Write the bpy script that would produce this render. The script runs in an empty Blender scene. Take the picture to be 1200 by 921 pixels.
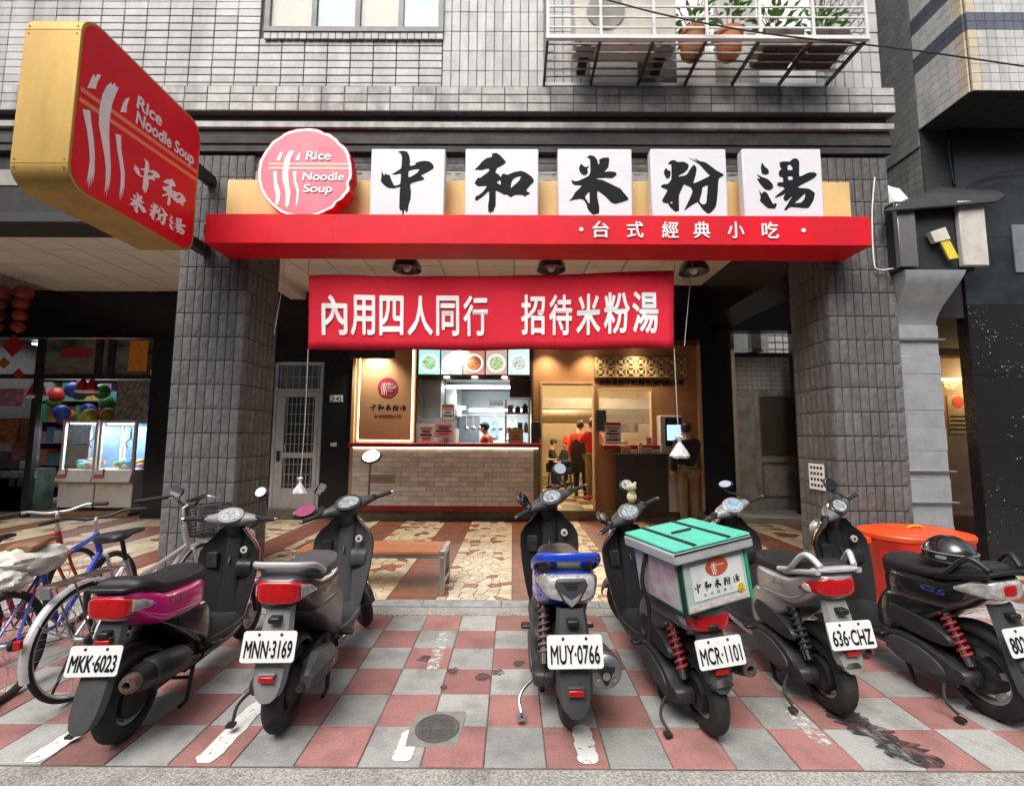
import bpy, math, random
from mathutils import Vector, Matrix, noise as mnoise
rnd = random.Random(7)
PI = math.pi
R = math.radians
SC = bpy.context.scene
COL = SC.collection

# ---------------------------------------------------------------- camera
F_PX, YAW, PITCH, ROLL, CAM_H = 528.27, -0.001955, 0.09418, 0.004963, 1.56
_f = Vector((math.sin(YAW)*math.cos(PITCH), math.cos(YAW)*math.cos(PITCH), math.sin(PITCH)))
_r0 = Vector((math.cos(YAW), -math.sin(YAW), 0))
_u0 = _r0.cross(_f)
_r = _r0*math.cos(ROLL)+_u0*math.sin(ROLL)
_u = -_r0*math.sin(ROLL)+_u0*math.cos(ROLL)
CAM = Vector((0, 0, CAM_H))
cd = bpy.data.cameras.new('camera'); cam = bpy.data.objects.new('camera', cd); COL.objects.link(cam)
cd.sensor_width = 36; cd.lens = 36*F_PX/1200; cd.clip_start = .05; cd.clip_end = 400
cam.matrix_world = Matrix(((_r.x, _u.x, -_f.x, 0), (_r.y, _u.y, -_f.y, 0), (_r.z, _u.z, -_f.z, CAM_H), (0, 0, 0, 1)))
SC.camera = cam

# ---------------------------------------------------------------- light
SUN_EL, SUN_AZ = R(52), R(200)        # soft overcast light from behind the camera's left shoulder
w = bpy.data.worlds.new('World'); SC.world = w; w.use_nodes = True
wn = w.node_tree.nodes; wl = w.node_tree.links
sky = wn.new('ShaderNodeTexSky'); sky.sky_type = 'NISHITA'; sky.sun_disc = False
sky.sun_elevation = SUN_EL; sky.sun_rotation = SUN_AZ; sky.dust_density = 6; sky.air_density = 1.0; sky.ozone_density = .6
hsv = wn.new('ShaderNodeHueSaturation'); hsv.inputs['Saturation'].default_value = .45     # thin overcast veil
wl.new(sky.outputs[0], hsv.inputs['Color']); wl.new(hsv.outputs[0], wn['Background'].inputs[0]); wn['Background'].inputs[1].default_value = .15
sd = bpy.data.lights.new('sun', 'SUN'); sd.energy = 1.5; sd.angle = R(40); sd.color = (1, .965, .92)
sun = bpy.data.objects.new('sun', sd); COL.objects.link(sun)
sdir = Vector((math.sin(SUN_AZ)*math.cos(SUN_EL), math.cos(SUN_AZ)*math.cos(SUN_EL), math.sin(SUN_EL)))
sun.rotation_euler = sdir.to_track_quat('Z', 'Y').to_euler(); sun.location = (-4, -12, 20)
SC.view_settings.view_transform = 'Standard'; SC.view_settings.look = 'None'
SC.view_settings.exposure = 0.68; SC.view_settings.gamma = 1
SC.cycles.use_denoising = True
SC.cycles.max_bounces = 8; SC.cycles.diffuse_bounces = 4; SC.cycles.glossy_bounces = 3
SC.cycles.transmission_bounces = 6; SC.cycles.transparent_max_bounces = 12
SC.cycles.sample_clamp_indirect = 6
SC.cycles.caustics_reflective = False; SC.cycles.caustics_refractive = False

# ---------------------------------------------------------------- measuring helpers (photo pixel -> point on a real plane)
def ray(x, y): return _r*((x-600)/F_PX)+_u*((460.5-y)/F_PX)+_f
def at(x, y, Y):
    d = ray(x, y); return CAM+d*(Y/d.y)
def gr(x, y, z=0):
    d = ray(x, y); return CAM+d*((z-CAM_H)/d.z)

# ---------------------------------------------------------------- materials
MATS = {}
def lin(c):
    return tuple((v/12.92 if v <= .04045 else ((v+.055)/1.055)**2.4) for v in c)
def hexc(h):
    return lin(tuple(int(h[i:i+2], 16)/255 for i in (0, 2, 4)))
def M(name, col, rough=.5, metal=0., var=.12, vs=6., bump=0., bs=60., coat=0., rv=0., col2=None, spec=.5, rvar=.12, stretch=None, dust=0., alpha=1., grime=0., gs=(1.6, 1.6, 1.6)):
    if name in MATS: return MATS[name]
    m = bpy.data.materials.new(name); m.use_nodes = True; nt = m.node_tree; N = nt.nodes; L = nt.links
    b = N['Principled BSDF']
    tc = N.new('ShaderNodeTexCoord'); src = tc.outputs['Object']
    if stretch:
        mp = N.new('ShaderNodeMapping'); mp.inputs['Scale'].default_value = stretch; L.new(src, mp.inputs[0]); src = mp.outputs[0]
    oi = N.new('ShaderNodeObjectInfo'); geo = N.new('ShaderNodeNewGeometry')
    add = N.new('ShaderNodeVectorMath'); add.operation = 'ADD'; L.new(src, add.inputs[0])
    sc_ = N.new('ShaderNodeMath'); sc_.operation = 'MULTIPLY'; sc_.inputs[1].default_value = 37.; L.new(oi.outputs['Random'], sc_.inputs[0])
    cx = N.new('ShaderNodeCombineXYZ'); [L.new(sc_.outputs[0], cx.inputs[i]) for i in range(3)]
    L.new(cx.outputs[0], add.inputs[1]); src = add.outputs[0]
    n1 = N.new('ShaderNodeTexNoise'); n1.inputs['Scale'].default_value = vs; n1.inputs['Detail'].default_value = 5; n1.inputs['Roughness'].default_value = .62
    L.new(src, n1.inputs['Vector'])
    mx = N.new('ShaderNodeMix'); mx.data_type = 'RGBA'
    c1 = tuple(col)+(1,); c2 = tuple(col2)+(1,) if col2 else tuple(v*(1-2*var) for v in col)+(1,)
    mx.inputs[6].default_value = c1; mx.inputs[7].default_value = c2
    rmp = N.new('ShaderNodeMapRange'); rmp.inputs[1].default_value = .38; rmp.inputs[2].default_value = .66
    L.new(n1.outputs['Fac'], rmp.inputs[0]); L.new(rmp.outputs[0], mx.inputs[0])
    out = mx.outputs[2]
    if dust > 0:
        n3 = N.new('ShaderNodeTexNoise'); n3.inputs['Scale'].default_value = 14; n3.inputs['Detail'].default_value = 8; n3.inputs['Roughness'].default_value = .75
        L.new(src, n3.inputs['Vector'])
        r3 = N.new('ShaderNodeMapRange'); r3.inputs[1].default_value = .48; r3.inputs[2].default_value = .78; r3.inputs[4].default_value = dust
        L.new(n3.outputs['Fac'], r3.inputs[0])
        md = N.new('ShaderNodeMix'); md.data_type = 'RGBA'; md.inputs[7].default_value = (.23, .21, .185, 1)
        L.new(r3.outputs[0], md.inputs[0]); L.new(out, md.inputs[6]); out = md.outputs[2]
    if rv > 0:
        a2 = N.new('ShaderNodeMath'); a2.operation = 'ADD'; L.new(oi.outputs['Random'], a2.inputs[0]); L.new(geo.outputs['Random Per Island'], a2.inputs[1])
        fr = N.new('ShaderNodeMath'); fr.operation = 'FRACT'; L.new(a2.outputs[0], fr.inputs[0])
        mr = N.new('ShaderNodeMapRange'); mr.inputs[3].default_value = 1-rv; mr.inputs[4].default_value = 1+rv; L.new(fr.outputs[0], mr.inputs[0])
        hs = N.new('ShaderNodeHueSaturation'); L.new(mr.outputs[0], hs.inputs['Value']); L.new(out, hs.inputs['Color']); out = hs.outputs[0]
    if grime > 0:      # soot, spills and run-off marks that lie across neighbouring pieces
        mp2 = N.new('ShaderNodeMapping'); mp2.inputs['Scale'].default_value = gs; L.new(geo.outputs['Position'], mp2.inputs[0])
        n4 = N.new('ShaderNodeTexNoise'); n4.inputs['Scale'].default_value = 1; n4.inputs['Detail'].default_value = 9; n4.inputs['Roughness'].default_value = .68; L.new(mp2.outputs[0], n4.inputs['Vector'])
        r4 = N.new('ShaderNodeMapRange'); r4.inputs[1].default_value = .46; r4.inputs[2].default_value = .72; r4.inputs[4].default_value = grime; L.new(n4.outputs['Fac'], r4.inputs[0])
        m4 = N.new('ShaderNodeMix'); m4.data_type = 'RGBA'; m4.inputs[7].default_value = (.035, .032, .028, 1); L.new(r4.outputs[0], m4.inputs[0]); L.new(out, m4.inputs[6]); out = m4.outputs[2]
    L.new(out, b.inputs['Base Color'])
    rr = N.new('ShaderNodeMapRange'); rr.inputs[3].default_value = max(.02, rough-rvar*.5); rr.inputs[4].default_value = min(1, rough+rvar)
    n2 = N.new('ShaderNodeTexNoise'); n2.inputs['Scale'].default_value = bs; n2.inputs['Detail'].default_value = 4; L.new(src, n2.inputs['Vector'])
    L.new(n1.outputs['Fac'], rr.inputs[0]); L.new(rr.outputs[0], b.inputs['Roughness'])
    b.inputs['Metallic'].default_value = metal
    b.inputs['Specular IOR Level'].default_value = spec
    if coat: b.inputs['Coat Weight'].default_value = coat; b.inputs['Coat Roughness'].default_value = .08
    if bump:
        bp = N.new('ShaderNodeBump'); bp.inputs['Strength'].default_value = bump; bp.inputs['Distance'].default_value = .01
        L.new(n2.outputs['Fac'], bp.inputs['Height']); L.new(bp.outputs[0], b.inputs['Normal'])
    if alpha < 1: b.inputs['Alpha'].default_value = alpha
    MATS[name] = m; return m
def ME(name, col, strength, base=None):
    if name in MATS: return MATS[name]
    m = bpy.data.materials.new(name); m.use_nodes = True; b = m.node_tree.nodes['Principled BSDF']
    b.inputs['Base Color'].default_value = tuple(base or col)+(1,); b.inputs['Emission Color'].default_value = tuple(col)+(1,)
    b.inputs['Emission Strength'].default_value = strength; b.inputs['Roughness'].default_value = .4
    MATS[name] = m; return m
def MG(name, col=(1, 1, 1), rough=.02, alpha=.12, spec=.5):
    """thin window glass: mostly see-through with a glossy skin"""
    if name in MATS: return MATS[name]
    m = bpy.data.materials.new(name); m.use_nodes = True; b = m.node_tree.nodes['Principled BSDF']
    b.inputs['Base Color'].default_value = tuple(col)+(1,); b.inputs['Roughness'].default_value = rough
    b.inputs['Alpha'].default_value = alpha; b.inputs['Specular IOR Level'].default_value = spec
    MATS[name] = m; return m

# ---------------------------------------------------------------- mesh helpers
def V3(p): return Vector(p)
def catmull(pts, k=6, closed=False):
    P = [Vector(p) for p in pts]; n = len(P); out = []
    rng = range(n) if closed else range(n-1)
    for i in rng:
        if closed: a, b, c, d = P[(i-1) % n], P[i], P[(i+1) % n], P[(i+2) % n]
        else: a, b, c, d = P[max(i-1, 0)], P[i], P[i+1], P[min(i+2, n-1)]
        for s in range(k):
            t = s/k
            out.append(.5*((2*b)+(c-a)*t+(2*a-5*b+4*c-d)*t*t+(3*b-a-3*c+d)*t**3))
    if not closed: out.append(P[-1])
    return out
class MB:
    def __init__(s): s.v = []; s.f = []; s.X = None
    def add(s, vs, fs):
        o = len(s.v); s.v += [tuple(v) for v in vs]; s.f += [tuple(i+o for i in f) for f in fs]; return s
    def box(s, x0, x1, y0, y1, z0, z1):
        return s.add([(x0,y0,z0),(x1,y0,z0),(x1,y1,z0),(x0,y1,z0),(x0,y0,z1),(x1,y0,z1),(x1,y1,z1),(x0,y1,z1)],
                     [(3,2,1,0),(4,5,6,7),(0,1,5,4),(1,2,6,5),(2,3,7,6),(3,0,4,7)])
    def obox(s, c, size, rot):
        """oriented box: centre, full sizes, 3x3 / euler matrix"""
        m = rot if isinstance(rot, Matrix) else Matrix.Rotation(rot, 3, 'Z')
        h = [q/2 for q in size]; vs = []
        for z in (-1, 1):
            for x, y in ((-1,-1),(1,-1),(1,1),(-1,1)): vs.append(V3(c)+m@Vector((x*h[0], y*h[1], z*h[2])))
        return s.add(vs, [(3,2,1,0),(4,5,6,7),(0,1,5,4),(1,2,6,5),(2,3,7,6),(3,0,4,7)])
    def bar(s, a, b, wx, wz=None):
        a = V3(a); b = V3(b); wz = wz or wx; d = (b-a); q = d.to_track_quat('Y', 'Z').to_matrix()
        return s.obox((a+b)/2, (wx, d.length, wz), q)
    def tube(s, pts, r, n=8, closed=False, caps=True):
        P = [V3(p) for p in pts]; m = len(P); rs = r if isinstance(r, (list, tuple)) else [r]*m
        T = []
        for i in range(m):
            if closed: t = P[(i+1) % m]-P[i-1]
            else: t = P[min(i+1, m-1)]-P[max(i-1, 0)]
            T.append(t.normalized() if t.length > 1e-9 else Vector((0, 0, 1)))
        a = Vector((0, 0, 1)) if abs(T[0].z) < .9 else Vector((1, 0, 0))
        nrm = (a-T[0]*a.dot(T[0])).normalized(); vs = []
        for i in range(m):
            nrm = (nrm-T[i]*nrm.dot(T[i])); nrm = nrm.normalized() if nrm.length > 1e-6 else T[i].orthogonal().normalized()
            bn = T[i].cross(nrm)
            for k in range(n):
                an = 2*PI*k/n; vs.append(P[i]+(nrm*math.cos(an)+bn*math.sin(an))*rs[i])
        fs = []
        for i in range(m if closed else m-1):
            for k in range(n):
                j = (i+1) % m; fs.append((i*n+k, i*n+(k+1) % n, j*n+(k+1) % n, j*n+k))
        if caps and not closed: fs += [tuple(range(n-1, -1, -1)), tuple((m-1)*n+k for k in range(n))]
        return s.add(vs, fs)
    def loft(s, rings, caps=True, closed=False):
        n = len(rings[0]); m = len(rings); vs = [p for r_ in rings for p in r_]; fs = []
        for i in range(m if closed else m-1):
            j = (i+1) % m
            for k in range(n): fs.append((i*n+k, i*n+(k+1) % n, j*n+(k+1) % n, j*n+k))
        if caps and not closed: fs += [tuple(range(n-1, -1, -1)), tuple((m-1)*n+k for k in range(n))]
        return s.add(vs, fs)
    def lathe(s, prof, n=24, axis='Z', c=(0, 0, 0), closed=False):
        rings = []
        for r_, h in prof:
            ring = []
            for k in range(n):
                a = 2*PI*k/n; p = (r_*math.cos(a), r_*math.sin(a), h)
                if axis == 'X': p = (p[2], p[0], p[1])
                elif axis == 'Y': p = (p[1], p[2], p[0])
                ring.append((p[0]+c[0], p[1]+c[1], p[2]+c[2]))
            rings.append(ring)
        return s.loft(rings, caps=not closed, closed=closed)
    def ell(s, c, rx, ry, rz, n=16, m=10, e=1.):
        rings = []
        for i in range(1, m):
            t = -PI/2+PI*i/m; ring = []
            for k in range(n):
                a = 2*PI*k/n; sg = lambda q: math.copysign(abs(q)**e, q)
                ring.append((c[0]+rx*math.cos(t)**e*sg(math.cos(a)), c[1]+ry*math.cos(t)**e*sg(math.sin(a)), c[2]+rz*sg(math.sin(t))))
            rings.append(ring)
        return s.loft(rings)
    def prism(s, poly, d0, d1, plane='XZ'):
        """extrude a 2D outline: XZ -> along Y, YZ -> along X, XY -> along Z"""
        n = len(poly)
        mp = {'XZ': lambda p, d: (p[0], d, p[1]), 'YZ': lambda p, d: (d, p[0], p[1]), 'XY': lambda p, d: (p[0], p[1], d)}[plane]
        vs = [mp(p, d0) for p in poly]+[mp(p, d1) for p in poly]
        fs = [tuple(range(n-1, -1, -1)), tuple(range(n, 2*n))]+[(i, (i+1) % n, n+(i+1) % n, n+i) for i in range(n)]
        return s.add(vs, fs)
    def quad(s, a, b, c, d): return s.add([a, b, c, d], [(0, 1, 2, 3)])
    def xform(s, m):
        s.v = [tuple(m@Vector(v)) for v in s.v]; return s
    def mesh(s, name, mat, smooth=None):
        me = bpy.data.meshes.new(name); me.from_pydata(s.v, [], s.f)
        if mat: me.materials.append(mat)
        finish(me, smooth); return me
    def build(s, name, mat, parent=None, smooth=None, bevel=0, seg=2, sub=0, **tags):
        me = s.mesh(name, mat, smooth)
        return put(name, me, parent, bevel=bevel, seg=seg, sub=sub, smooth=smooth, **tags)
def finish(me, smooth):
    me.validate()
    import bmesh
    b = bmesh.new(); b.from_mesh(me); bmesh.ops.recalc_face_normals(b, faces=b.faces); b.to_mesh(me); b.free()
    if smooth is not None:
        me.shade_smooth(); me.set_sharp_from_angle(angle=R(smooth))
def put(name, me, parent=None, loc=(0, 0, 0), rot=(0, 0, 0), scale=(1, 1, 1), bevel=0, seg=2, sub=0, smooth=None, **tags):
    o = bpy.data.objects.new(name, me); COL.objects.link(o); o.location = loc; o.rotation_euler = rot; o.scale = scale
    if parent: o.parent = parent
    if bevel:
        b = o.modifiers.new('bevel', 'BEVEL'); b.width = bevel; b.segments = seg; b.limit_method = 'ANGLE'; b.angle_limit = R(35); b.harden_normals = False
        if smooth is None:
            me.shade_smooth(); me.set_sharp_from_angle(angle=R(50))
    if sub:
        b = o.modifiers.new('subsurf', 'SUBSURF'); b.levels = sub; b.render_levels = sub
    for k, v in tags.items(): o[k] = v
    return o
def thing(name, label, cat, loc=(0, 0, 0), rz=0, group=None, rot=None, scale=1):
    o = bpy.data.objects.new(name, None); COL.objects.link(o); o.location = loc; o.rotation_euler = rot or (0, 0, rz)
    o.scale = (scale,)*3; o.empty_display_size = .1
    o['label'] = label; o['category'] = cat
    if group: o['group'] = group
    return o
def tg(o, label, cat, group=None):
    o['label'] = label; o['category'] = cat
    if group: o['group'] = group
    return o
def wb(b, name, mat, parent, **k):
    """a part modelled in world coordinates under a thing that stands at parent.location"""
    return inv(b.build(name, mat, None, **k), parent)
def inv(o, parent):
    o.parent = parent
    if parent.parent is None and parent.type == 'EMPTY': o.matrix_parent_inverse = Matrix.Translation(-parent.location)
    return o
def struct(o): o['kind'] = 'structure'; return o

# text / flat outlines; local frame: X right, Z up, facing -Y
def _curve_mesh(cu):
    ob = bpy.data.objects.new('tmp', cu); me = bpy.data.meshes.new_from_object(ob); bpy.data.objects.remove(ob); bpy.data.curves.remove(cu); return me
def _stand(me, x0, z0, w, h, y, keep, xr=None):
    vs = me.vertices
    ax = [v.co.x for v in vs]; ay = [v.co.y for v in vs]
    bx0, bx1, by0, by1 = min(ax), max(ax), min(ay), max(ay)
    if xr: bx0, bx1, by0, by1 = xr
    sx = w/max(bx1-bx0, 1e-6); sz = h/max(by1-by0, 1e-6)
    ox = oz = 0
    if keep: s_ = min(sx, sz); ox = (w-s_*(bx1-bx0))/2; oz = (h-s_*(by1-by0))/2; sx = sz = s_
    for v in vs:
        cx, cy, cz = v.co; v.co = (x0+ox+(cx-bx0)*sx, y-cz, z0+oz+(cy-by0)*sz)
def text(s, x0, z0, w, h, y, mat, parent, bold=0., keep=False, name='lettering', depth=.0, shear=0.):
    """lettering; bold thickens every stroke by laying shifted copies of the glyphs a hair apart"""
    cu = bpy.data.curves.new('t', 'FONT'); cu.body = s; cu.size = 1; cu.extrude = depth; cu.resolution_u = 3; cu.shear = shear
    me = _curve_mesh(cu)
    if bold:
        vs = [tuple(v.co) for v in me.vertices]; fs = [tuple(p.vertices) for p in me.polygons]; b = MB()
        for k in range(9):
            a = PI/4*k; d = bold if k < 8 else 0
            b.add([(x+d*math.cos(a), y_+d*math.sin(a), z_+.0004*k) for x, y_, z_ in vs], fs)
        bpy.data.meshes.remove(me); me = bpy.data.meshes.new(name); me.from_pydata(b.v, [], b.f)
    me.name = name
    _stand(me, x0, z0, w, h, y, keep); me.materials.append(mat)
    return put(name, me, parent)
def outline(loops, x0, z0, w, h, y, mat, parent, box, name='brush_character', ext=0.):
    """2D filled outlines (with holes) given in a pixel frame box=(l,t,r,b)"""
    cu = bpy.data.curves.new('o', 'CURVE'); cu.dimensions = '2D'; cu.fill_mode = 'BOTH' if ext else 'FRONT'; cu.extrude = ext
    for lp in loops:
        sp = cu.splines.new('POLY'); sp.points.add(len(lp)-1); sp.use_cyclic_u = True
        for i, p in enumerate(lp): sp.points[i].co = (p[0], -p[1], 0, 1)
    me = _curve_mesh(cu); me.name = name
    _stand(me, x0, z0, w, h, y, False, xr=(box[0], box[2], -box[3], -box[1])); me.materials.append(mat)
    return put(name, me, parent)
def smooth_loop(lp, k=3): return [(p.x, p.y) for p in catmull([(x, y, 0) for x, y in lp], k, True)]
def rrect(x0, x1, z0, z1, r, n=5):
    o = []
    for cx, cz, a0 in ((x1-r, z1-r, 0), (x0+r, z1-r, 90), (x0+r, z0+r, 180), (x1-r, z0+r, 270)):
        for k in range(n+1): a = R(a0+90*k/n); o.append((cx+r*math.cos(a), cz+r*math.sin(a)))
    return o
def sup(c, hw, z0, z1, e=.6, n=20, ax='Y', flat=0):
    """superellipse ring across the direction of travel at y=c"""
    o = []; zc = (z0+z1)/2; hz = (z1-z0)/2
    for k in range(n):
        a = 2*PI*k/n; ca, sa = math.cos(a), math.sin(a)
        o.append((hw*math.copysign(abs(ca)**e, ca), c, zc+hz*math.copysign(abs(sa)**e, sa)))
    return o
# ================================================================ common materials
mConc = M('concrete', (.33, .32, .30), .9, var=.18, vs=3, bump=.4, bs=90)
mAgg = M('aggregate_concrete', (.56, .54, .50), .92, var=.3, vs=75, bump=.9, bs=160, col2=(.22, .215, .20), grime=.45, gs=(3, 3, 3))
mTileGrey = M('paver_grey', (.42, .425, .41), .88, vs=130, var=.2, bump=.55, bs=260, rv=.21, col2=(.31, .315, .30), grime=.55, gs=(2.6, 2.6, 2.6))
mTileRed = M('paver_red', (.43, .205, .19), .88, vs=130, var=.2, bump=.55, bs=260, rv=.21, col2=(.33, .155, .14), grime=.55, gs=(2.6, 2.6, 2.6))
mJoint = M('joint_sand', (.16, .15, .135), .95, vs=20, var=.2)
mCream = M('crazy_cream', (.62, .52, .35), .38, vs=9, var=.1, rv=.16, col2=(.50, .40, .26), coat=.15, grime=.4, gs=(2, 2, 2))
mCrazyRed = M('crazy_red', (.27, .09, .055), .4, vs=9, var=.15, rv=.2, coat=.15)
mBandRed = M('band_red', (.22, .075, .042), .42, vs=7, var=.22, rv=.1, bump=.1, bs=40)
mPlitD = M('split_tile', (.135, .133, .132), .72, vs=14, var=.22, rv=.13, bump=.5, bs=90, col2=(.085, .084, .084), grime=.5, gs=(2.5, 2.5, .6))
mGrout = M('grout_dark', (.035, .034, .033), .9, vs=10)
mBrickL = M('facade_tile', (.44, .44, .435), .5, vs=5, var=.12, rv=.13, bump=.1, bs=40, col2=(.38, .38, .375), grime=.5, gs=(2.2, 2.2, .35))
mBrickG = M('cornice_tile', (.46, .455, .445), .55, vs=5, var=.2, rv=.12, col2=(.28, .275, .265), grime=.75, gs=(2.2, 2.2, .4))
mGroutL = M('grout_grey', (.095, .093, .09), .9, vs=10)
mStone = M('cornice_stone', (.05, .048, .046), .75, vs=4, var=.25, bump=.2, bs=30)  # near-black: grime and the shadow under the cornice steps, both in the colour
mBlackG = M('black_granite', (.009, .009, .010), .22, vs=60, var=.2, col2=(.016, .016, .017), rvar=.1, spec=.35)
mCeil = M('ceiling_panel', (.82, .815, .80), .8, vs=2, var=.05, rv=.03)
mCeilT = M('ceiling_rail', (.30, .29, .27), .6)
mWhite = M('white_paint', (.78, .78, .77), .5, vs=3, var=.05)
mBlack = M('black_plastic', (.02, .02, .021), .45, vs=9, var=.1)
mSteel = M('stainless', (.55, .54, .52), .32, metal=1, vs=5, var=.12, bump=.05, bs=30, stretch=(1, 1, .15))
mAlu = M('aluminium', (.62, .63, .64), .42, metal=1, vs=5, var=.1)
mGal = M('galvanised', (.60, .63, .65), .5, metal=.75, vs=5, var=.12, bump=.06, bs=40)
mDarkMetal = M('dark_metal', (.06, .06, .062), .5, metal=.6)
mGlass = MG('window_glass', (.8, .88, .9), .03, .14)
mRubber = M('rubber', (.016, .016, .016), .75, vs=20, bump=.15, bs=120, dust=.1)
mWood = M('bench_wood', (.40, .14, .05), .5, vs=5, var=.2, stretch=(1, 8, 8), rv=.1)

Y0 = 4.85          # street face of the pillars
YB = 8.60          # shop front at the back of the arcade
ZC = 4.35          # arcade ceiling
# ================================================================ ground
g = MB().box(-70, 70, -60, 80, -.30, -.16).build('ground', mConc); struct(g)
rd = MB().box(-70, 70, -40, 1.70, -.159, -.12).build('road', M('asphalt', (.05, .05, .052), .9, vs=40, bump=.6, bs=150)); struct(rd)
kb = MB().box(-14, 14, 1.704, 2.286, -.158, -.002).build('kerb', mAgg, bevel=.012); struct(kb)
pv = MB().box(-14, 14, 2.288, 4.094, -.158, -.008).build('pavement', mJoint); struct(pv)
T = .3; TX0 = -.130; TY0 = 2.291
def tile_variant(seed, h=.03):
    q = random.Random(seed); n = 2; g_ = .003
    b = MB(); e = T/2-g_; c = .004
    z = [q.uniform(-.0012, .0012) for _ in range(4)]
    top = [(-e+c, -e+c, z[0]), (e-c, -e+c, z[1]), (e-c, e-c, z[2]), (-e+c, e-c, z[3])]
    mid = [(-e, -e, -c), (e, -e, -c), (e, e, -c), (-e, e, -c)]; bot = [(x, y, -h) for x, y, _ in mid]
    b.add(top+mid+bot, [(0, 1, 2, 3)]+[(4+i, 4+(i+1) % 4, (i+1) % 4, i) for i in range(4)]+[(8+i, 8+(i+1) % 4, 4+(i+1) % 4, 4+i) for i in range(4)])
    return b
tvG = [tile_variant(i).mesh('paving_tile', mTileGrey) for i in range(4)]; tvR = [tile_variant(i+9).mesh('paving_tile', mTileRed) for i in range(4)]
for i in range(-14, 15):
    for j in range(6):
        if i == -1 and j == 0: pass
        red = (i+j) % 2 == 1
        put('paving_tile', rnd.choice(tvR if red else tvG), pv, (TX0+(i+.5)*T, TY0+(j+.5)*T, rnd.uniform(-.003, .002)), (0, 0, rnd.choice([0, PI/2, PI, -PI/2])+R(rnd.uniform(-.35, .35))))
ks = MB().box(-14, 14, 4.096, 4.262, -.158, .004).build('drain_strip', mAgg, bevel=.004); struct(ks)
kg = MB().box(-14, 14, 4.2645, 4.428, -.158, -.02).build('granite_kerb', mJoint); struct(kg)
x = -14.0; q = random.Random(3)
mKerbTop = M('kerb_granite', (.36, .365, .37), .8, vs=12, var=.15, bump=.3, bs=160, rv=.08, grime=.5, gs=(3, 3, 3))
while x < 14:
    l = q.uniform(.55, .95); MB().box(x+.002, x+l-.002, 4.266, 4.427, -.02, .014+q.uniform(-.002, .002)).build('kerb_stone', mKerbTop, kg, bevel=.006); x += l
# ---- arcade floor: red bands and crazy paving
af = MB().box(-14, 14, 4.4285, 9.9, -.158, -.006).build('arcade_floor', M('floor_mortar', (.11, .08, .05), .8, vs=10)); struct(af)
AY0, AY1 = 4.43, 8.45
def clip(poly, px, py, nx, ny):
    out = []
    for i in range(len(poly)):
        a, b = poly[i], poly[(i+1) % len(poly)]
        da = (a[0]-px)*nx+(a[1]-py)*ny; db = (b[0]-px)*nx+(b[1]-py)*ny
        if da <= 0: out.append(a)
        if da*db < 0: t = da/(da-db); out.append((a[0]+(b[0]-a[0])*t, a[1]+(b[1]-a[1])*t))
    return out
stones = []
q = random.Random(11)
for k in range(-8, 9):
    bx0, bx1 = -.73+1.2*k, 0+1.2*k
    MB().box(bx1+.004, bx1+.466, AY0, AY1, -.006, .0).build('floor_band', mBandRed, af)
    nx, ny = (6, 38) if -4 < k < 4 else (4, 22); dx = (bx1-bx0)/nx; dy = (AY1-AY0)/ny
    pts = [[(bx0+(i+.5+q.uniform(-.42, .42))*dx, AY0+(j+.5+q.uniform(-.42, .42))*dy) for j in range(ny)] for i in range(nx)]
    for i in range(nx):
        for j in range(ny):
            p = pts[i][j]; poly = [(bx0+.004, AY0), (bx1-.004, AY0), (bx1-.004, AY1), (bx0+.004, AY1)]
            for a in range(max(0, i-2), min(nx, i+3)):
                for b in range(max(0, j-2), min(ny, j+3)):
                    if (a, b) == (i, j): continue
                    o = pts[a][b]; dxx, dyy = o[0]-p[0], o[1]-p[1]; L_ = math.hypot(dxx, dyy)
                    mx_, my_ = (p[0]+o[0])/2-dxx/L_*.004, (p[1]+o[1])/2-dyy/L_*.004
                    poly = clip(poly, mx_, my_, dxx, dyy)
                    if len(poly) < 3: break
                if len(poly) < 3: break
            if len(poly) >= 3: stones.append((k, p, poly, q.random() < .17))
stones.sort(key=lambda s: s[1][1]+abs(s[1][0]+.2)*.55+(9 if abs(s[1][0]) > 3.2 else 0))
rest = [MB(), MB()]
for n_, (k, p, poly, red) in enumerate(stones):
    zt = .0015+q.uniform(0, .002)
    if n_ < 300:
        b = MB().prism([(x-p[0], y-p[1]) for x, y in poly], -.008, zt, 'XY')
        put('stone', b.mesh('stone', mCrazyRed if red else mCream), af, (p[0], p[1], 0))
    else: rest[int(red)].prism(poly, -.008, zt, 'XY')
rest[0].build('cream_stones', mCream, af, kind='stuff'); rest[1].build('red_stones', mCrazyRed, af, kind='stuff')
MB().box(-14, 14, 8.452, 8.50, -.006, .001).build('floor_edge', mBandRed, af)
st_ = MB().box(-4.9, 3.55, 8.504, 9.6, -.1, .185).build('entrance_step', M('step_stone', (.17, .14, .09), .5, vs=6, var=.2)); struct(st_)
cp_ = MB().box(3.56, 14, 8.30, 9.9, -.1, .10).build('side_floor', mConc); struct(cp_)

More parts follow.
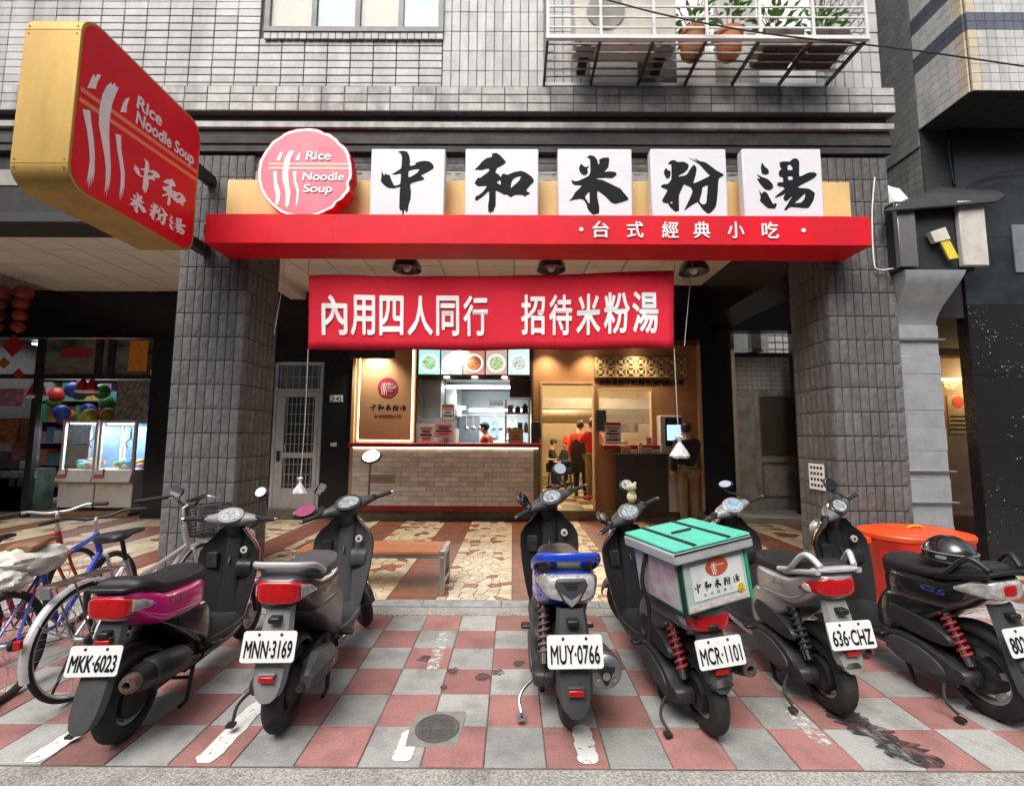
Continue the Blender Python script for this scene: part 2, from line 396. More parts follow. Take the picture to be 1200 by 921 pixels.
# ---- painted lines, stains and manhole on the pavement
def wear_mat(name, col, lo, hi, scale, rough=.7):
    m = bpy.data.materials.new(name); m.use_nodes = True; N = m.node_tree.nodes; L = m.node_tree.links; b = N['Principled BSDF']
    b.inputs['Base Color'].default_value = tuple(col)+(1,); b.inputs['Roughness'].default_value = rough
    n = N.new('ShaderNodeTexNoise'); n.inputs['Scale'].default_value = scale; n.inputs['Detail'].default_value = 8; n.inputs['Roughness'].default_value = .7
    tc = N.new('ShaderNodeTexCoord'); L.new(tc.outputs['Object'], n.inputs['Vector'])
    r_ = N.new('ShaderNodeMapRange'); r_.inputs[1].default_value = lo; r_.inputs[2].default_value = hi; r_.inputs[3].default_value = 1; r_.inputs[4].default_value = 0
    L.new(n.outputs['Fac'], r_.inputs[0]); L.new(r_.outputs[0], b.inputs['Alpha']); return m
mLine = wear_mat('worn_white_paint', (.74, .74, .72), .58, .64, 26)
mLine2 = wear_mat('faded_white_paint', (.60, .58, .56), .40, .58, 22)
mTar = wear_mat('tar_stain', (.04, .04, .042), .40, .66, 15, .55)
mStain = wear_mat('dark_stain', (.10, .06, .055), .45, .65, 18)
def ragged(cx0, y0, cx1, y1, wd, z, mat, name, n=14, jag=.006, seed=1):
    q_ = random.Random(seed); Lp, Rp = [], []
    for k in range(n+1):
        t = k/n; x = cx0+(cx1-cx0)*t; y = y0+(y1-y0)*t; e = .55 if k in (0, n) else 1
        Lp.append((x-wd/2*e+q_.uniform(-jag, jag), y)); Rp.append((x+wd/2*e+q_.uniform(-jag, jag), y))
    b = MB()
    for k in range(n): b.quad((*Lp[k], z), (*Rp[k], z), (*Rp[k+1], z), (*Lp[k+1], z))
    o = b.build(name, mat); return struct(o)
ragged(-2.29, 2.30, -2.27, 2.62, .10, .0035, mLine, 'painted_line', seed=1)
ragged(-1.47, 2.30, -1.46, 2.80, .105, .0035, mLine, 'painted_line', seed=2)
ragged(-.53, 2.32, -.525, 2.55, .095, .0035, mLine, 'painted_line', seed=3)
ragged(.375, 2.31, .37, 2.60, .10, .0035, mLine, 'painted_line', seed=4)
ragged(-.53, 3.15, -.53, 3.75, .09, .0035, mLine2, 'faded_line', seed=5)
ragged(1.60, 2.45, 1.60, 2.75, .09, .0035, mLine2, 'faded_line', seed=6)
ragged(2.02, 2.30, 1.86, 2.74, .20, .0037, mTar, 'tar_stain', n=22, jag=.04, seed=7)
ragged(2.80, 2.62, 2.70, 2.80, .14, .0037, mTar, 'tar_stain', n=10, jag=.03, seed=8)
def blotch(px, py, r_, seed, mat=None):
    p = gr(px, py); q_ = random.Random(seed)
    vs = [(p.x+r_*(.6+.5*q_.random())*math.cos(a), p.y+r_*(.6+.5*q_.random())*math.sin(a), .0034) for a in [2*PI*k/14 for k in range(14)]]
    struct(MB().add(vs, [tuple(range(14))]).build('stain', mat or mStain))
for i, (a, b, c) in enumerate([(566, 793, .055), (531, 786, .05), (498, 772, .06), (584, 788, .05), (520, 805, .03), (608, 778, .05)]): blotch(a, b, c, i)
mh = thing('manhole_cover', 'small round cast iron manhole cover set in a rough concrete square', 'manhole', (-.395, 2.565, 0))
mIron = M('cast_iron', (.13, .127, .12), .7, metal=.3, vs=25, bump=.3)
b = MB(); b.prism([(-.14, -.145), (.12, -.14), (.145, .10), (.135, .15), (-.12, .15), (-.15, .02)], -.01, .0042, 'XY'); b.build('surround', M('patch_concrete', (.27, .262, .245), .9, vs=14, bump=.6, bs=80), mh, bevel=.003)
MB().lathe([(.118, .004), (.118, .008), (.104, .008), (.104, .004)], 40).build('ring', mIron, mh, smooth=40)
b = MB().lathe([(.101, .001), (.101, .0055), (.0, .0055)], 40)
for k in range(-4, 5):
    h = math.sqrt(max(0, .095**2-(k*.021)**2))
    if h > .01 and k != 0: b.box(k*.021-.003, k*.021+.003, -h, h, .0055, .0085); b.box(-h, h, k*.021-.003, k*.021+.003, .0056, .0088)
b.box(-.035, .035, -.02, .02, .0055, .0095); b.build('lid', mIron, mh)

# ================================================================ split-face tiled pillars
def split_variant(seed, wd, ht, dp=.0075, nx=3, nz=6, mat=mPlitD):
    q_ = random.Random(seed); g_ = .0045; vs = []; fs = []
    for j in range(nz+1):
        for i in range(nx+1):
            edge = i in (0, nx) or j in (0, nz)
            d = 0 if edge else -dp*q_.uniform(.35, 1.1)
            vs.append((g_+(wd-2*g_)*i/nx+(0 if edge else q_.uniform(-.006, .006)), d-.004, g_+(ht-2*g_)*j/nz+(0 if edge else q_.uniform(-.01, .01))))
    W = nx+1
    for j in range(nz):
        for i in range(nx): fs.append((j*W+i, j*W+i+1, (j+1)*W+i+1, (j+1)*W+i))
    rim = [i for i in range(W)]+[j*W+nx for j in range(1, nz+1)]+[nz*W+i for i in range(nx-1, -1, -1)]+[j*W for j in range(nz-1, 0, -1)]
    o = len(vs); vs += [(vs[i][0], .012, vs[i][2]) for i in rim]; n = len(rim)
    fs += [(rim[(k+1) % n], rim[k], o+k, o+(k+1) % n) for k in range(n)]
    me = bpy.data.meshes.new('tile'); me.from_pydata(vs, [], fs); me.materials.append(mat); finish(me, None); return me
PW, PD, RH, NCF, NCS = .76, .66, .262, 8, 7
TWF, TWS = PW/NCF, PD/NCS
svF = [split_variant(i, TWF, RH) for i in range(7)]; svS = [split_variant(30+i, TWS, RH) for i in range(6)]
def pillar(xl, inner, label, rows=18):
    t = thing('tiled_pillar', label, 'pillar', (xl+PW/2, Y0+PD/2, 0))
    MB().box(-PW/2+.014, PW/2-.014, -PD/2+.014, PD/2-.014, -.1, 4.725).build('core', mGrout, t)
    for r_ in range(rows):
        for c in range(NCF): put('tile', rnd.choice(svF), t, (-PW/2+c*TWF, -PD/2, r_*RH))
        for c in range(NCS):
            if inner > 0: put('tile', rnd.choice(svS), t, (PW/2, -PD/2+c*TWS, r_*RH), (0, 0, PI/2))
            else: put('tile', rnd.choice(svS), t, (-PW/2, PD/2-c*TWS, r_*RH), (0, 0, -PI/2))
    return t
PLX, PRX = -3.71, 3.46
pillar(PLX, 1, 'grey split-face tiled pillar to the left, behind the parked bicycles')
pillar(PRX, -1, 'grey split-face tiled pillar to the right, behind the orange tub')

# ================================================================ main building above the arcade
bd = thing('apartment_building', 'grey tiled apartment building above the noodle shop with stepped dark cornice', 'building', (0, 6.7, 0))
def B(b, name, mat, parent=None, **k):
    return wb(b, name, mat, parent or bd, **k)
BX0, BX1 = -14., 4.24
B(MB().box(BX0, BX1, Y0+.03, Y0+.40, 3.92, 4.74), 'beam', mGrout)
B(MB().box(BX0, BX1, Y0+.02, Y0+.5, 4.75, 9.5), 'upper_wall', mGroutL)
B(MB().box(BX1-.05, BX1-.001, Y0+.55, 12, 4.36, 9.5), 'side_wall', mGroutL)
B(MB().box(BX0, BX1-.06, 8.9, 12, 4.6, 9.5), 'rear_block', mGroutL)
B(MB().box(BX0, PLX-.003, Y0-.02, Y0+.028, 3.915, 4.03), 'beam_strip', mBlack)
# cornice: three stepped courses
B(MB().box(BX0, BX1+.02, Y0-.03, Y0+.018, 4.745, 4.83), 'cornice_course', mStone, bevel=.006)
B(MB().box(BX0, BX1+.03, Y0-.045, Y0+.018, 4.832, 4.93), 'cornice_course', mStone, bevel=.006)
B(MB().box(BX0, BX1+.02, Y0-.03, Y0+.018, 4.932, 5.010), 'cornice_course', mStone)
B(MB().box(BX0, BX1+.045, Y0-.07, Y0+.018, 5.012, 5.082), 'cornice_course', mBrickG, bevel=.004)
B(MB().box(BX0, BX1+.01, Y0-.012, Y0+.018, 5.084, 5.19), 'cornice_course', mStone)
B(MB().box(BX0, BX1+.06, Y0-.085, Y0+.018, 5.192, 5.50), 'cornice_core', mGroutL)
# tiles of the cornice front and the wall; the largest in view are pieces of their own
cells = []
def field(x0, x1, z0, z1, tw, th, yf, mat, bond=0, skip=None):
    nz = max(1, round((z1-z0)/th)); th = (z1-z0)/nz; nx = max(1, round((x1-x0)/tw)); tw = (x1-x0)/nx
    for j in range(nz):
        for i in range(nx):
            a, b_ = x0+i*tw, z0+j*th
            if skip and skip(a+tw/2, b_+th/2): continue
            cells.append((a, b_, tw, th, yf, mat))
WX0, WX1 = at(314, 37, Y0).x, at(517, 37, Y0).x; WZ0 = at(415, 38, Y0).z
field(-11.0, BX1+.06, 5.196, 5.50, .258, .1, Y0-.085, mBrickG)
VX0 = WX1+.02; VX1 = at(690, 60, Y0).x
inwin = lambda x, z: WX0-.03 < x < WX1+.03 and z > WZ0-.12
field(-11.0, VX0, 5.512, 7.0, .268, .093, Y0, mBrickL, skip=inwin)
field(VX0+.003, VX1, 5.512, 7.0, .1, .262, Y0, mBrickL)
field(at(955, 60, Y0).x, BX1, 5.512, 7.0, .1, .262, Y0, mBrickL)
nfs = max(1, round((WX1-WX0+.06)/.085))
for i in range(nfs): cells.append((WX0-.03+i*(WX1-WX0+.06)/nfs, WZ0-.117, (WX1-WX0+.06)/nfs, .11, Y0-.03, mBrickL))
def seen(c):
    x, z = c[0]+c[2]/2, c[1]+c[3]/2
    s_ = 0 if abs(x) < 5.4 and z < 6.75 else 50
    if x > .3 and x < 3.5 and z > 5.5: s_ += 20
    return s_-c[2]*c[3]*100
cells.sort(key=seen); mcache = {}; restm = {}
for n_, (a, z, tw, th, yf, mt) in enumerate(cells):
    g_ = .0045
    if n_ < 300:
        key = (round(tw, 4), round(th, 4), mt.name)
        if key not in mcache:
            q_ = MB(); e = .004
            q_.add([(g_+e, -.004, g_+e), (tw-g_-e, -.004, g_+e), (tw-g_-e, -.004, th-g_-e), (g_+e, -.004, th-g_-e), (g_, 0, g_), (tw-g_, 0, g_), (tw-g_, 0, th-g_), (g_, 0, th-g_), (g_, .019, g_), (tw-g_, .019, g_), (tw-g_, .019, th-g_), (g_, .019, th-g_)],
                   [(0, 1, 2, 3)]+[(4+i, 4+(i+1) % 4, (i+1) % 4, i) for i in range(4)]+[(8+i, 8+(i+1) % 4, 4+(i+1) % 4, 4+i) for i in range(4)])
            mcache[key] = q_.mesh('tile', mt)
        o = put('tile', mcache[key], bd, (a, yf+rnd.uniform(-.0015, .0015)-6.7, z), (R(rnd.uniform(-.5, .5)), 0, R(rnd.uniform(-.3, .3))))
    else:
        restm.setdefault(mt.name, (MB(), mt))[0].box(a+g_, a+tw-g_, yf-.003+rnd.uniform(-.0015, .0015), yf+.019, z+g_, z+th-g_)
for nm, (b, mt) in restm.items(): B(b, 'wall_tiles', mt, kind='stuff')
# split-face tiles on the beam: upright over the pillars, laid flat between
svH = [split_variant(60+i, .26, .088, nx=6, nz=2) for i in range(6)]
bm_ = []
for r_ in range(8):
    for c in range(24): bm_.append((PLX+PW+c*.2667, 4.03+r_*.088, svH))
bt_ = MB()
for n_, (a, z, sv) in enumerate(bm_):
    me = rnd.choice(sv); bt_.add([(v.co.x+a, v.co.y+Y0+.03-.002, v.co.z+z) for v in me.vertices], [tuple(p.vertices) for p in me.polygons])
B(bt_, 'beam_tiles', mPlitD, kind='stuff')
# window over the projecting sign
wn_ = B(MB().box(WX0+.02, WX1-.02, Y0+.015, Y0+.018, WZ0+.02, 8.2), 'window', M('curtain', (.62, .56, .44), .9, vs=3, var=.1, stretch=(12, 12, .6)))
fr = MB()
wxs = [WX0, WX0+(WX1-WX0)*.27, WX0+(WX1-WX0)*.52, WX0+(WX1-WX0)*.77, WX1]
for x in wxs: fr.box(x-.03, x+.03, Y0-.035, Y0+.014, WZ0, 8.2)
fr.box(WX0-.03, WX1+.03, Y0-.045, Y0+.016, WZ0-.03, WZ0+.03); B(fr, 'window_frame', M('window_frame', (.16, .165, .17), .5), wn_)
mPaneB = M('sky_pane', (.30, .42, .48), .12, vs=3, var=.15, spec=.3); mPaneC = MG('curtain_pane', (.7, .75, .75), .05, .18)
for i in range(4): B(MB().box(wxs[i]+.031, wxs[i+1]-.031, Y0-.01, Y0-.004, WZ0+.032, 8.18), 'pane', mPaneB if i in (1, 3) else mPaneC, wn_)

# ---- arcade ceiling
ce = MB().box(-14, 4.2, Y0+.02, YB+1.2, ZC+.012, ZC+.2).build('arcade_ceiling', mCeilT); struct(ce)
for i in range(-15, 7):
    for j in range(6):
        MB_ = None
        x0 = i*.6+.02; y0 = Y0+.56+j*.6
        if x0+.58 > 4.2: continue
        put('ceiling_panel', mcache.setdefault('cp', MB().box(0, .58, 0, .58, -.012, .011).mesh('ceiling_panel', mCeil)), ce, (x0, y0, ZC+rnd.uniform(-.002, .002)))
bmL = MB().box(-4.35, -4.05, Y0+.57, YB, ZC-.16, ZC-.015).build('ceiling_beam', mWhite); struct(bmL)
bmR = MB().box(3.46, 4.12, Y0+PD+.02, YB, 3.62, ZC-.014).build('ceiling_beam', mBlackG); struct(bmR)
# ================================================================ signs
mRed = M('sign_red', (.72, .006, .022), .5, vs=2, var=.05, spec=.25, grime=.3, gs=(1.5, 1.5, .5))
mRedFace = M('sign_face_red', (.74, .006, .02), .45, vs=2, var=.05, spec=.25)
mGold = M('brushed_gold', (.50, .32, .08), .5, metal=.4, vs=4, var=.1, stretch=(1, 1, .2), bump=.04, bs=50)
mYel = M('sign_yellow', (.80, .56, .23), .6, vs=2, var=.05, grime=.2, gs=(2, 2, .4))
mWhiteS = M('sign_white', (.68, .68, .73), .5, vs=2, var=.02)
mInk = M('ink', (.010, .012, .016), .7, vs=9, var=.05, spec=.15)
mLet = M('letter_white', (.84, .84, .85), .5, vs=9, var=.02)
mOr = M('sign_orange', (.80, .27, .10), .45, vs=3, var=.04)
mPink = M('sign_pink', (.74, .14, .20), .5, vs=3, var=.12, col2=(.70, .22, .28))
mPinkL = M('sign_peach', (.82, .50, .42), .5, vs=3, var=.04)
CH = {
'zhong': ((88, 72, 930, 840), [[(388,112),(440,100),(495,108),(525,160),(535,225),(528,262),(545,272),(600,258),(590,240),(640,220),(700,212),(760,222),(785,245),(805,275),(800,298),(740,335),(655,378),(690,398),(702,420),(640,437),(555,462),(540,480),(552,560),(550,640),(530,700),(520,780),(500,785),(485,745),(475,815),(460,820),(465,760),(445,775),(425,740),(425,560),(430,500),(355,522),(285,515),(240,480),(205,440),(212,405),(215,320),(240,385),(262,350),(275,375),(300,365),(335,445),(362,495),(430,478),(435,352),(380,365),(325,368),(380,335),(435,300),(440,230),(440,170),(425,130)],
   [(518,325),(580,308),(645,302),(620,345),(560,385),(518,400)]]),
'he': ((95, 75, 930, 840), [[(395,135),(445,125),(490,150),(565,232),(500,275),(455,295),(438,345),(480,370),(500,398),(520,360),(555,362),(575,372),(650,340),(730,325),(790,345),(860,395),(882,440),(840,480),(785,545),(840,572),(770,610),(755,590),(660,590),(615,620),(570,585),(545,592),(460,545),(445,550),(445,720),(430,735),(420,785),(400,770),(385,810),(380,775),(365,785),(358,720),(370,640),(370,545),(300,610),(225,660),(208,640),(225,600),(240,605),(300,560),(350,490),(240,500),(200,460),(245,400),(262,410),(370,330),(365,300),(330,305),(265,320),(240,312),(195,318),(240,280),(290,220),(340,185),(395,175),(402,150)],
   [(612,520),(625,440),(660,400),(735,380),(715,430),(660,480)], [(450,455),(500,425),(502,485)]]),
'mi': ((88, 78, 930, 850), [[(415,180),(450,155),(500,165),(535,205),(545,260),(560,250),(555,205),(600,185),(668,180),(672,215),(660,290),(610,345),(670,335),(740,342),(755,370),(705,412),(640,405),(520,412),(535,425),(590,430),(800,530),(815,555),(885,635),(870,655),(730,697),(685,680),(620,610),(530,545),(530,620),(550,720),(550,800),(475,815),(420,755),(405,690),(375,650),(340,640),(260,650),(205,668),(250,625),(275,575),(365,492),(270,488),(245,465),(235,432),(255,440),(300,450),(440,388),(455,340),(455,240),(452,195)],
   [(385,622),(443,552),(443,704)], [(348,248),(375,275),(400,290),(445,278),(418,310),(430,345),(405,378),(365,375),(335,345),(325,300)]]),
'fen': ((80, 85, 935, 850), [[(272,260),(300,225),(345,215),(390,240),(410,235),(460,235),(512,265),(500,310),(460,350),(390,388),(390,400),(480,380),(540,290),(570,265),(598,300),(585,380),(545,480),(720,400),(745,385),(690,330),(630,260),(490,175),(580,220),(620,240),(570,190),(640,230),(690,235),(750,275),(820,330),(900,370),(895,388),(855,405),(835,440),(825,560),(800,720),(745,780),(705,800),(650,755),(595,668),(530,705),(435,770),(480,690),(545,560),(520,510),(470,490),(448,480),(435,505),(385,600),(385,770),(340,778),(280,725),(265,690),(205,680),(195,655),(225,610),(265,540),(190,515),(190,495),(225,480),(265,480),(310,430),(312,260),(295,262)],
   [(612,665),(645,570),(652,510),(718,485),(700,620),(690,690),(655,700),(640,695)], [(285,680),(300,668),(318,682),(300,692)], [(250,300),(275,330),(302,335),(298,395),(265,425),(240,395),(222,350)]]),
'tang': ((75, 88, 935, 855), [[(475,245),(520,232),(590,235),(600,225),(625,202),(665,198),(692,230),(690,280),(680,405),(780,355),(840,350),(880,368),(850,410),(640,520),(780,528),(845,575),(820,660),(765,740),(700,738),(565,725),(520,765),(497,762),(530,710),(600,605),(540,660),(510,665),(495,630),(525,580),(470,610),(400,632),(430,600),(520,530),(500,510),(450,505),(435,480),(460,460),(505,462),(505,405),(470,400),(460,360),(475,330),(495,320),(480,290)],
   [(555,400),(610,388),(612,432),(565,440)], [(562,280),(590,262),(615,300),(612,328),(560,328)], [(610,690),(670,640),(740,575),(725,640),(690,680)],
   [(285,240),(310,285),(355,325),(355,370),(310,380),(275,360),(270,300)], [(215,370),(270,400),(340,425),(390,480),(395,525),(350,550),(300,535),(255,480),(220,420),(265,425)], [(238,540),(265,590),(290,560),(325,575),(355,640),(385,700),(415,685),(425,700),(405,745),(330,745),(295,715),(240,660),(255,630)]])}
ORDER = ['zhong', 'he', 'mi', 'fen', 'tang']
def dense(lp):           # round the traced corners a little
    n = len(lp); o = []
    for i in range(n):
        a, b_, c = lp[i-1], lp[i], lp[(i+1) % n]
        o += [(b_[0]*.72+a[0]*.28, b_[1]*.72+a[1]*.28), (b_[0]*.9+(a[0]+c[0])*.05, b_[1]*.9+(a[1]+c[1])*.05), (b_[0]*.72+c[0]*.28, b_[1]*.72+c[1]*.28)]
    return o
CHD = {k: (v[0], [dense(l) for l in v[1]]) for k, v in CH.items()}
def brush(key, x0, z0, w, h, y, mat, parent, name='brush_character'):
    """the traced character in the square x0,z0,w,h"""
    return outline(CHD[key][1], x0, z0, w, h, y, mat, parent, CHD[key][0], name)

# ---- red awning box with yellow back panel, white letter boxes
YR = 4.43
ra, rb_ = at(241, 252, YR), at(1022, 288, YR)
RX0, RX1, RZ0, RZ1 = ra.x, rb_.x, at(630, 286.5, YR).z, at(630, 252, YR).z
aw = thing('shop_fascia_sign', 'long red fascia box with yellow panel and small white characters above the arcade', 'sign', ((RX0+RX1)/2, Y0, RZ0))
wb(MB().box(RX0, RX1, YR, Y0-.006, RZ0, RZ1), 'red_box', mRed, aw, bevel=.006)
for x in (-1.85, 1.2): wb(MB().box(x-.0015, x+.0015, YR-.0012, YR+.002, RZ0+.004, RZ1-.004), 'panel_seam', M('seam', (.30, .005, .012), .6), aw)
yl, yr_ = at(265, 240, Y0-.1), at(997, 240, Y0-.1)
wb(MB().box(yl.x, yr_.x, Y0-.10, Y0-.03, RZ1+.002, at(600, 212, Y0-.1).z), 'yellow_panel', mYel, aw, bevel=.004)
ZL = (RZ0+RZ1)/2
for px_, s in [(681, '·'), (704, '台'), (744, '式'), (785, '經'), (822, '典'), (862, '小'), (902, '吃'), (941, '·')]:
    c = at(px_, 269, YR)
    if s == '·':
        b = MB().lathe([(.022, -.006), (.022, .002)], 20, 'Y', (c.x, YR-.004, ZL)); wb(b, 'lettering', mLet, aw)
    else: inv(text(s, c.x-.085, ZL-.087, .17, .175, YR-.004, mLet, None, bold=.012, depth=.004), aw)
xs = [(434, 521), (545, 631), (654, 741), (763, 852), (871, 964)]
YL = YR+.07
PIN = {'zhong': 'hooked', }
lbl = {'zhong': 'a tall centre stroke, leftmost', 'he': 'two joined halves, second from left', 'mi': 'spreading star strokes, middle of row', 'fen': 'a hooked stroke, second from right', 'tang': 'three dots at its left, rightmost'}
for k, (a, b_) in zip(ORDER, xs):
    x0, x1 = at(a, 212, YL).x, at(b_, 212, YL).x; zt = at((a+b_)/2, 174.5, YL).z
    t = thing('letter_box', f'white letter box, black brush character with {lbl[k]}', 'sign box', ((x0+x1)/2, YL, RZ1), group='white letter boxes on the fascia')
    wb(MB().box(x0, x1, YL, YL+.11, RZ1+.003, zt), 'panel', mWhiteS, t, bevel=.012)
    h = zt-RZ1; inv(brush(k, x0, RZ1+.003, x1-x0, h, YL-.003, mInk, None), t)
# ---- round pink logo
cl = at(357, 202, YL-.02); RR = (at(412, 202, YL).x-at(303, 202, YL).x)/2
lg = thing('round_logo_sign', 'round pink logo disc with ragged white rim and noodle strokes on the fascia', 'sign', (cl.x, YL, RZ1))
def rough_circle(cx, cz, r_, seed, amp=.034, n=96):
    o = []
    for k in range(n):
        a = 2*PI*k/n; hot = 1.0 if (R(20) < a < R(75) or R(285) < a < R(350)) else .25
        rr = r_*(1+amp*hot*2.2*mnoise.noise(Vector((math.cos(a)*6, math.sin(a)*6, seed)))+amp*.3*mnoise.noise(Vector((math.cos(a)*15, math.sin(a)*15, seed))))
        o.append((cx+rr*math.cos(a), cz+rr*math.sin(a)))
    return o
wb(MB().prism(rough_circle(cl.x, cl.z, RR*1.015, 3), YL-.012, YL+.13, 'XZ'), 'side', mRed, lg)
wb(MB().prism(rough_circle(cl.x, cl.z, RR, 3), YL-.016, YL-.0125, 'XZ'), 'rim', mLet, lg)
wb(MB().prism(rough_circle(cl.x, cl.z, RR*.94, 3, .026), YL-.019, YL-.0165, 'XZ'), 'face', mPink, lg)
def noodles(put_poly, cx, cz, s, mw, mo):
    """noodle and chopstick strokes in a unit frame (logo zoom pixels 60..980)"""
    def P(lst): return [((x-520)*s+cx, -(y-475)*s+cz) for x, y in lst]
    for y_ in (390, 433): put_poly(P([(160, y_-13), (950, y_-13), (950, y_+13), (160, y_+13)]), mo, 'chopstick', 0)
    for lst in ([(232,355),(262,275),(302,260),(285,300),(268,358)], [(422,355),(440,300),(470,262),(462,355)],
                [(208,470),(245,465),(255,580),(292,690),(290,760),(272,825),(262,790),(255,828),(245,800),(250,720),(225,610)],
                [(300,480),(318,330),(358,255),(410,252),(375,335),(358,480),(372,600),(392,690),(385,800),(368,848),(355,820),(345,840),(348,740),(335,640),(308,570)],
                [(403,470),(440,465),(440,560),(475,660),(472,770),(455,845),(450,760),(455,690),(425,600)]):
        put_poly(P(lst), mw, 'noodle_stroke', 1)
cnt = [0]
def pp(poly, mt, nm, lay):
    cnt[0] += 1; y = YL-.0195-.0012*(lay+1)-.0001*cnt[0]
    wb(MB().prism(poly, y, y+.001, 'XZ'), nm, mt, lg)
s_ = 2*RR/925
noodles(pp, cl.x, cl.z, s_, mLet, mPinkL)
LZ = lambda X, Y_: (cl.x+(X-520)*s_, cl.z-(Y_-475)*s_)
for s, (x0, z0, x1, z1) in [('Rice', (525, 350, 775, 255)), ('Noodle', (500, 565, 912, 475)), ('Soup', (515, 715, 805, 600))]:
    a, b_ = LZ(x0, z0), LZ(x1, z1); inv(text(s, a[0], a[1], b_[0]-a[0], b_[1]-a[1], YL-.0235, mLet, None, bold=.025, shear=.1), lg)

# ---- projecting double-sided sign on the left (faces +X)
SX, SY0, SY1, SZ0, SZ1, STH = -3.2, 3.06, 4.34, 3.33, 4.69, .42
psn = thing('projecting_sign', 'big red projecting sign with rounded corners and brushed gold edge on the left', 'sign', (SX-STH/2, SY1, SZ0))
prof = rrect(SY0, SY1, SZ0, SZ1, .16, 8)
wb(MB().prism(prof, SX-STH, SX-.002, 'YZ'), 'gold_case', mGold, psn, bevel=.004)
ins = rrect(SY0+.022, SY1-.022, SZ0+.022, SZ1-.022, .145, 8)
wb(MB().prism(ins, SX-.0015, SX+.002, 'YZ'), 'red_face', mRedFace, psn)
ins2 = [(a, b_) for a, b_ in ins]
wb(MB().prism(ins2, SX-STH-.004, SX-STH-.0005, 'YZ'), 'red_face', mRedFace, psn)
rv_ = M('rivet', (.25, .17, .06), .4, metal=.8)
for z in (SZ1-.16, SZ0+.16):
    wb(MB().box(SX-STH+.004, SX-.004, SY0-.0012, SY0+.001, z-.0015, z+.0015), 'case_seam', M('gold_seam', (.2, .13, .04), .5, metal=.6), psn)
    for dz in (-.03, .03):
        for x in (SX-STH+.03, SX-.03): wb(MB().lathe([(.006, -.003), (.006, .001)], 10, 'Y', (x, SY0, z+dz)), 'rivet', rv_, psn)
# lettering of the sign, laid out in the face frame: u along -Y... (near edge -> far edge), v up
def face_place(o, lift=.0035):
    # local X -> world +Y, local -Y(front) -> world +X; the artwork climbs slightly towards the wall
    for v in o.data.vertices: v.co.z += .075*H_*(v.co.x-SY0)/W_
    o.rotation_euler = (0, 0, PI/2); o.location = (SX+lift, 0, 0); return inv(o, psn)
W_, H_ = SY1-SY0, SZ1-SZ0
def UV(u, v): return SY0+u*W_, SZ0+v*H_
cnt2 = [0]
def pf(poly, mt, nm, lay):
    cnt2[0] += 1
    o = MB().prism(poly, -.0004, .0, 'XZ').build(nm, mt, None); face_place(o, .0028+.0012*lay+.0001*cnt2[0])
ucx, ucz = UV(.42, .515)
def PQ(lst): return [UV(u, v) for u, v in lst]
for v in (.557, .497): pf(PQ([(.03, v-.013), (.984, v-.013), (.984, v+.013), (.03, v+.013), (.022, v)]), mOr, 'chopstick', 0)
for i, lst in enumerate([[(.062,.585),(.075,.64),(.092,.69),(.104,.675),(.113,.705),(.137,.715),(.118,.66),(.113,.615)], [(.282,.585),(.296,.65),(.312,.69),(.337,.715),(.325,.65),(.326,.61)],
    [(.047,.452),(.091,.472),(.108,.40),(.128,.33),(.145,.24),(.153,.15),(.151,.075),(.146,.13),(.139,.05),(.134,.12),(.127,.035),(.121,.10),(.112,.05),(.116,.14),(.118,.20),(.105,.27),(.085,.35),(.062,.41)],
    [(.150,.43),(.146,.52),(.155,.61),(.178,.68),(.188,.695),(.203,.72),(.212,.705),(.228,.735),(.238,.715),(.258,.725),(.238,.66),(.222,.59),(.217,.50),(.222,.40),(.238,.31),(.252,.23),(.257,.16),(.252,.08),(.246,.13),(.243,.035),(.237,.10),(.228,.05),(.227,.13),(.222,.20),(.205,.27),(.180,.34)],
    [(.264,.437),(.301,.45),(.310,.38),(.330,.31),(.352,.24),(.357,.16),(.350,.08),(.345,.15),(.338,.055),(.333,.12),(.327,.06),(.329,.16),(.325,.22),(.308,.28),(.285,.35)]]):
    pf(PQ(lst), mLet, 'noodle_stroke', 1)
for s, u0, v0, u1, v1 in [('Rice', .39, .685, .605, .775), ('Noodle Soup', .395, .56, .935, .675)]:
    a = UV(u0, v0); b_ = UV(u1, v1); face_place(text(s, a[0], a[1], b_[0]-a[0], b_[1]-a[1], 0, mLet, None, bold=.035, shear=.08), .0045)
for k, u0, v0, su, sv in [('zhong', .373, .175, .30, .235), ('he', .619, .175, .285, .225), ('mi', .379, .025, .173, .15), ('fen', .539, .025, .195, .155), ('tang', .70, .015, .222, .155)]:
    a = UV(u0, v0); o = outline(CHD[k][1], a[0], a[1], su*W_, sv*H_, 0, mLet, None, CHD[k][0]); face_place(o, .0045)
for z in (SZ0+.25, SZ1-.3): wb(MB().box(SX-.26, SX-.16, SY1-.002, Y0-.02, z-.05, z+.05), 'bracket', mBlack, psn)
wb(MB().box(SX-.02, SX+.35, SY1+.16, SY1+.30, SZ0+.3, SZ0+.4), 'arm', mBlack, psn)

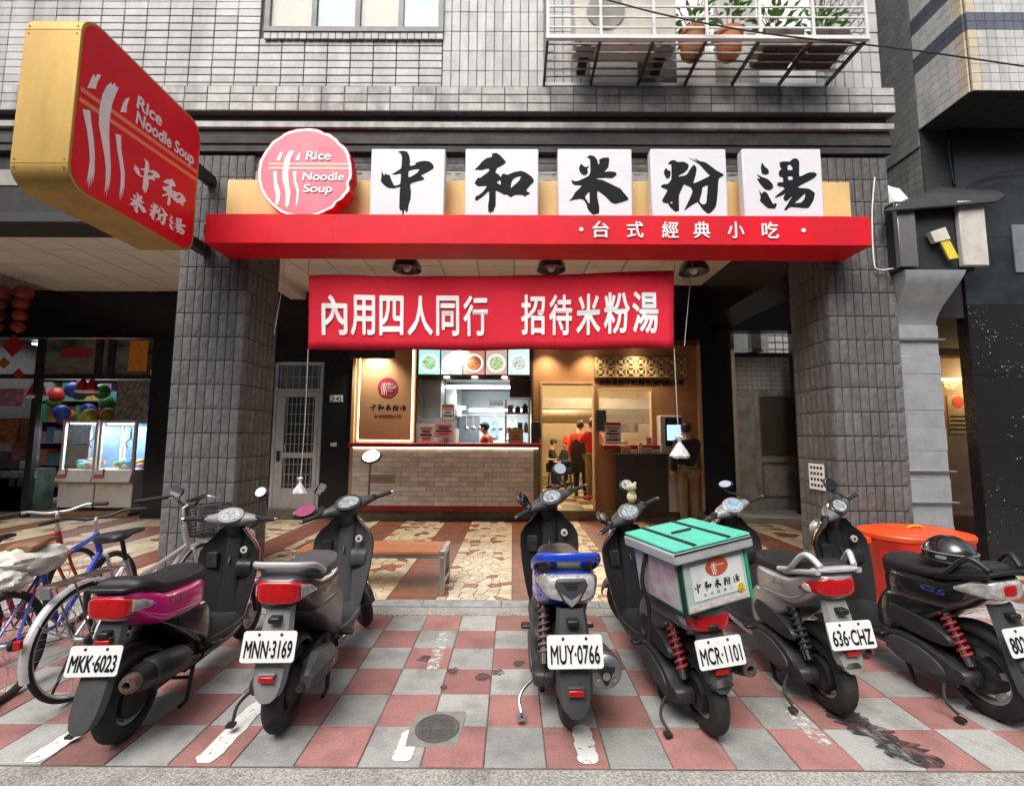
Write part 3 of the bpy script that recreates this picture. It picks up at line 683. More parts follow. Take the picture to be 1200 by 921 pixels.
# ---- red banner under the fascia, slightly slack cloth
YN = 4.72
bn = thing('red_banner', 'wide red cloth banner with large white characters hung under the fascia', 'banner', (at(575, 320, YN).x, YN, 3.3))
mCloth = M('banner_cloth', (.66, .006, .03), .8, vs=3, var=.06, bump=.05, bs=12)
tl, tr, br, bl = (at(*p, YN) for p in ((361.5, 322), (790, 316.5), (790, 408), (361, 409.5)))
def ban(u, v, off=0.):
    p = (tl*(1-u)+tr*u)*v+(bl*(1-u)+br*u)*(1-v)
    sag = .016*math.sin(PI*u)*(1 if v < .5 else .6)+.016*math.sin(u*19+v*2)*(.4+.6*(1-v))+.006*math.sin((u*1.4+v)*26)*max(0, 1-min(u, 1-u)*7)
    return Vector((p.x, YN+sag*1.3-off, p.z-.035*math.sin(PI*u)*(.3+.7*v)+.004*math.sin(u*23)))
b = MB(); nu, nv = 60, 8; vs = [ban(i/nu, j/nv) for j in range(nv+1) for i in range(nu+1)]
b.add(vs, [(j*(nu+1)+i, j*(nu+1)+i+1, (j+1)*(nu+1)+i+1, (j+1)*(nu+1)+i) for j in range(nv) for i in range(nu)])
o = b.build('cloth', mCloth, None, smooth=180); so = o.modifiers.new('t', 'SOLIDIFY'); so.thickness = .003; so.offset = 1; inv(o, bn)
def ban_text(s, u0, u1, v0=.19, v1=.73):
    o = text(s, 0, 0, 1, 1, 0, mLet, None, bold=.022)
    for v in o.data.vertices:
        v.co = ban(u0+(u1-u0)*v.co.x, v0+(v1-v0)*v.co.z, .0105-v.co.y*.02)
    inv(o, bn)
bx = [(376, 408), (413, 442), (446, 475), (478, 509), (511, 540), (542, 573), (610, 640), (643, 674), (675, 706), (708, 739), (740, 773)]
bx = [(376.5, 407), (411, 440), (445, 473), (478, 507), (511, 538), (543, 572), (611, 639), (644, 671), (676, 704), (708, 738), (741, 772)]
for s, (a, c) in zip('內用四人同行招待米粉湯', bx): ban_text(s, (a-361)/429.5, (c-361)/429.5)
mStr = M('string', (.62, .60, .55), .8)
def sag_line(name, pts, r_, mat, label, cat, parent=None, k=8):
    b_ = MB().tube(catmull(pts, k), r_, 6)
    return tg(b_.build(name, mat, None), label, cat) if parent is None else wb(b_, name, mat, parent)
sag_line('tie_cord', [at(361, 322, YN), at(362, 305, YN+.03), at(364, 292, YN+.08)], .004, mStr, '', '', bn)
sag_line('tie_cord', [at(790, 317, YN), at(790.5, 304, YN+.03), at(791, 292, YN+.08)], .004, mStr, '', '', bn)
sag_line('tie_cord', [at(361, 409, YN), at(360, 440, YN), at(357, 500, YN), at(352, 560, YN)], .0035, mStr, '', '', bn)
sag_line('tie_cord', [at(790, 408, YN), at(792, 450, YN), at(794, 490, YN), at(796, 512, YN)], .0035, mStr, '', '', bn)
sag_line('hanging_string', [at(330, 300, 4.9), at(333, 304, 4.9), at(329, 345, 4.9), at(321, 392, 4.9)], .004, mStr, 'loose white string dangling beside the left pillar', 'string')
sag_line('hanging_string', [at(812, 300, 4.9), at(808, 340, 4.9), at(802, 405, 4.9)], .004, mStr, 'loose white string dangling at the right end of the banner', 'string')
def sandbag(c, s, label, mat, seed):
    b_ = MB(); rings = []; q_ = random.Random(seed)
    for z, r_ in [(.0, .012), (-.01, .03), (-.03, .016), (-.045, .010), (-.06, .02), (-.10, .045), (-.135, .062), (-.15, .052), (-.152, .02)]:
        rings.append([(c.x+s*r_*math.cos(a)*q_.uniform(.85, 1.15), c.y+s*r_*.6*math.sin(a)*q_.uniform(.85, 1.15), c.z+s*z+s*q_.uniform(-.004, .004)) for a in [2*PI*k/14 for k in range(14)]])
    b_.loft(rings); return tg(b_.build('weight_bag', mat, None, smooth=30), label, 'bag')
mBag = M('white_plastic_bag', (.72, .73, .74), .35, vs=30, var=.2, col2=(.35, .36, .37), spec=.6)
sandbag(at(796, 510, YN), 1.55, 'small knotted white plastic bag hanging from the right cord of the banner', mBag, 1)
sandbag(at(352, 559, YN), 1.2, 'small crumpled white bag hanging from the left cord of the banner', mBag, 2)

# ---- dome lamps under the ceiling
mLampO = M('lamp_metal', (.20, .20, .20), .3, metal=.9); mLampI = M('lamp_inner', (.75, .75, .75), .2, metal=1.)
for px_, py_, lb in [(477, 312, 'left'), (646, 312, 'middle'), (813, 315, 'right')]:
    c = at(px_, py_, 5.25); t = thing('dome_lamp', f'grey metal dome lamp over the arcade, {lb} one of three', 'lamp', c, group='dome lamps over the arcade')
    r_ = .175
    wb(MB().lathe([(.03, c.z+.13), (.06, c.z+.12), (.12, c.z+.085), (.16, c.z+.02), (r_, c.z-.05), (r_-.008, c.z-.05), (.15, c.z+.015), (.11, c.z+.07), (.03, c.z+.1)], 28, 'Z', (c.x, c.y, 0)), 'shade', mLampO, t, smooth=40)
    wb(MB().ell((c.x, c.y, c.z), .055, .055, .07), 'bulb', M('bulb_glass', (.8, .8, .8), .1), t, smooth=60)
    wb(MB().tube([(c.x, c.y, c.z+.12), (c.x, c.y, ZC)], .012), 'stem', mLampO, t)

# ================================================================ window cage with plants and air conditioner
YCG = 4.22; cz_ = at(830, 45, YCG).z; cx0 = at(642, 45, YCG).x; cx1 = at(1016, 45, YCG).x
mCage = M('white_bar', (.70, .70, .69), .45, vs=6, var=.08)
mCageD = M('cage_floor_bar', (.45, .43, .41), .5, vs=6, var=.3)
cg = thing('window_cage', 'white metal window cage with open bar floor above the fascia', 'window cage', ((cx0+cx1)/2, Y0, cz_))
CZT = 6.9
nbx = 7
for i in range(nbx):
    x = cx0+(cx1-cx0)*i/(nbx-1)
    wb(MB().box(x-.014, x+.014, YCG-.014, YCG+.014, cz_+.021, CZT), 'upright', mCage, cg)
    wb(MB().box(x-.012, x+.012, YCG+.022, Y0-.025, cz_-.02, cz_+.02), 'floor_bar', M('dark_bar', (.05, .05, .05), .5), cg)
for j in range(1, 11): wb(MB().box(cx0, cx1, YCG-.007, YCG+.007, cz_+.115*j-.007, cz_+.115*j+.007), 'rail', mCage, cg)
wb(MB().box(cx0-.02, cx1+.02, YCG-.02, YCG+.02, cz_-.02, cz_+.02), 'bottom_rail', mCage, cg)
wb(MB().box(cx0-.02, cx1+.02, Y0-.024, Y0-.006, cz_-.02, cz_+.02), 'bottom_rail', mCage, cg)
for j in range(1, 6):
    y = YCG+(Y0-YCG)*j/6; wb(MB().box(cx0, cx1, y-.009, y+.009, cz_+.021, cz_+.036), 'floor_rail', mCageD, cg)
for x in (cx0, cx1):
    for j in range(1, 11): wb(MB().box(x-.006, x+.006, YCG+.01, Y0-.01, cz_+.115*j-.006, cz_+.115*j+.006), 'rail', mCage, cg)
# white wall recess and window behind the cage
WV0, WV1 = VX1+.01, at(955, 60, Y0).x-.01
B(MB().box(WV0, WV1, Y0-.004, Y0+.018, 5.51, 7.2), 'white_panel', mWhite)
B(MB().box(WV0+.55, WV0+1.0, Y0-.012, Y0-.0045, 5.62, 7.0), 'window', M('cage_window', (.10, .10, .10), .15))
B(MB().box(WV0+1.45, WV0+1.95, Y0-.012, Y0-.0045, 5.60, 7.0), 'window', M('grey_curtain', (.42, .41, .39), .8, stretch=(9, 9, .5), vs=3))
# air conditioner
ax0, ax1 = at(672, 60, 4.45).x, at(790, 60, 4.45).x
ac = thing('air_conditioner', 'white outdoor air conditioner unit standing in the window cage', 'air conditioner', ((ax0+ax1)/2, 4.55, cz_+.05))
wb(MB().box(ax0, ax1, 4.36, 4.66, cz_+.12, cz_+.72), 'case', M('ac_case', (.66, .62, .54), .5, vs=4), ac, bevel=.015)
wb(MB().lathe([(.2, 4.345), (.2, 4.358), (.0, 4.358)], 28, 'Y', (ax0+.33, 0, cz_+.43)), 'fan_grille', M('ac_grille', (.30, .29, .27), .6), ac)
for x in (ax0+.12, ax1-.12):
    wb(MB().box(x-.05, x+.05, 4.33, 4.74, cz_+.037, cz_+.118), 'foot_bracket', mBlack, ac, bevel=.004)
    wb(MB().box(x-.1, x+.1, 4.36, 4.5, cz_+.0365, cz_+.06), 'foot_pad', M('grey_pad', (.3, .3, .3), .6), ac)
# pots
mTerra = M('terracotta', (.62, .19, .05), .7, vs=8, var=.25, col2=(.50, .22, .10)); mSoil = M('soil', (.05, .035, .025), .95)
mLeaf = M('leaf', (.10, .28, .04), .45, vs=12, var=.3, rv=.35, col2=(.16, .34, .06))
def leaves(b_, c, n, spread, hgt, q_, ln=.09, wd=.035):
    for _ in range(n):
        a = q_.uniform(0, 2*PI); r_ = spread*q_.random()**.6; z = hgt*q_.random()
        p = Vector((c[0]+r_*math.cos(a), c[1]+r_*math.sin(a), c[2]+z)); d = Vector((math.cos(a), math.sin(a), q_.uniform(-.3, .9))).normalized()
        sd_ = d.cross(Vector((0, 0, 1))); sd_ = sd_.normalized() if sd_.length > .01 else Vector((1, 0, 0)); l = ln*q_.uniform(.6, 1.3); ww = wd*q_.uniform(.7, 1.2)
        up = sd_.cross(d)*.012
        b_.add([p, p+d*l*.45+sd_*ww/2+up, p+d*l, p+d*l*.45-sd_*ww/2+up, p+d*l*.45-up], [(0, 1, 4), (1, 2, 4), (2, 3, 4), (3, 0, 4)])
def pot_plant(px_, label, kind, seed):
    q_ = random.Random(seed); c = at(px_, 70, 4.5); z = cz_+.04
    t = thing('potted_plant', label, 'plant', (c.x, 4.5, z))
    if kind == 'pot':
        wb(MB().lathe([(.085, z), (.12, z+.04), (.125, z+.12), (.13, z+.22), (.145, z+.225), (.145, z+.27), (.13, z+.27), (.125, z+.24)], 24, 'Z', (c.x, 4.5, 0)), 'pot', mTerra, t, smooth=40)
        wb(MB().lathe([(.13, z+.235), (.0, z+.236)], 20, 'Z', (c.x, 4.5, 0)), 'soil', mSoil, t); hz = z+.24
    else:
        wb(MB().box(c.x-.2, c.x+.2, 4.32, 4.68, z, z+.17), 'planter', M('brown_plastic', (.07, .05, .04), .5), t, bevel=.012)
        wb(MB().box(c.x-.19, c.x+.19, 4.33, 4.67, z+.15, z+.172), 'soil', mSoil, t); hz = z+.17
    b_ = MB(); leaves(b_, (c.x, 4.5, hz), 75, .2, .32, q_, .11, .045); wb(b_, 'foliage', mLeaf, t)
    b_ = MB()
    for k in range(6): a = q_.uniform(0, 6.3); b_.tube([(c.x, 4.5, hz-.02), (c.x+.05*math.cos(a), 4.5+.05*math.sin(a), hz+.15), (c.x+.14*math.cos(a), 4.5+.14*math.sin(a), hz+.42)], .005, 5)
    wb(b_, 'stem', M('stem', (.12, .09, .04), .7), t)
pot_plant(812, 'orange clay flower pot in the cage beside the air conditioner', 'pot', 1)
pot_plant(855, 'orange clay flower pot in the middle of the cage floor', 'pot', 2)
pot_plant(910, 'brown square planter with leafy plant in the cage, left of two', 'box', 3)
pot_plant(962, 'brown square planter with bright green leaves at the right end of the cage', 'box', 4)
tg(MB().tube(catmull([at(690, -6, 4.15), at(780, 18, 4.15), at(900, 40, 4.15), at(1060, 58, 4.3), at(1200, 78, 4.4)], 8), .008, 6).build('overhead_cable', mBlack, None), 'thin black overhead cable crossing in front of the window cage', 'cable')

# ================================================================ neighbour building on the right
NX = 5.1
nb = thing('corner_building', 'neighbouring building with white and slate tiled bay above black granite', 'building', (6.5, 6, 0))
mWT = M('white_tile', (.58, .58, .57), .35, vs=5, var=.08, rv=.07, grime=.45, gs=(2, 2, .4)); mGT = M('grey_tile', (.22, .22, .215), .4, vs=5, var=.12, rv=.1); mBT = M('slate_tile', (.10, .115, .14), .4, rv=.1)
mCT = M('cream_tile', (.60, .52, .38), .4, rv=.08)
BZ = at(1113, 150, 5.3).z
wb(MB().box(NX+.012, 9, 4.70+.012, 5.34, BZ, 9.5), 'bay', mGrout, nb)
wb(MB().box(NX+.012, 9, 5.342, 7.2, 3.0, 9.5), 'recessed_wall', mGrout, nb)
tiles = []
tw_, th_ = .105, .105
bg = MB(); kk = 0
for j in range(60):
    z = BZ+.005+j*th_
    if z > 8: break
    band = j in (7, 8, 12, 13)
    for i in range(6):
        y = 4.715+i*tw_
        mt = mBT if band else (mCT if i == 0 else mWT)
        tiles.append((y, z, mt, 's'))
    for i in range(14): tiles.append((NX+.016+i*tw_, z, mBT if band else mCT if i == 0 else mWT, 'f'))
tsm = {}
n_t = 0; rest_t = {}
for (a, z, mt, kd) in tiles:
    if n_t < 290 and z < 7.2 and (kd == 's' or a < 5.5):
        key = (mt.name, kd)
        if key not in tsm: tsm[key] = (MB().box(-.008, .012, .003, tw_-.003, .003, th_-.003) if kd == 's' else MB().box(.003, tw_-.003, -.008, .012, .003, th_-.003)).mesh('tile', mt)
        o = put('tile', tsm[key], nb, (NX-6.5, a-6, z) if kd == 's' else (a-6.5, 4.70-6, z)); n_t += 1
    else:
        bb = rest_t.setdefault(mt.name, (MB(), mt))[0]
        if kd == 's': bb.box(NX-.008, NX+.011, a+.003, a+tw_-.003, z+.003, z+th_-.003)
        else: bb.box(a+.003, a+tw_-.003, 4.692, 4.711, z+.003, z+th_-.003)
for i in range(17):
    for j in range(54):
        y = 5.36+i*tw_; z = 3.1+j*th_
        rest_t.setdefault(mGT.name, (MB(), mGT))[0].box(NX-.008+(.03 if z < 5.2 else 0), NX+.011, y+.003, y+tw_-.003, z+.003, z+th_-.003)
for nm, (b, mt) in rest_t.items(): wb(b, 'wall_tiles', mt, nb, kind='stuff')
# black granite front, slabs with fine joints, flaked white paint
def speck_granite():
    m = bpy.data.materials.new('speckled_granite'); m.use_nodes = True; N = m.node_tree.nodes; L = m.node_tree.links; b = N['Principled BSDF']
    tc = N.new('ShaderNodeTexCoord'); n = N.new('ShaderNodeTexNoise'); n.inputs['Scale'].default_value = 26; n.inputs['Detail'].default_value = 6; n.inputs['Roughness'].default_value = .7; L.new(tc.outputs['Object'], n.inputs['Vector'])
    big = N.new('ShaderNodeTexNoise'); big.inputs['Scale'].default_value = 2.2; big.inputs['Detail'].default_value = 3; L.new(tc.outputs['Object'], big.inputs['Vector'])
    ad = N.new('ShaderNodeMath'); ad.operation = 'MULTIPLY_ADD'; ad.inputs[1].default_value = .3; L.new(big.outputs['Fac'], ad.inputs[0]); L.new(n.outputs['Fac'], ad.inputs[2])
    r_ = N.new('ShaderNodeMapRange'); r_.inputs[1].default_value = .80; r_.inputs[2].default_value = .815; L.new(ad.outputs[0], r_.inputs[0])
    mx = N.new('ShaderNodeMix'); mx.data_type = 'RGBA'; mx.inputs[6].default_value = (.011, .012, .014, 1); mx.inputs[7].default_value = (.5, .5, .5, 1)
    L.new(r_.outputs[0], mx.inputs[0]); L.new(mx.outputs[2], b.inputs['Base Color']); b.inputs['Roughness'].default_value = .32; return m
mSpeck = speck_granite()
GX = at(1146, 500, 5.3).x
GYF = 5.3
wb(MB().box(GX+.02, 9, GYF+.02, GYF+.14, 0, BZ-.002), 'granite_core', mBlack, nb)
zz = [0, .78, 1.46, 2.30, 3.15, 4.0, BZ-.004]
for i in range(6):
    for x0, x1 in ((GX, GX+1.1), (GX+1.1, GX+2.2)):
        wb(MB().box(x0+.002, x1-.002, GYF, GYF+.019, zz[i]+.002, zz[i+1]-.002), 'granite_slab', mSpeck if i < 4 else M('blue_granite', (.012, .016, .021), .3, vs=3, var=.25, col2=(.03, .038, .048)), nb)
    wb(MB().box(GX-.019+.019, GX+.019, GYF+.0195, GYF+.14, zz[i]+.002, zz[i+1]-.002), 'granite_slab', mBlackG, nb)
wb(MB().box(GX+.62, GX+.9, GYF-.015, GYF-.001, 3.55, 4.15), 'window', M('side_window', (.2, .22, .24), .1), nb)
# orange-lit shop beyond
YS = 7.6
ns = thing('neighbour_shop', 'dim orange-lit shop front seen between the metal duct and black granite', 'shop', (7.6, YS, 0))
mBrownI = M('shop_brown', (.42, .17, .035), .5, vs=3, var=.2)
wb(MB().box(6.5, 10, YS+.5, YS+.55, 0, 4.2), 'back_wall', mBrownI, ns)
wb(MB().box(6.5, 10, YS, YS+.05, 2.95, 4.2), 'header', mBlack, ns)
wb(MB().box(6.5, 10, YS-.02, YS+.5, 0, .28), 'plinth', M('brown_plinth', (.16, .10, .05), .5), ns)
wb(MB().box(6.8, 10, YS-.03, YS-.02, 2.52, 2.56), 'neon_tube', ME('warm_tube', (1, .7, .3), 3), ns)
a, b_ = at(1108, 463, YS), at(1150, 508, YS)
wb(MB().box(a.x, b_.x, YS-.025, YS-.021, b_.z, a.z), 'poster', M('shop_poster', (.46, .38, .26), .6), ns)
wb(MB().lathe([(.10, YS-.029), (.10, YS-.026)], 24, 'Y', (at(1121, 471, YS).x, 0, at(1121, 471, YS).z)), 'poster_logo', M('poster_red', (.55, .08, .05), .5), ns)
for k in range(4):
    c = at(1108, 488+k*5, YS); wb(MB().box(c.x+.05, c.x+.5-.05*k, YS-.028, YS-.0255, c.z-.012, c.z+.012), 'poster_line', mInk, ns)
wb(MB().box(6.5, 10, YS-.012, YS-.006, .3, 2.9), 'glass', mGlass, ns)
_l = bpy.data.lights.new('tube_lamp', 'POINT'); _l.energy = 18; _l.color = (1, .62, .25); _l.shadow_soft_size = .1
_o = bpy.data.objects.new('tube_lamp', _l); COL.objects.link(_o); _o.location = (7.7, YS-.3, 2.5); inv(_o, ns)
ld = tg(MB().box(at(1090, 355, 7.0).x, at(1135, 355, 7.0).x, 7.0, 7.1, at(1110, 390, 7.0).z, at(1110, 338, 7.0).z).build('led_sign', mBlack, None, bevel=.01), 'black LED sign board with glowing red characters beside the duct', 'led sign')
o = text('門市', at(1092, 378, 6.99).x, at(1100, 382, 6.99).z, .34, .34, 6.985, ME('led_red', (1, .06, .03), 5), None, bold=.01); o.parent = ld

# ================================================================ metal duct, extractor hood
DY = 4.93
dxl, dxr = PRX+PW+.04, at(1107, 480, DY).x
dt = thing('metal_duct', 'tall silver sheet metal duct with lapped seams beside the right pillar', 'duct', ((dxl+dxr)/2, DY+.15, 0))
zs = [.42, .62, .86, 1.12, 1.42, 1.66, 1.86, 2.06, 2.26, 2.46, 2.66, 2.80]
for i in range(len(zs)-1):
    k = .004*(i % 2)
    wb(MB().box(dxl+k, dxr-k, DY+k, DY+.3, zs[i]+.001, zs[i+1]-.001), 'duct_section', mGal, dt, bevel=.003)
for z in (.44, .87, 1.20, 2.64): wb(MB().box(dxl-.01, dxr+.05, DY-.03, DY+.02, z-.008, z+.008), 'strap', mAlu, dt)
hx0, hx1 = at(1048, 290, 4.75).x, at(1150, 290, 4.75).x; hz0, hz1 = at(1100, 318, 4.75).z, at(1100, 238, 4.75).z
pr_ = []
for k in range(9):
    t = k/8; pr_.append((DY+.02-.30*math.sin(t*PI/2)**2*.9, 2.80+(hz0-2.81)*t))
rings = [[(dxl+(hx0+.03-dxl)*(k/8)*.9, y, z), (dxr+(.12)*(k/8)**2, y, z), (dxr+.12*(k/8)**2, DY+.3, z), (dxl+(hx0+.03-dxl)*(k/8)*.9, DY+.3, z)] for k, (y, z) in enumerate(pr_)]
wb(MB().loft(rings), 'duct_bend', mGal, dt, smooth=30)
hd = thing('extractor_box', 'black extractor fan box with tilted metal canopy above the duct', 'extractor', ((hx0+hx1)/2, 4.9, hz0))
wb(MB().box(hx0, hx1-.12, 4.72, 5.2, hz0, hz1), 'box', M('hood_black', (.025, .026, .028), .4), hd, bevel=.008)
wb(MB().box(hx0-.02, hx0+.17, 4.66, 4.719, hz0+.02, hz1-.06), 'side_flange', mSteel, hd, bevel=.004)
wb(MB().box(hx1-.3, hx1-.02, 4.66, 4.719, hz0+.03, hz1-.02), 'vent_cover', M('cream_metal', (.58, .55, .50), .5), hd, bevel=.012)
wb(MB().add([at(1036, 247, 4.6), at(1090, 226, 4.75), at(1178, 229, 4.75), at(1168, 236, 4.6), at(1046, 240, 5.2), at(1100, 219, 5.3), at(1168, 222, 5.3)], [(0, 1, 2, 3), (0, 1, 5, 4), (1, 2, 6, 5)]), 'canopy', mDarkMetal, hd).modifiers.new('s', 'SOLIDIFY').thickness = .02
p = [at(1090, 272, 4.64), at(1108, 266, 4.64), at(1114, 280, 4.64), at(1096, 284, 4.64)]
wb(MB().add(p+[q_+Vector((0, .05, 0)) for q_ in p], [(0, 1, 2, 3), (0, 1, 5, 4), (1, 2, 6, 5), (2, 3, 7, 6), (3, 0, 4, 7)]), 'switch_box', M('cream_plastic', (.66, .62, .54), .5), hd)
p = [at(1101, 281, 4.65), at(1112, 280, 4.65), at(1124, 302, 4.65), at(1113, 304, 4.65)]
wb(MB().add(p+[q_+Vector((0, .02, 0)) for q_ in p], [(0, 1, 2, 3), (0, 1, 5, 4), (1, 2, 6, 5), (2, 3, 7, 6), (3, 0, 4, 7)]), 'warning_tag', M('tag_yellow', (.75, .60, .05), .5, vs=20), hd)
c = at(1052, 225, 5.1)
vp = thing('vent_pipe', 'white ribbed vent pipe elbow behind the right pillar', 'pipe', c)
wb(MB().tube(catmull([(c.x-.22, 5.5, c.z+.12), (c.x-.02, 5.45, c.z+.10), (c.x+.1, 5.35, c.z), (c.x+.13, 5.3, c.z-.25)], 8), [.16*(1+.06*(k % 3 == 0)) for k in range(25)], 18), 'elbow', M('pvc_white', (.75, .77, .77), .5), vp, smooth=40)
for k_, pts_ in enumerate(([at(1200, 102, 5.22), at(1160, 108, 5.24), at(1120, 150, 5.26), at(1112, 170, 5.26), at(1118, 215, 5.26)], [at(1200, 198, 5.24), at(1160, 206, 5.25), at(1130, 222, 5.26), at(1100, 232, 5.26)], [at(1200, 205, 5.22), at(1150, 220, 5.23), at(1120, 226, 5.24)])):
    tg(MB().tube(catmull(pts_, 6), .009, 6).build('wall_cable', mBlack, None), ['black cable looping along the top of the dark granite', 'upper of two cables drooping across the dark granite', 'lower of two cables drooping across the dark granite'][k_], 'cable')
sag_line('conduit', [at(1025, 208, 4.80), at(1022, 250, 4.80), at(1024, 305, 4.80), at(1030, 316, 4.80), at(1052, 314, 4.78)], .007, mLet, 'thin white conduit bending down the right pillar', 'conduit')
# ================================================================ arcade back wall and the noodle shop
SF = .185                                    # shop floor level on the step
mTan = M('shop_tan', (.40, .205, .095), .6, vs=2, var=.08, spec=.3)
mTanL = M('shop_tan_light', (.55, .36, .20), .55, vs=3, var=.08)
mDarkW = M('dark_wood', (.07, .045, .03), .5, vs=4)
mBrick = M('counter_brick', (.78, .76, .73), .5, vs=5, var=.12, rv=.12, bump=.15, bs=30)
mBrickJ = M('counter_joint', (.20, .19, .175), .9)
mRedC = M('counter_red', (.36, .012, .02), .35, vs=3, var=.1)
def wx(px, Y=YB): return at(px, 500, Y).x
def wz(py, Y=YB, px=600): return at(px, py, Y).z
def area(name, loc, size, energy, col, parent, rot=(0, 0, 0), sy=None):
    l = bpy.data.lights.new(name, 'AREA'); l.energy = energy; l.color = col; l.size = size
    if sy: l.shape = 'RECTANGLE'; l.size_y = sy
    o = bpy.data.objects.new(name, l); COL.objects.link(o); o.location = loc; o.rotation_euler = rot
    return inv(o, parent)
bw = thing('granite_wall', 'polished black granite wall at the back of the arcade left of the shop', 'wall', (-3.9, YB, 0))
XL, XR = wx(412), wx(822)
wb(MB().box(wx(377), XL-.003, YB, YB+.25, 0, ZC), 'slab', mBlackG, bw)
wb(MB().box(wx(318), wx(377)-.003, YB, YB+.25, 2.95, ZC), 'slab', mBlackG, bw)
wb(MB().box(wx(206), wx(318)-.003, YB, YB+.25, 0, ZC), 'slab', mBlackG, bw)
bw2 = thing('granite_wall', 'polished black granite wall right of the noodle shop beside the steel door', 'wall', (wx(840), YB, 0))
wb(MB().box(XR+.003, wx(860), YB, YB+.25, 0, ZC), 'slab', mBlackG, bw2)
wb(MB().box(wx(860)+.003, wx(945), YB-.05, YB+.25, 3.6, ZC), 'slab', mBlackG, bw2)
wb(MB().box(wx(938)+.003, wx(1100), YB, YB+.25, 0, ZC), 'slab', mBlackG, bw2)
shop = thing('noodle_shop', 'tan noodle shop front with brick counter, kitchen window and open doorway', 'shop', (.25, YB, 0))
hz_ = wz(404)
wb(MB().box(XL, XR, 8.12, YB, hz_, ZC), 'header', mBlackG, shop)
def S(b, n, m, p=None, **k): return wb(b, n, m, p or shop, **k)
KX0, KX1, KZ0, KZ1 = wx(486), wx(625), wz(519), wz(443)
DX0, DX1, DZ1 = wx(633), wx(697), wz(447)
GX0, GX1, GZ0, GZ1 = wx(701), wx(765), wz(520), wz(455)
# walls with the real openings
S(MB().box(XL, KX0, YB, YB+.12, SF, hz_), 'wall', mTan)
S(MB().box(KX0, KX1, YB, YB+.12, SF, KZ0), 'wall', mTan)
S(MB().box(KX0, KX1, YB, YB+.12, KZ1, hz_), 'wall', mDarkW)
S(MB().box(KX1, DX0, YB, YB+.12, SF, hz_), 'wall', mTan)
S(MB().box(DX0, DX1, YB, YB+.12, DZ1, hz_), 'wall', mTan)
S(MB().box(DX1, GX0, YB, YB+.12, SF, hz_), 'wall', mTan)
S(MB().box(GX0, GX1, YB, YB+.12, SF, GZ0), 'wall', mTan)
S(MB().box(GX0, GX1, YB, YB+.12, GZ1, hz_), 'wall', mTan)
S(MB().box(GX1, XR-.06, YB, YB+.12, SF, hz_), 'wall', mTan)
S(MB().box(XR-.06, XR, YB-.06, YB+.12, SF, hz_), 'jamb', mTanL)
S(MB().box(XL-.001, XL+.055, YB-.05, YB-.001, SF, hz_), 'jamb', mTanL)
# counter
CX0, CX1, CZ0, CZ1 = wx(414), wx(631), SF+.085, wz(525)
S(MB().box(CX0+.06, CX1, YB-.16, YB-.001, SF+.002, CZ1), 'counter_core', mBrickJ)
S(MB().box(CX0+.055, CX1+.02, YB-.185, YB-.161, SF+.002, CZ0-.002), 'skirting', mRedC)
S(MB().box(CX0, CX1+.03, YB-.26, YB-.001, CZ1+.012, CZ1+.09), 'counter_top', mRedC, bevel=.008)
S(MB().box(CX0+.08, CX1-.02, YB-.20, YB-.19, CZ1+.001, CZ1+.011), 'led_strip', ME('led_warm', (1, .86, .6), 7))
nr = 12; bh = (CZ1-CZ0)/nr; bwid = .305
bmesh_ = MB().box(.003, bwid-.003, 0, .02, .003, bh-.003).mesh('brick', mBrick); bhalf = MB().box(.003, bwid/2-.003, 0, .02, .003, bh-.003).mesh('brick', mBrick)
for r_ in range(nr):
    x = CX0+.07; off = r_ % 2
    if off: put('brick', bhalf, shop, (x-.25, -.181, CZ0+r_*bh)); x += bwid/2
    while x+bwid < CX1+.001:
        put('brick', bmesh_, shop, (x-.25, -.181+rnd.uniform(-.002, .002), CZ0+r_*bh)); x += bwid
    if x+bwid/2 < CX1: put('brick', bhalf, shop, (x-.25, -.181, CZ0+r_*bh))
S(MB().box(wx(438), wx(468), YB-.19, YB-.183, wz(566), wz(556)), 'mail_slot', M('slot_frame', (.42, .36, .27), .5, metal=.3), bevel=.004)
S(MB().box(wx(441), wx(465), YB-.1925, YB-.1905, wz(564), wz(558)), 'slot_plate', M('slot_plate', (.33, .27, .20), .5))
# backlit logo panel
LX0, LX1, LZ0, LZ1 = wx(421), wx(482), wz(516), hz_-.03
S(MB().box(LX0, LX1, YB-.05, YB-.012, LZ0, LZ1), 'logo_panel', M('logo_panel_tan', (.46, .25, .12), .55, vs=2, var=.05, spec=.3), bevel=.004)
mLed = ME('led_edge', (1, .80, .45), 9)
S(MB().box(LX0-.022, LX0-.006, YB-.03, YB-.004, LZ0-.02, LZ1), 'led_strip', mLed)
S(MB().box(LX1+.006, LX1+.022, YB-.03, YB-.004, LZ0-.02, LZ1), 'led_strip', mLed)
S(MB().box(LX0-.005, LX1+.005, YB-.03, YB-.004, LZ0-.022, LZ0-.006), 'led_strip', mLed)
c = Vector((wx(454), 0, wz(455)))
S(MB().lathe([(.19, YB-.056), (.19, YB-.0505)], 40, 'Y', (c.x, 0, c.z)), 'logo_disc', M('logo_red', (.32, .012, .03), .5))
k_ = [0]
def pl(poly, mt, nm, lay):
    k_[0] += 1; y = YB-.0575-.0008*lay-.0001*k_[0]; S(MB().prism(poly, y, y+.0005, 'XZ'), nm, mt)
noodles(pl, c.x, c.z, .38/925, M('logo_white', (.7, .62, .6), .5), M('logo_peach', (.6, .25, .2), .5))
for s, dz in (('Rice', .045), ('Noodle', -.03), ('Soup', -.09)): inv(text(s, c.x+.0, c.z+dz, .15 if s == 'Noodle' else .1, .045, YB-.060, M('logo_white', (.7, .62, .6), .5), None, bold=.02), shop)
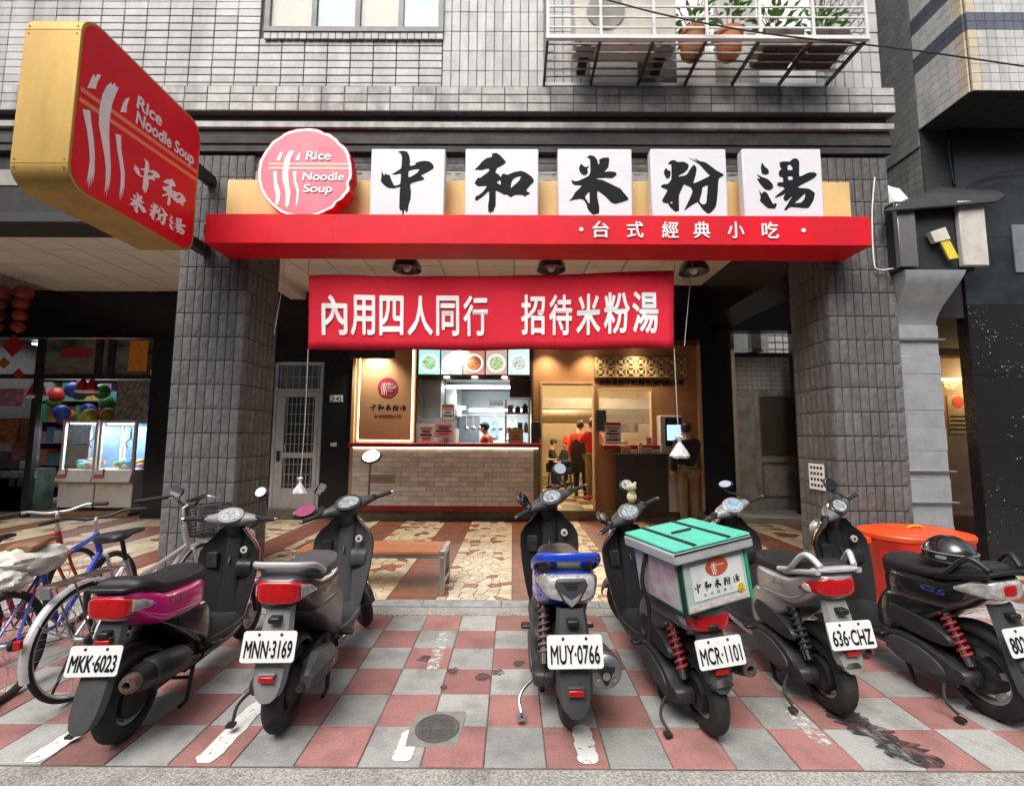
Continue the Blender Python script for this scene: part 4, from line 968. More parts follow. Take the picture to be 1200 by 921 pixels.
for i, k in enumerate(ORDER): inv(brush(k, wx(433+8.6*i), wz(483), .155, .15, YB-.0525, mInk, None), shop)
inv(text('台式經典小吃', wx(439), wz(489), wx(471)-wx(439), .045, YB-.0525, M('logo_red', (.32, .012, .03), .5), None, bold=.01), shop)
# menu boards with dishes
mBowl = ME('bowl_glow', (.80, .84, .82), .8); mDish = [ME('soup_green', (.45, .68, .45), .7), ME('soup_pale', (.55, .76, .62), .7), ME('stew_brown', (.20, .07, .03), .6), ME('noodle_green', (.52, .58, .38), .7), ME('soup_blue', (.50, .72, .72), .7)]
mPan = [ME('menu_glow_%d' % i, c_, .9) for i, c_ in enumerate([(.30, .62, .60), (.35, .42, .40), (.40, .16, .12), (.42, .30, .26), (.45, .66, .70)])]
S(MB().box(wx(488), wx(623), YB-.12, YB-.002, wz(442), hz_-.002), 'menu_case', mBlack)
for i in range(5):
    a, b_ = wx(490.5+26.2*i), wx(490.5+26.2*i+24.6)
    p_ = S(MB().box(a, b_, YB-.126, YB-.121, wz(440), hz_-.01), 'menu_panel', mPan[i])
    cz = wz(427); r_ = (b_-a)*.44
    S(MB().lathe([(r_, YB-.134), (r_, YB-.127)], 28, 'Y', ((a+b_)/2, 0, cz)), 'bowl', mBowl, p_)
    S(MB().lathe([(r_*.8, YB-.137), (r_*.8, YB-.1345)], 24, 'Y', ((a+b_)/2, 0, cz)), 'dish', mDish[i], p_)
    q_ = random.Random(i); b = MB()
    for k in range(22):
        an = q_.uniform(0, 6.28); rr = r_*.7*math.sqrt(q_.random()); b.ell(((a+b_)/2+rr*math.cos(an), YB-.138, cz+rr*math.sin(an)), .02, .004, .013, 8, 5)
    S(b, 'topping', [ME('herb_glow', (.10, .42, .10), .6), ME('onion_glow', (.75, .80, .6), .6), ME('braise_glow', (.30, .10, .03), .6), ME('herb_glow', (.10, .42, .10), .6), ME('meat_glow', (.55, .30, .22), .6)][i], p_)
# kitchen window frame, glass and counter clutter
mFr = M('bronze_frame', (.09, .06, .045), .4, metal=.3)
f_ = MB()
f_.box(KX0, KX0+.04, YB-.02, YB+.10, KZ0, KZ1); f_.box(KX1-.04, KX1, YB-.02, YB+.10, KZ0, KZ1); f_.box(KX0+.04, KX1-.04, YB-.02, YB+.10, KZ1-.04, KZ1)
kw = S(f_, 'service_window', mFr)
S(MB().box(wx(520), wx(521.5), YB+.02, YB+.06, KZ0, KZ1-.041), 'mullion', mFr, kw)
S(MB().box(KX0+.041, wx(520)-.001, YB+.035, YB+.041, KZ0, KZ1-.042), 'pane', mGlass, kw)
def lamp_disc(px, py, Y, parent, e=10, r_=.06, nm='downlight', col=(1, .85, .62)):
    p = at(px, py, Y); S(MB().lathe([(r_, p.z), (r_, p.z+.02)], 18, 'Z', (p.x, Y, 0)), nm, ME('downlight_'+str(e), col, e), parent); return p
for px_ in (523, 556, 591):
    p = Vector((wx(px_), YB-.08, wz(442)-.012)); S(MB().lathe([(.05, p.z-.008), (.05, p.z+.008)], 18, 'Z', (p.x, YB-.06, 0)), 'spot', ME('spot_glow', (1, .85, .62), 14), shop)
# soffit downlights in front of the wall
for px_ in (640, 690, 745):
    p = Vector((wx(px_), 8.36, hz_))
    S(MB().lathe([(.055, p.z-.006), (.055, p.z+.0)], 18, 'Z', (p.x, 8.36, 0)), 'downlight', ME('spot_glow', (1, .85, .62), 14))
    l = bpy.data.lights.new('downlight_lamp', 'SPOT'); l.energy = 60; l.color = (1, .80, .55); l.spot_size = R(110); l.spot_blend = .8; l.shadow_soft_size = .06
    o = bpy.data.objects.new('downlight_lamp', l); COL.objects.link(o); o.location = (p.x, 8.36, p.z-.03); inv(o, shop)
for px_ in (440, 540):
    p = Vector((wx(px_), 8.36, hz_))
    S(MB().lathe([(.055, p.z-.006), (.055, p.z+.0)], 18, 'Z', (p.x, 8.36, 0)), 'downlight', ME('spot_glow', (1, .85, .62), 14))
    l = bpy.data.lights.new('downlight_lamp', 'SPOT'); l.energy = 130; l.color = (1, .94, .84); l.spot_size = R(110); l.spot_blend = .8; l.shadow_soft_size = .06
    o = bpy.data.objects.new('downlight_lamp', l); COL.objects.link(o); o.location = (p.x, 8.36, p.z-.03); inv(o, shop)
# breeze-block frieze and menu words
VX0_, VX1_, VZ0, VZ1 = wx(698), wx(806), wz(442), wz(418)
S(MB().box(VX0_-.02, VX1_+.02, YB-.03, YB-.001, VZ0-.02, VZ1+.02), 'frieze_back', M('frieze_back', (.20, .12, .05), .6))
mBB = M('breeze_block', (.55, .40, .20), .6, rv=.2)
cw, chh = (VX1_-VX0_)/9, (VZ1-VZ0)/2
blk = MB()
e = .012
blk.box(0.006, cw-.006, -.02, 0, .006, .006+e); blk.box(.006, cw-.006, -.02, 0, chh-.006-e, chh-.006); blk.box(.006, .006+e, -.02, 0, .006+e, chh-.006-e); blk.box(cw-.006-e, cw-.006, -.02, 0, .006+e, chh-.006-e)
blk.bar((.02, -.0105, .02), (cw-.02, -.0105, chh-.02), .012, .018); blk.bar((cw-.02, -.0115, .02), (.02, -.0115, chh-.02), .012, .018)
blk.lathe([(.035, -.024), (.035, -.001)], 12, 'Y', (cw/2, 0, chh/2))
bm2 = blk.mesh('breeze_block', mBB)
for i in range(9):
    for j in range(2): put('breeze_block', bm2, shop, (VX0_+i*cw-.25, -.031, VZ0+j*chh))
inv(text('米粉湯|蚵仔煎|麵食|滷肉飯|小菜', wx(703), wz(451.5), wx(803)-wx(703), wz(444)-wz(451.5), YB-.006, mInk, None, bold=.02, depth=.004), shop)
# dining window and red sill
f_ = MB(); f_.box(GX0, GX0+.025, YB-.01, YB+.1, GZ0, GZ1); f_.box(GX1-.025, GX1, YB-.01, YB+.1, GZ0, GZ1); f_.box(GX0+.025, GX1-.025, YB-.01, YB+.1, GZ1-.025, GZ1)
gw = S(f_, 'dining_window', mTanL); S(MB().box(GX0+.026, GX1-.026, YB+.05, YB+.056, GZ0, GZ1-.026), 'pane', mGlass, gw)
S(MB().box(wx(705), wx(775), YB-.2, YB-.001, GZ0-.09, GZ0-.01), 'window_sill', mRedC, bevel=.006)
# door frame
f_ = MB(); f_.box(DX0-.0, DX0+.04, YB-.03, YB+.13, SF, DZ1); f_.box(DX1-.03, DX1, YB-.03, YB+.13, SF, DZ1); f_.box(DX0+.04, DX1-.03, YB-.03, YB+.13, DZ1-.04, DZ1)
S(f_, 'door_frame', mTanL)
# ---- room inside: dining on the right of x=.35, kitchen on the left
mRoom = M('cream_wall', (.62, .50, .32), .7, vs=2, var=.05); mRoomC = M('dining_ceiling', (.22, .19, .15), .7)
PX = wx(629)
S(MB().box(PX, PX+.08, YB+.121, 15.6, SF, 3.6), 'partition', mRoom)
S(MB().box(PX, 4.4, 15.6, 15.7, SF, 3.6), 'room_back_wall', mRoom)
S(MB().box(4.3, 4.4, YB+.26, 15.6, SF, 3.6), 'room_side_wall', mRoom)
S(MB().box(-3.6, 4.4, YB+.26, 15.7, 3.3, 3.4), 'room_ceiling', mRoomC)
rf = S(MB().box(-3.6, 4.4, 9.6, 15.7, 0, SF), 'room_floor', M('room_floor_dark', (.12, .09, .06), .4))
fl = MB(); n = 0
for i in range(9):
    for j in range(16):
        if (i+j) % 2 == 0: fl.box(PX+.1+i*.41, PX+.1+i*.41+.40, YB+.14+j*.45, YB+.14+j*.45+.44, SF, SF+.004)
S(fl, 'floor_tiles', M('room_floor_cream', (.50, .42, .28), .35), kind='stuff')
for i, (px_, py_, Y_) in enumerate([(640, 467, 10.2), (677, 465, 11.5), (725, 457, 10.4), (712, 463, 11.6), (660, 478, 13.)]):
    p = at(px_, py_, Y_); zc = 3.28
    S(MB().lathe([(.09, zc), (.09, zc+.02)], 18, 'Z', (p.x, Y_, 0)), 'ceiling_light', ME('room_glow', (1, .86, .62), 12))
    l = bpy.data.lights.new('ceiling_lamp', 'POINT'); l.energy = 75; l.color = (1, .80, .52); l.shadow_soft_size = .1
    o = bpy.data.objects.new('ceiling_lamp', l); COL.objects.link(o); o.location = (p.x, Y_, zc-.12); inv(o, shop)
S(MB().box(PX+.1, 4.29, 12.4, 12.8, 2.3, 2.6), 'bulkhead', mRoomC)
S(MB().tube([(PX+.1, 13.4, 2.15), (4.28, 13.4, 2.15)], .22, 16), 'exposed_duct', M('duct_beige', (.45, .38, .27), .5), smooth=40)
for k, px_ in enumerate((712, 722, 730, 745, 752, 760)):
    a = at(px_, 470, 15.55)
    S(MB().box(a.x-.25, a.x+.2, 15.56, 15.598, 1.7, 2.6), 'picture', M('picture_%d' % (k % 3), [(.45, .30, .15), (.55, .45, .3), (.2, .16, .12)][k % 3], .5, vs=4, var=.3), bevel=.01)
# kitchen
mKW = M('kitchen_tile', (.36, .41, .43), .25, vs=3, var=.06)
S(MB().box(-3.5, PX, 12.2, 12.3, SF, 3.3), 'kitchen_back', mKW)
S(MB().box(-3.4, -3.3, YB+.13, 12.2, SF, 3.3), 'kitchen_side', mSteel)
S(MB().box(KX0-.6, PX-.01, YB+.14, 12.19, 2.75, 2.8), 'kitchen_ceiling', M('kitchen_ceiling', (.12, .13, .14), .6))
mTubeW = ME('kitchen_tube', (.88, .96, 1), 16)
for x0, x1, Y_, zc in ((-1.5, .1, 9.7, 2.6), (-1.1, .3, 11.4, 2.2), (-2.2, -1.2, 11.4, 2.25)):
    S(MB().tube([(x0, Y_, zc), (x1, Y_, zc)], .03, 10), 'tube_light', mTubeW)
    area('tube_lamp', ((x0+x1)/2, Y_, zc-.05), x1-x0, 34, (.90, .96, 1), shop, sy=.08)
S(MB().box(-1.0, .25, 11.7, 12.19, SF, 1.12), 'work_bench', mSteel)
S(MB().box(-2.6, -1.25, 10.6, 11.4, SF, 1.3), 'cooker', mSteel, bevel=.01)
S(MB().box(-2.5, -1.3, 10.5, 11.5, 2.0, 2.75), 'extractor_hood', mSteel, bevel=.02)
sh_ = MB()
for z in (1.25, 1.62, 2.0): sh_.box(wx(592), wx(622), 9.1, 9.6, z, z+.025)
for x in (wx(592), wx(622)):
    for y in (9.1, 9.57): sh_.box(x-.012, x+.012, y, y+.024, SF, 2.3)
S(sh_, 'steel_rack', mSteel)
def clutter(x0, x1, y0, y1, z, n, seed, hmax=.25, cols=((.7, .7, .7), (.1, .3, .5), (.12, .4, .15), (.5, .1, .08), (.3, .2, .1), (.05, .05, .05), (.6, .55, .4))):
    q_ = random.Random(seed)
    for k in range(n):
        x = x0+(x1-x0)*(k+.5)/n; y = q_.uniform(y0, y1); w_ = (x1-x0)/n*.42; h = hmax*q_.uniform(.35, 1); ci = q_.randrange(len(cols))
        mt = M('item_%d_%d' % (seed % 3, ci), cols[ci], .5)
        lb = f'kitchen item {k}'
        if q_.random() < .5: b = MB().lathe([(w_*.8, z), (w_, z+h*.1), (w_, z+h*.7), (w_*.5, z+h*.85), (w_*.5, z+h)], 14, 'Z', (x, y, 0)); nm = 'jar'
        else: b = MB().box(x-w_, x+w_, y-w_*.7, y+w_*.7, z, z+h); nm = 'carton'
        S(b, nm, mt, smooth=40)
clutter(-.95, .2, 11.75, 12.1, 1.121, 7, 1); clutter(wx(593), wx(621), 9.2, 9.5, 1.276, 3, 2, .2); clutter(wx(593), wx(621), 9.2, 9.5, 1.646, 4, 4, .22); clutter(wx(593), wx(621), 9.2, 9.5, 2.026, 3, 5, .2)
S(MB().box(wx(569), wx(588), 9.9, 9.95, at(570, 475, 9.9).z, at(570, 468, 9.9).z), 'hanging_sign', mBlack)
S(MB().box(-1.45, -.9, 12.1, 12.195, 1.3, 2.1), 'wall_cabinet', M('cabinet_grey', (.10, .11, .12), .4))
S(MB().box(-.2, .12, 12.15, 12.195, 1.45, 2.0), 'wall_poster', M('poster_pale', (.5, .5, .45), .6, vs=9, var=.3))
S(MB().box(-.75, -.4, 12.13, 12.195, 1.5, 1.95), 'wall_notice', M('notice_blue', (.2, .35, .5), .6, vs=9, var=.3))
S(MB().box(KX0+.05, wx(512), 9.0, 9.5, 1.9, 2.7), 'upper_shelf', M('shelf_dark', (.05, .05, .052), .5)); S(MB().box(wx(597), KX1+.1, 8.95, 9.7, 2.32, 2.74), 'air_handler', M('handler_dark', (.06, .06, .06), .5))
for k_ in range(7):
    xx = -1.15+.17*k_; S(MB().tube([(xx, 11.2, 2.05), (xx, 11.2, 1.8)], .008, 6).ell((xx, 11.2, 1.74), .05, .02, .06, 10, 6), 'ladle', mSteel)
S(MB().tube([(-1.3, 11.2, 2.05), (.1, 11.2, 2.05)], .012, 8), 'utensil_rail', mSteel)
for k_, (xx, hh) in enumerate(((-1.9, .5), (-1.5, .42))): S(MB().lathe([(.2, 1.301), (.21, 1.31), (.21, 1.3+hh), (.19, 1.3+hh), (.05, 1.33+hh)], 20, 'Z', (xx, 10.9, 0)), 'stock_pot', mSteel, smooth=40)
# glow board, posters and leaflets at the counter
def notice(px0, py0, px1, py1, Y_, col, label, lines=3, frame=None, cat='notice', nm='notice', head=None):
    a, b_ = at(px0, py0, Y_), at(px1, py1, Y_); t = thing(nm, label, cat, ((a.x+b_.x)/2, Y_, b_.z))
    wb(MB().box(a.x, b_.x, Y_, Y_+.012, b_.z, a.z), 'sheet', M('sheet_'+nm+str(px0), col, .6, vs=4, var=.06), t)
    H = a.z-b_.z; W = b_.x-a.x
    if frame: 
        f = MB(); e = .018; f.box(a.x-e, a.x, Y_-.008, Y_+.014, b_.z-e, a.z+e); f.box(b_.x, b_.x+e, Y_-.008, Y_+.014, b_.z-e, a.z+e); f.box(a.x, b_.x, Y_-.008, Y_+.014, a.z, a.z+e); f.box(a.x, b_.x, Y_-.008, Y_+.014, b_.z-e, b_.z); wb(f, 'frame', frame, t)
    if head: wb(MB().box(a.x+.003, b_.x-.003, Y_-.003, Y_-.0005, a.z-H*.12, a.z-.004), 'heading', head, t)
    for k in range(lines):
        z = a.z-H*(.24+.68*k/max(lines, 1)); w_ = W*(.8 if k % 2 == 0 else .55)
        wb(MB().box(a.x+(W-w_)/2, a.x+(W+w_)/2, Y_-.003, Y_-.0005, z-H*.035, z+H*.035), 'print_line', mInk if k % 3 else M('print_red', (.45, .04, .05), .6), t)
    return t
mGoldF = M('gold_frame', (.40, .30, .14), .4, metal=.6)
notice(519, 475, 531, 492, YB-.05, (.55, .52, .48), 'small framed certificate in the kitchen window', 3, mGoldF)
notice(491, 496, 508, 519, YB-.10, (.60, .62, .55), 'pale leaflet holder at the left end of the counter', 4)
notice(509, 494, 531, 513, YB-.08, (.62, .40, .40), 'pinkish price notice on the counter beside the leaflet holder', 4)
notice(597, 503, 612, 519, YB-.12, (.50, .42, .28), 'gold framed card standing at the right end of the counter', 3, mGoldF)
notice(709, 495, 728, 521, YB-.22, (.70, .66, .63), 'white notice with red heading taped to the dining window', 5, head=mRedC)
notice(757, 512, 764, 521, YB-.12, (.55, .5, .45), 'tiny table card on the red window sill', 2)
tg(wb(MB().box(wx(622), wx(634), YB-.1, YB-.03, wz(514), wz(494)), 'wall_speaker', mBlack, shop, bevel=.02), '', '') if 0 else S(MB().box(wx(622), wx(633.5), YB-.12, YB-.035, wz(514), wz(494)), 'card_reader', mBlack, bevel=.015)
S(MB().box(wx(698.5), wx(710), YB-.06, YB-.012, wz(505), wz(480)), 'control_panel', mBlack, bevel=.01)
tvp = at(440, 412, 8.3)
tv = tg(MB().box(at(410, 412, 8.2).x, at(464, 412, 8.2).x, 8.14, 8.18, wz(421, 8.16), wz(403.5, 8.16)).build('television', mBlack, None, bevel=.006), 'black television panel hanging below the shop header at the left', 'television')
# cabinet under the window with tissue boxes, kiosk
cb = thing('serving_cabinet', 'dark cabinet under the dining window holding trays and boxes', 'cabinet', (wx(746), 8.4, SF))
wb(MB().box(wx(717), wx(776), 8.33, YB-.205, SF, wz(531, 8.35)), 'body', M('cabinet_dark', (.035, .028, .022), .4), cb, bevel=.006)
for k, (a, b_, y0, y1, col) in enumerate([(727, 738, 530, 522, (.50, .33, .15)), (738, 746, 531, 526, (.55, .5, .42)), (747, 752, 531, 518, (.6, .5, .4)), (752, 763, 531, 524, (.42, .4, .38)), (763, 772, 531, 526, (.5, .48, .45))]):
    x0, x1 = at(a, 500, 8.4).x, at(b_, 500, 8.4).x; z0 = wz(531, 8.35)+.002; z1 = wz(y1, 8.4)
    tg(MB().box(x0+.004, x1-.004, 8.36, 8.385+.06*(k % 2)+.06, z0, z1).build('serving_box', M('box_%d' % k, col, .6, vs=6), None, bevel=.004), ['open brown carton at the left end of the serving cabinet', 'small beige tissue box beside the brown carton on the cabinet', 'tall tan carton standing on the serving cabinet', 'grey low box right of the tall carton on the cabinet', 'pale box at the right end of the serving cabinet'][k], 'box')
kk_ = thing('order_kiosk', 'white ordering kiosk with a glowing blue screen by the shop wall', 'kiosk', (wx(783), 8.45, SF))
wb(MB().box(wx(773, 8.4), wx(799, 8.4), 8.38, YB-.01, SF, wz(486, 8.4)), 'case', M('kiosk_white', (.6, .58, .55), .4), kk_, bevel=.02)
wb(MB().box(wx(779, 8.4), wx(798, 8.4), 8.372, 8.379, wz(522, 8.4), wz(489, 8.4)), 'bezel', mBlack, kk_)
wb(MB().box(wx(781, 8.4), wx(797, 8.4), 8.368, 8.3715, wz(515, 8.4), wz(497, 8.4)), 'screen', ME('screen_blue', (.25, .42, .95), 1.6), kk_)
# aluminium door at the left, house numbers, socket plates
ad = thing('aluminium_door', 'aluminium door with barred glass at the back of the arcade left of the shop', 'door', (wx(347), YB, 0))
AX0, AX1 = wx(318.5), wx(376)
zt = 2.94
f_ = MB(); f_.box(AX0, AX0+.06, YB+.02, YB+.1, 0, zt); f_.box(AX1-.06, AX1, YB+.02, YB+.1, 0, zt); f_.box(AX0+.06, AX1-.06, YB+.02, YB+.1, zt-.05, zt); zm = wz(460); f_.box(AX0+.06, AX1-.06, YB+.02, YB+.1, zm, zm+.06)
wb(f_, 'frame', mAlu, ad)
lx0, lx1 = wx(332), AX1-.075
f_ = MB(); f_.box(AX0+.062, lx0, YB+.03, YB+.08, .02, zm-.005); f_.box(lx1-.07, lx1, YB+.03, YB+.08, .02, zm-.005)
for z0, z1 in ((.02, .55), (1.12, 1.22), (zm-.1, zm-.005)): f_.box(lx0+.001, lx1-.071, YB+.03, YB+.08, z0, z1)
wb(f_, 'leaf', mAlu, ad)
wb(MB().box(lx0, lx1-.07, YB+.085, YB+.09, .5, zm), 'pane', M('door_glass', (.045, .06, .065), .15), ad)
wb(MB().box(AX0+.06, AX1-.06, YB+.06, YB+.07, zm+.06, zt-.05), 'transom_pane', M('transom_blue', (.14, .19, .26), .2, vs=2, var=.3), ad)
f_ = MB()
for k in range(7): x = lx0+(lx1-.07-lx0)*(k+.5)/7; f_.box(x-.005, x+.005, YB+.05, YB+.06, .55, zm-.1)
for k in range(9): z = .62+k*.19; f_.box(lx0, lx1-.07, YB+.046, YB+.049, z-.005, z+.005)
for k in range(7): x = AX0+.1+(AX1-AX0-.2)*k/6; f_.box(x-.005, x+.005, YB+.035, YB+.045, zm+.06, zt-.05)
f_.box(AX0+.06, AX1-.06, YB+.03, YB+.034, (zm+zt)/2, (zm+zt)/2+.01)
wb(f_, 'grille', mAlu, ad); wb(MB().box(AX0+.12, AX0+.16, YB-.01, YB+.029, 1.05, 1.25), 'handle', mBlack, ad, bevel=.005)
mBlueP = M('plate_blue', (.05, .22, .33), .5)
def house_no(px, py, s, label):
    c = at(px, py, YB-.01); t = thing('house_number', label, 'house number', c)
    wb(MB().box(c.x-.13, c.x+.13, YB-.012, YB-.002, c.z-.075, c.z+.075), 'plate', mBlueP, t, bevel=.003)
    wb(MB().box(c.x-.055, c.x+.12, YB-.0145, YB-.0125, c.z-.055, c.z+.055), 'panel', mLet, t)
    inv(text(s, c.x-.045, c.z-.04, .155, .08, YB-.016, mInk, None, bold=.03), t)
    inv(text('街', c.x-.12, c.z-.05, .05, .1, YB-.0145, mLet, None, bold=.01), t)
house_no(183, 466.5, '144', 'blue and white house number plate on the pier beside the game shop'); house_no(394, 467, '142', 'blue and white house number plate between the aluminium door and noodle shop')
for px_, py_, lb in ((182, 518, 'cream wall socket on the black pier beside the claw machines'), (391, 521, 'cream wall socket on the black wall between aluminium door and noodle shop')):
    c = at(px_, py_, YB); tg(MB().box(c.x-.06, c.x+.06, YB-.01, YB-.001, c.z-.035, c.z+.035).build('wall_socket', M('socket_cream', (.62, .55, .38), .5), None, bevel=.004), lb, 'socket')
# steel door, white tiled wall and open light well on the right
YD = 9.3
sdr = thing('steel_door', 'worn stainless steel double door under a white tiled wall', 'door', (at(900, 598, YD).x, YD, .1))
sx0, sx1, szt = at(861, 500, YD).x, at(940, 500, YD).x, wz(456, YD)
mSD = M('worn_steel', (.58, .54, .48), .42, metal=.3, vs=3, var=.25, bump=.1, bs=8)
xm = at(885, 500, YD).x
wb(MB().box(sx0, xm-.004, YD, YD+.05, .1, szt-.12), 'door_leaf', mSD, sdr); wb(MB().box(xm+.004, sx1, YD, YD+.05, .1, szt-.002), 'door_leaf', mSD, sdr); wb(MB().box(sx0, xm-.004, YD-.005, YD+.05, szt-.115, szt), 'door_head', mSD, sdr)
wb(MB().box(xm+.12, sx1-.1, YD-.014, YD-.003, wz(530, YD), szt-.14), 'mesh_panel', M('door_mesh', (.22, .19, .15), .5, metal=.7, vs=60, var=.4), sdr)
f_ = MB()
for z0, z1 in ((wz(532, YD), szt-.12), (.35, wz(540, YD))):
    f_.box(xm+.1, xm+.12, YD-.02, YD-.002, z0, z1); f_.box(sx1-.1, sx1-.08, YD-.02, YD-.002, z0, z1); f_.box(xm+.12, sx1-.1, YD-.02, YD-.002, z1-.02, z1); f_.box(xm+.12, sx1-.1, YD-.02, YD-.002, z0, z0+.02)
wb(f_, 'door_moulding', mSteel, sdr); wb(MB().box(sx1-.05, sx1-.02, YD-.04, YD-.001, 1.2, 1.45), 'handle', mBlack, sdr)
tw2 = thing('tiled_wall', 'white square-tiled wall above the steel door', 'wall', ((sx0+sx1)/2, YD, szt))
wb(MB().box(sx0-.2, sx1+.3, YD+.012, YD+.2, szt+.003, wz(412, YD)), 'backing', mGrout, tw2)
nx_ = 14; tw3 = (sx1-sx0)/nx_; wm = MB().box(.004, tw3-.004, 0, .02, .004, tw3-.004).mesh('tile', mWT)
nz_ = int((wz(412, YD)-szt)/tw3)
for i in range(-1, nx_+2):
    for j in range(nz_): put('tile', wm, tw2, (sx0+i*tw3-(sx0+sx1)/2, -.002, j*tw3+.004))
fw = thing('light_well_wall', 'far pale tiled wall seen through the gap above the white tiles', 'wall', (7, 12.5, 0))
wb(MB().box(5.5, 12, 12.5, 12.7, 0, 9), 'wall', M('well_wall', (.42, .42, .41), .5), fw)
for i in range(16):
    for j in range(22): pass
gm = MB()
for i in range(22): gm.box(5.6+i*.22, 5.606+i*.22+.012, 12.488, 12.499, 2.5, 7)
for j in range(24): gm.box(5.5, 10.5, 12.484, 12.487, 2.6+j*.2, 2.618+j*.2)
wb(gm, 'tile_joints', mGrout, fw, kind='stuff')
wb(MB().box(5.6, 7.0, 12.2, 12.48, 2.6, 7), 'shaft', mGT, fw)
eb = at(884, 398, YD-.1); tg(MB().box(eb.x-.1, eb.x+.1, YD-.18, YD-.02, eb.z-.22, eb.z+.22).build('meter_box', M('meter_cream', (.6, .58, .52), .5), None, bevel=.012), 'small cream meter box standing on the ledge above the steel door', 'meter box')
tg(MB().box(eb.x-.11, eb.x+.11, YD-.2, YD-.0, eb.z-.26, eb.z-.222).build('ledge_bracket', mAlu, None), 'thin metal bracket under the cream meter box', 'bracket')

# ================================================================ claw machine shop on the left
LS = thing('arcade_game_shop', 'dim game shop front with transom windows left of the pillar', 'shop', (-7, YB, 0))
def L_(b, n, m, p=None, **k): return wb(b, n, m, p or LS, **k)
L_(MB().box(-14, wx(206)-.003, YB, YB+.2, wz(398), ZC), 'header', mBlackG)
L_(MB().box(wx(173), wx(206)-.004, YB-.02, YB-.001, 0, ZC), 'pier', mBlackG)
L_(MB().box(-14, wx(173)-.003, 12.0, 12.1, 0, 4), 'back_wall', M('game_wall', (.10, .08, .07), .7))
L_(MB().box(-14, wx(206), YB+.21, 12, 3.6, 3.7), 'shop_ceiling', mBlack)
L_(MB().box(-11.4, -11.2, Y0+.06, 12, 0, ZC), 'end_wall', mPlitD)
L_(MB().box(-11.2, -10.5, Y0+.06, Y0+.7, 0, ZC-.01), 'end_pier', mPlitD)
L_(MB().box(wx(206), wx(206)+.1, YB+.26, 12, 0, 3.7), 'shop_side', mBlack)
fr_ = MB(); zt0, zt1 = wz(441), wz(399)
fr_.box(-14, wx(173), YB+.02, YB+.1, zt0-.08, zt0); 
for px_ in (36, 106, 121): fr_.box(wx(px_)-.06, wx(px_)+.06, YB+.02, YB+.1, zt0+.001, zt1)
fr_.box(wx(36)-.06, wx(36)+.06, YB+.02, YB+.1, 0, zt0-.081)
L_(fr_, 'transom_frame', mBlack)
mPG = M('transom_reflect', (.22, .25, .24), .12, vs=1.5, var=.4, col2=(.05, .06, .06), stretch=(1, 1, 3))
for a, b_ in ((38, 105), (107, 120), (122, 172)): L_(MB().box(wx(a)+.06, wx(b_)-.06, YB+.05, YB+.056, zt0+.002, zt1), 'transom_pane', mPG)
L_(MB().box(wx(61), wx(97), YB+.03, YB+.045, wz(421), wz(410)), 'red_banner_strip', M('strip_red', (.35, .03, .04), .6))
L_(MB().box(wx(130), wx(172)-.06, YB+.06, YB+.066, wz(494), wz(447)), 'film_pane', M('plastic_film', (.25, .26, .24), .2, vs=14, var=.5, col2=(.08, .08, .08)))
ofu = M('orange_paper', (.60, .14, .02), .6, vs=14, var=.3, col2=(.65, .35, .05))
tg(MB().box(wx(145), wx(167), YB-.02, YB-.012, wz(437), wz(401)).build('paper_charm', ofu, None), 'orange new year paper charm hung on the transom window', 'decoration')
def diamond(px, py, s, col, label):
    c = at(px, py, YB-.05); m_ = M('charm_%d' % px, col, .6, vs=9, var=.2)
    tg(MB().prism([(c.x, c.z+s), (c.x+s, c.z), (c.x, c.z-s), (c.x-s, c.z)], YB-.06, YB-.045, 'XZ').build('diamond_charm', m_, None), label, 'decoration')
diamond(16, 405, .22, (.50, .03, .02), 'big red diamond paper charm at the far left'); diamond(5, 425, .12, (.45, .22, .04), 'gold diamond charm below the big red one'); diamond(22, 438, .11, (.5, .05, .03), 'small red diamond charm beside the gold one')
mLan = M('lantern_red', (.26, .03, .012), .5, vs=10, var=.2, rv=.15)
for px0, lb in ((26, 'string of red globe lanterns hanging at the left, nearer the pillar'), (-1, 'string of red globe lanterns cut by the left edge of the picture')):
    t = thing('lantern_string', lb, 'lanterns', at(px0, 335, 7.6))
    for k, py in enumerate((343, 356, 370, 383)):
        c = at(px0-1.5*k+(2 if k == 0 else 0), py, 7.6); r_ = (.135, .11, .10, .095)[k]
        b = MB(); rings = []
        for i in range(1, 9):
            th_ = -PI/2+PI*i/9; rings.append([(c.x+r_*math.cos(th_)*math.cos(a)*(1+.03*math.cos(a*10)), 7.6+r_*math.cos(th_)*math.sin(a)*(1+.03*math.cos(a*10)), c.z+r_*.98*math.sin(th_)) for a in [2*PI*q_/40 for q_ in range(40)]])
        b.loft(rings); wb(b, 'lantern', mLan, t, smooth=50)
    a = at(px0, 335, 7.6); wb(MB().tube([(a.x, 7.6, ZC), (a.x, 7.6, at(px0, 390, 7.6).z)], .006), 'cord', mStr, t)
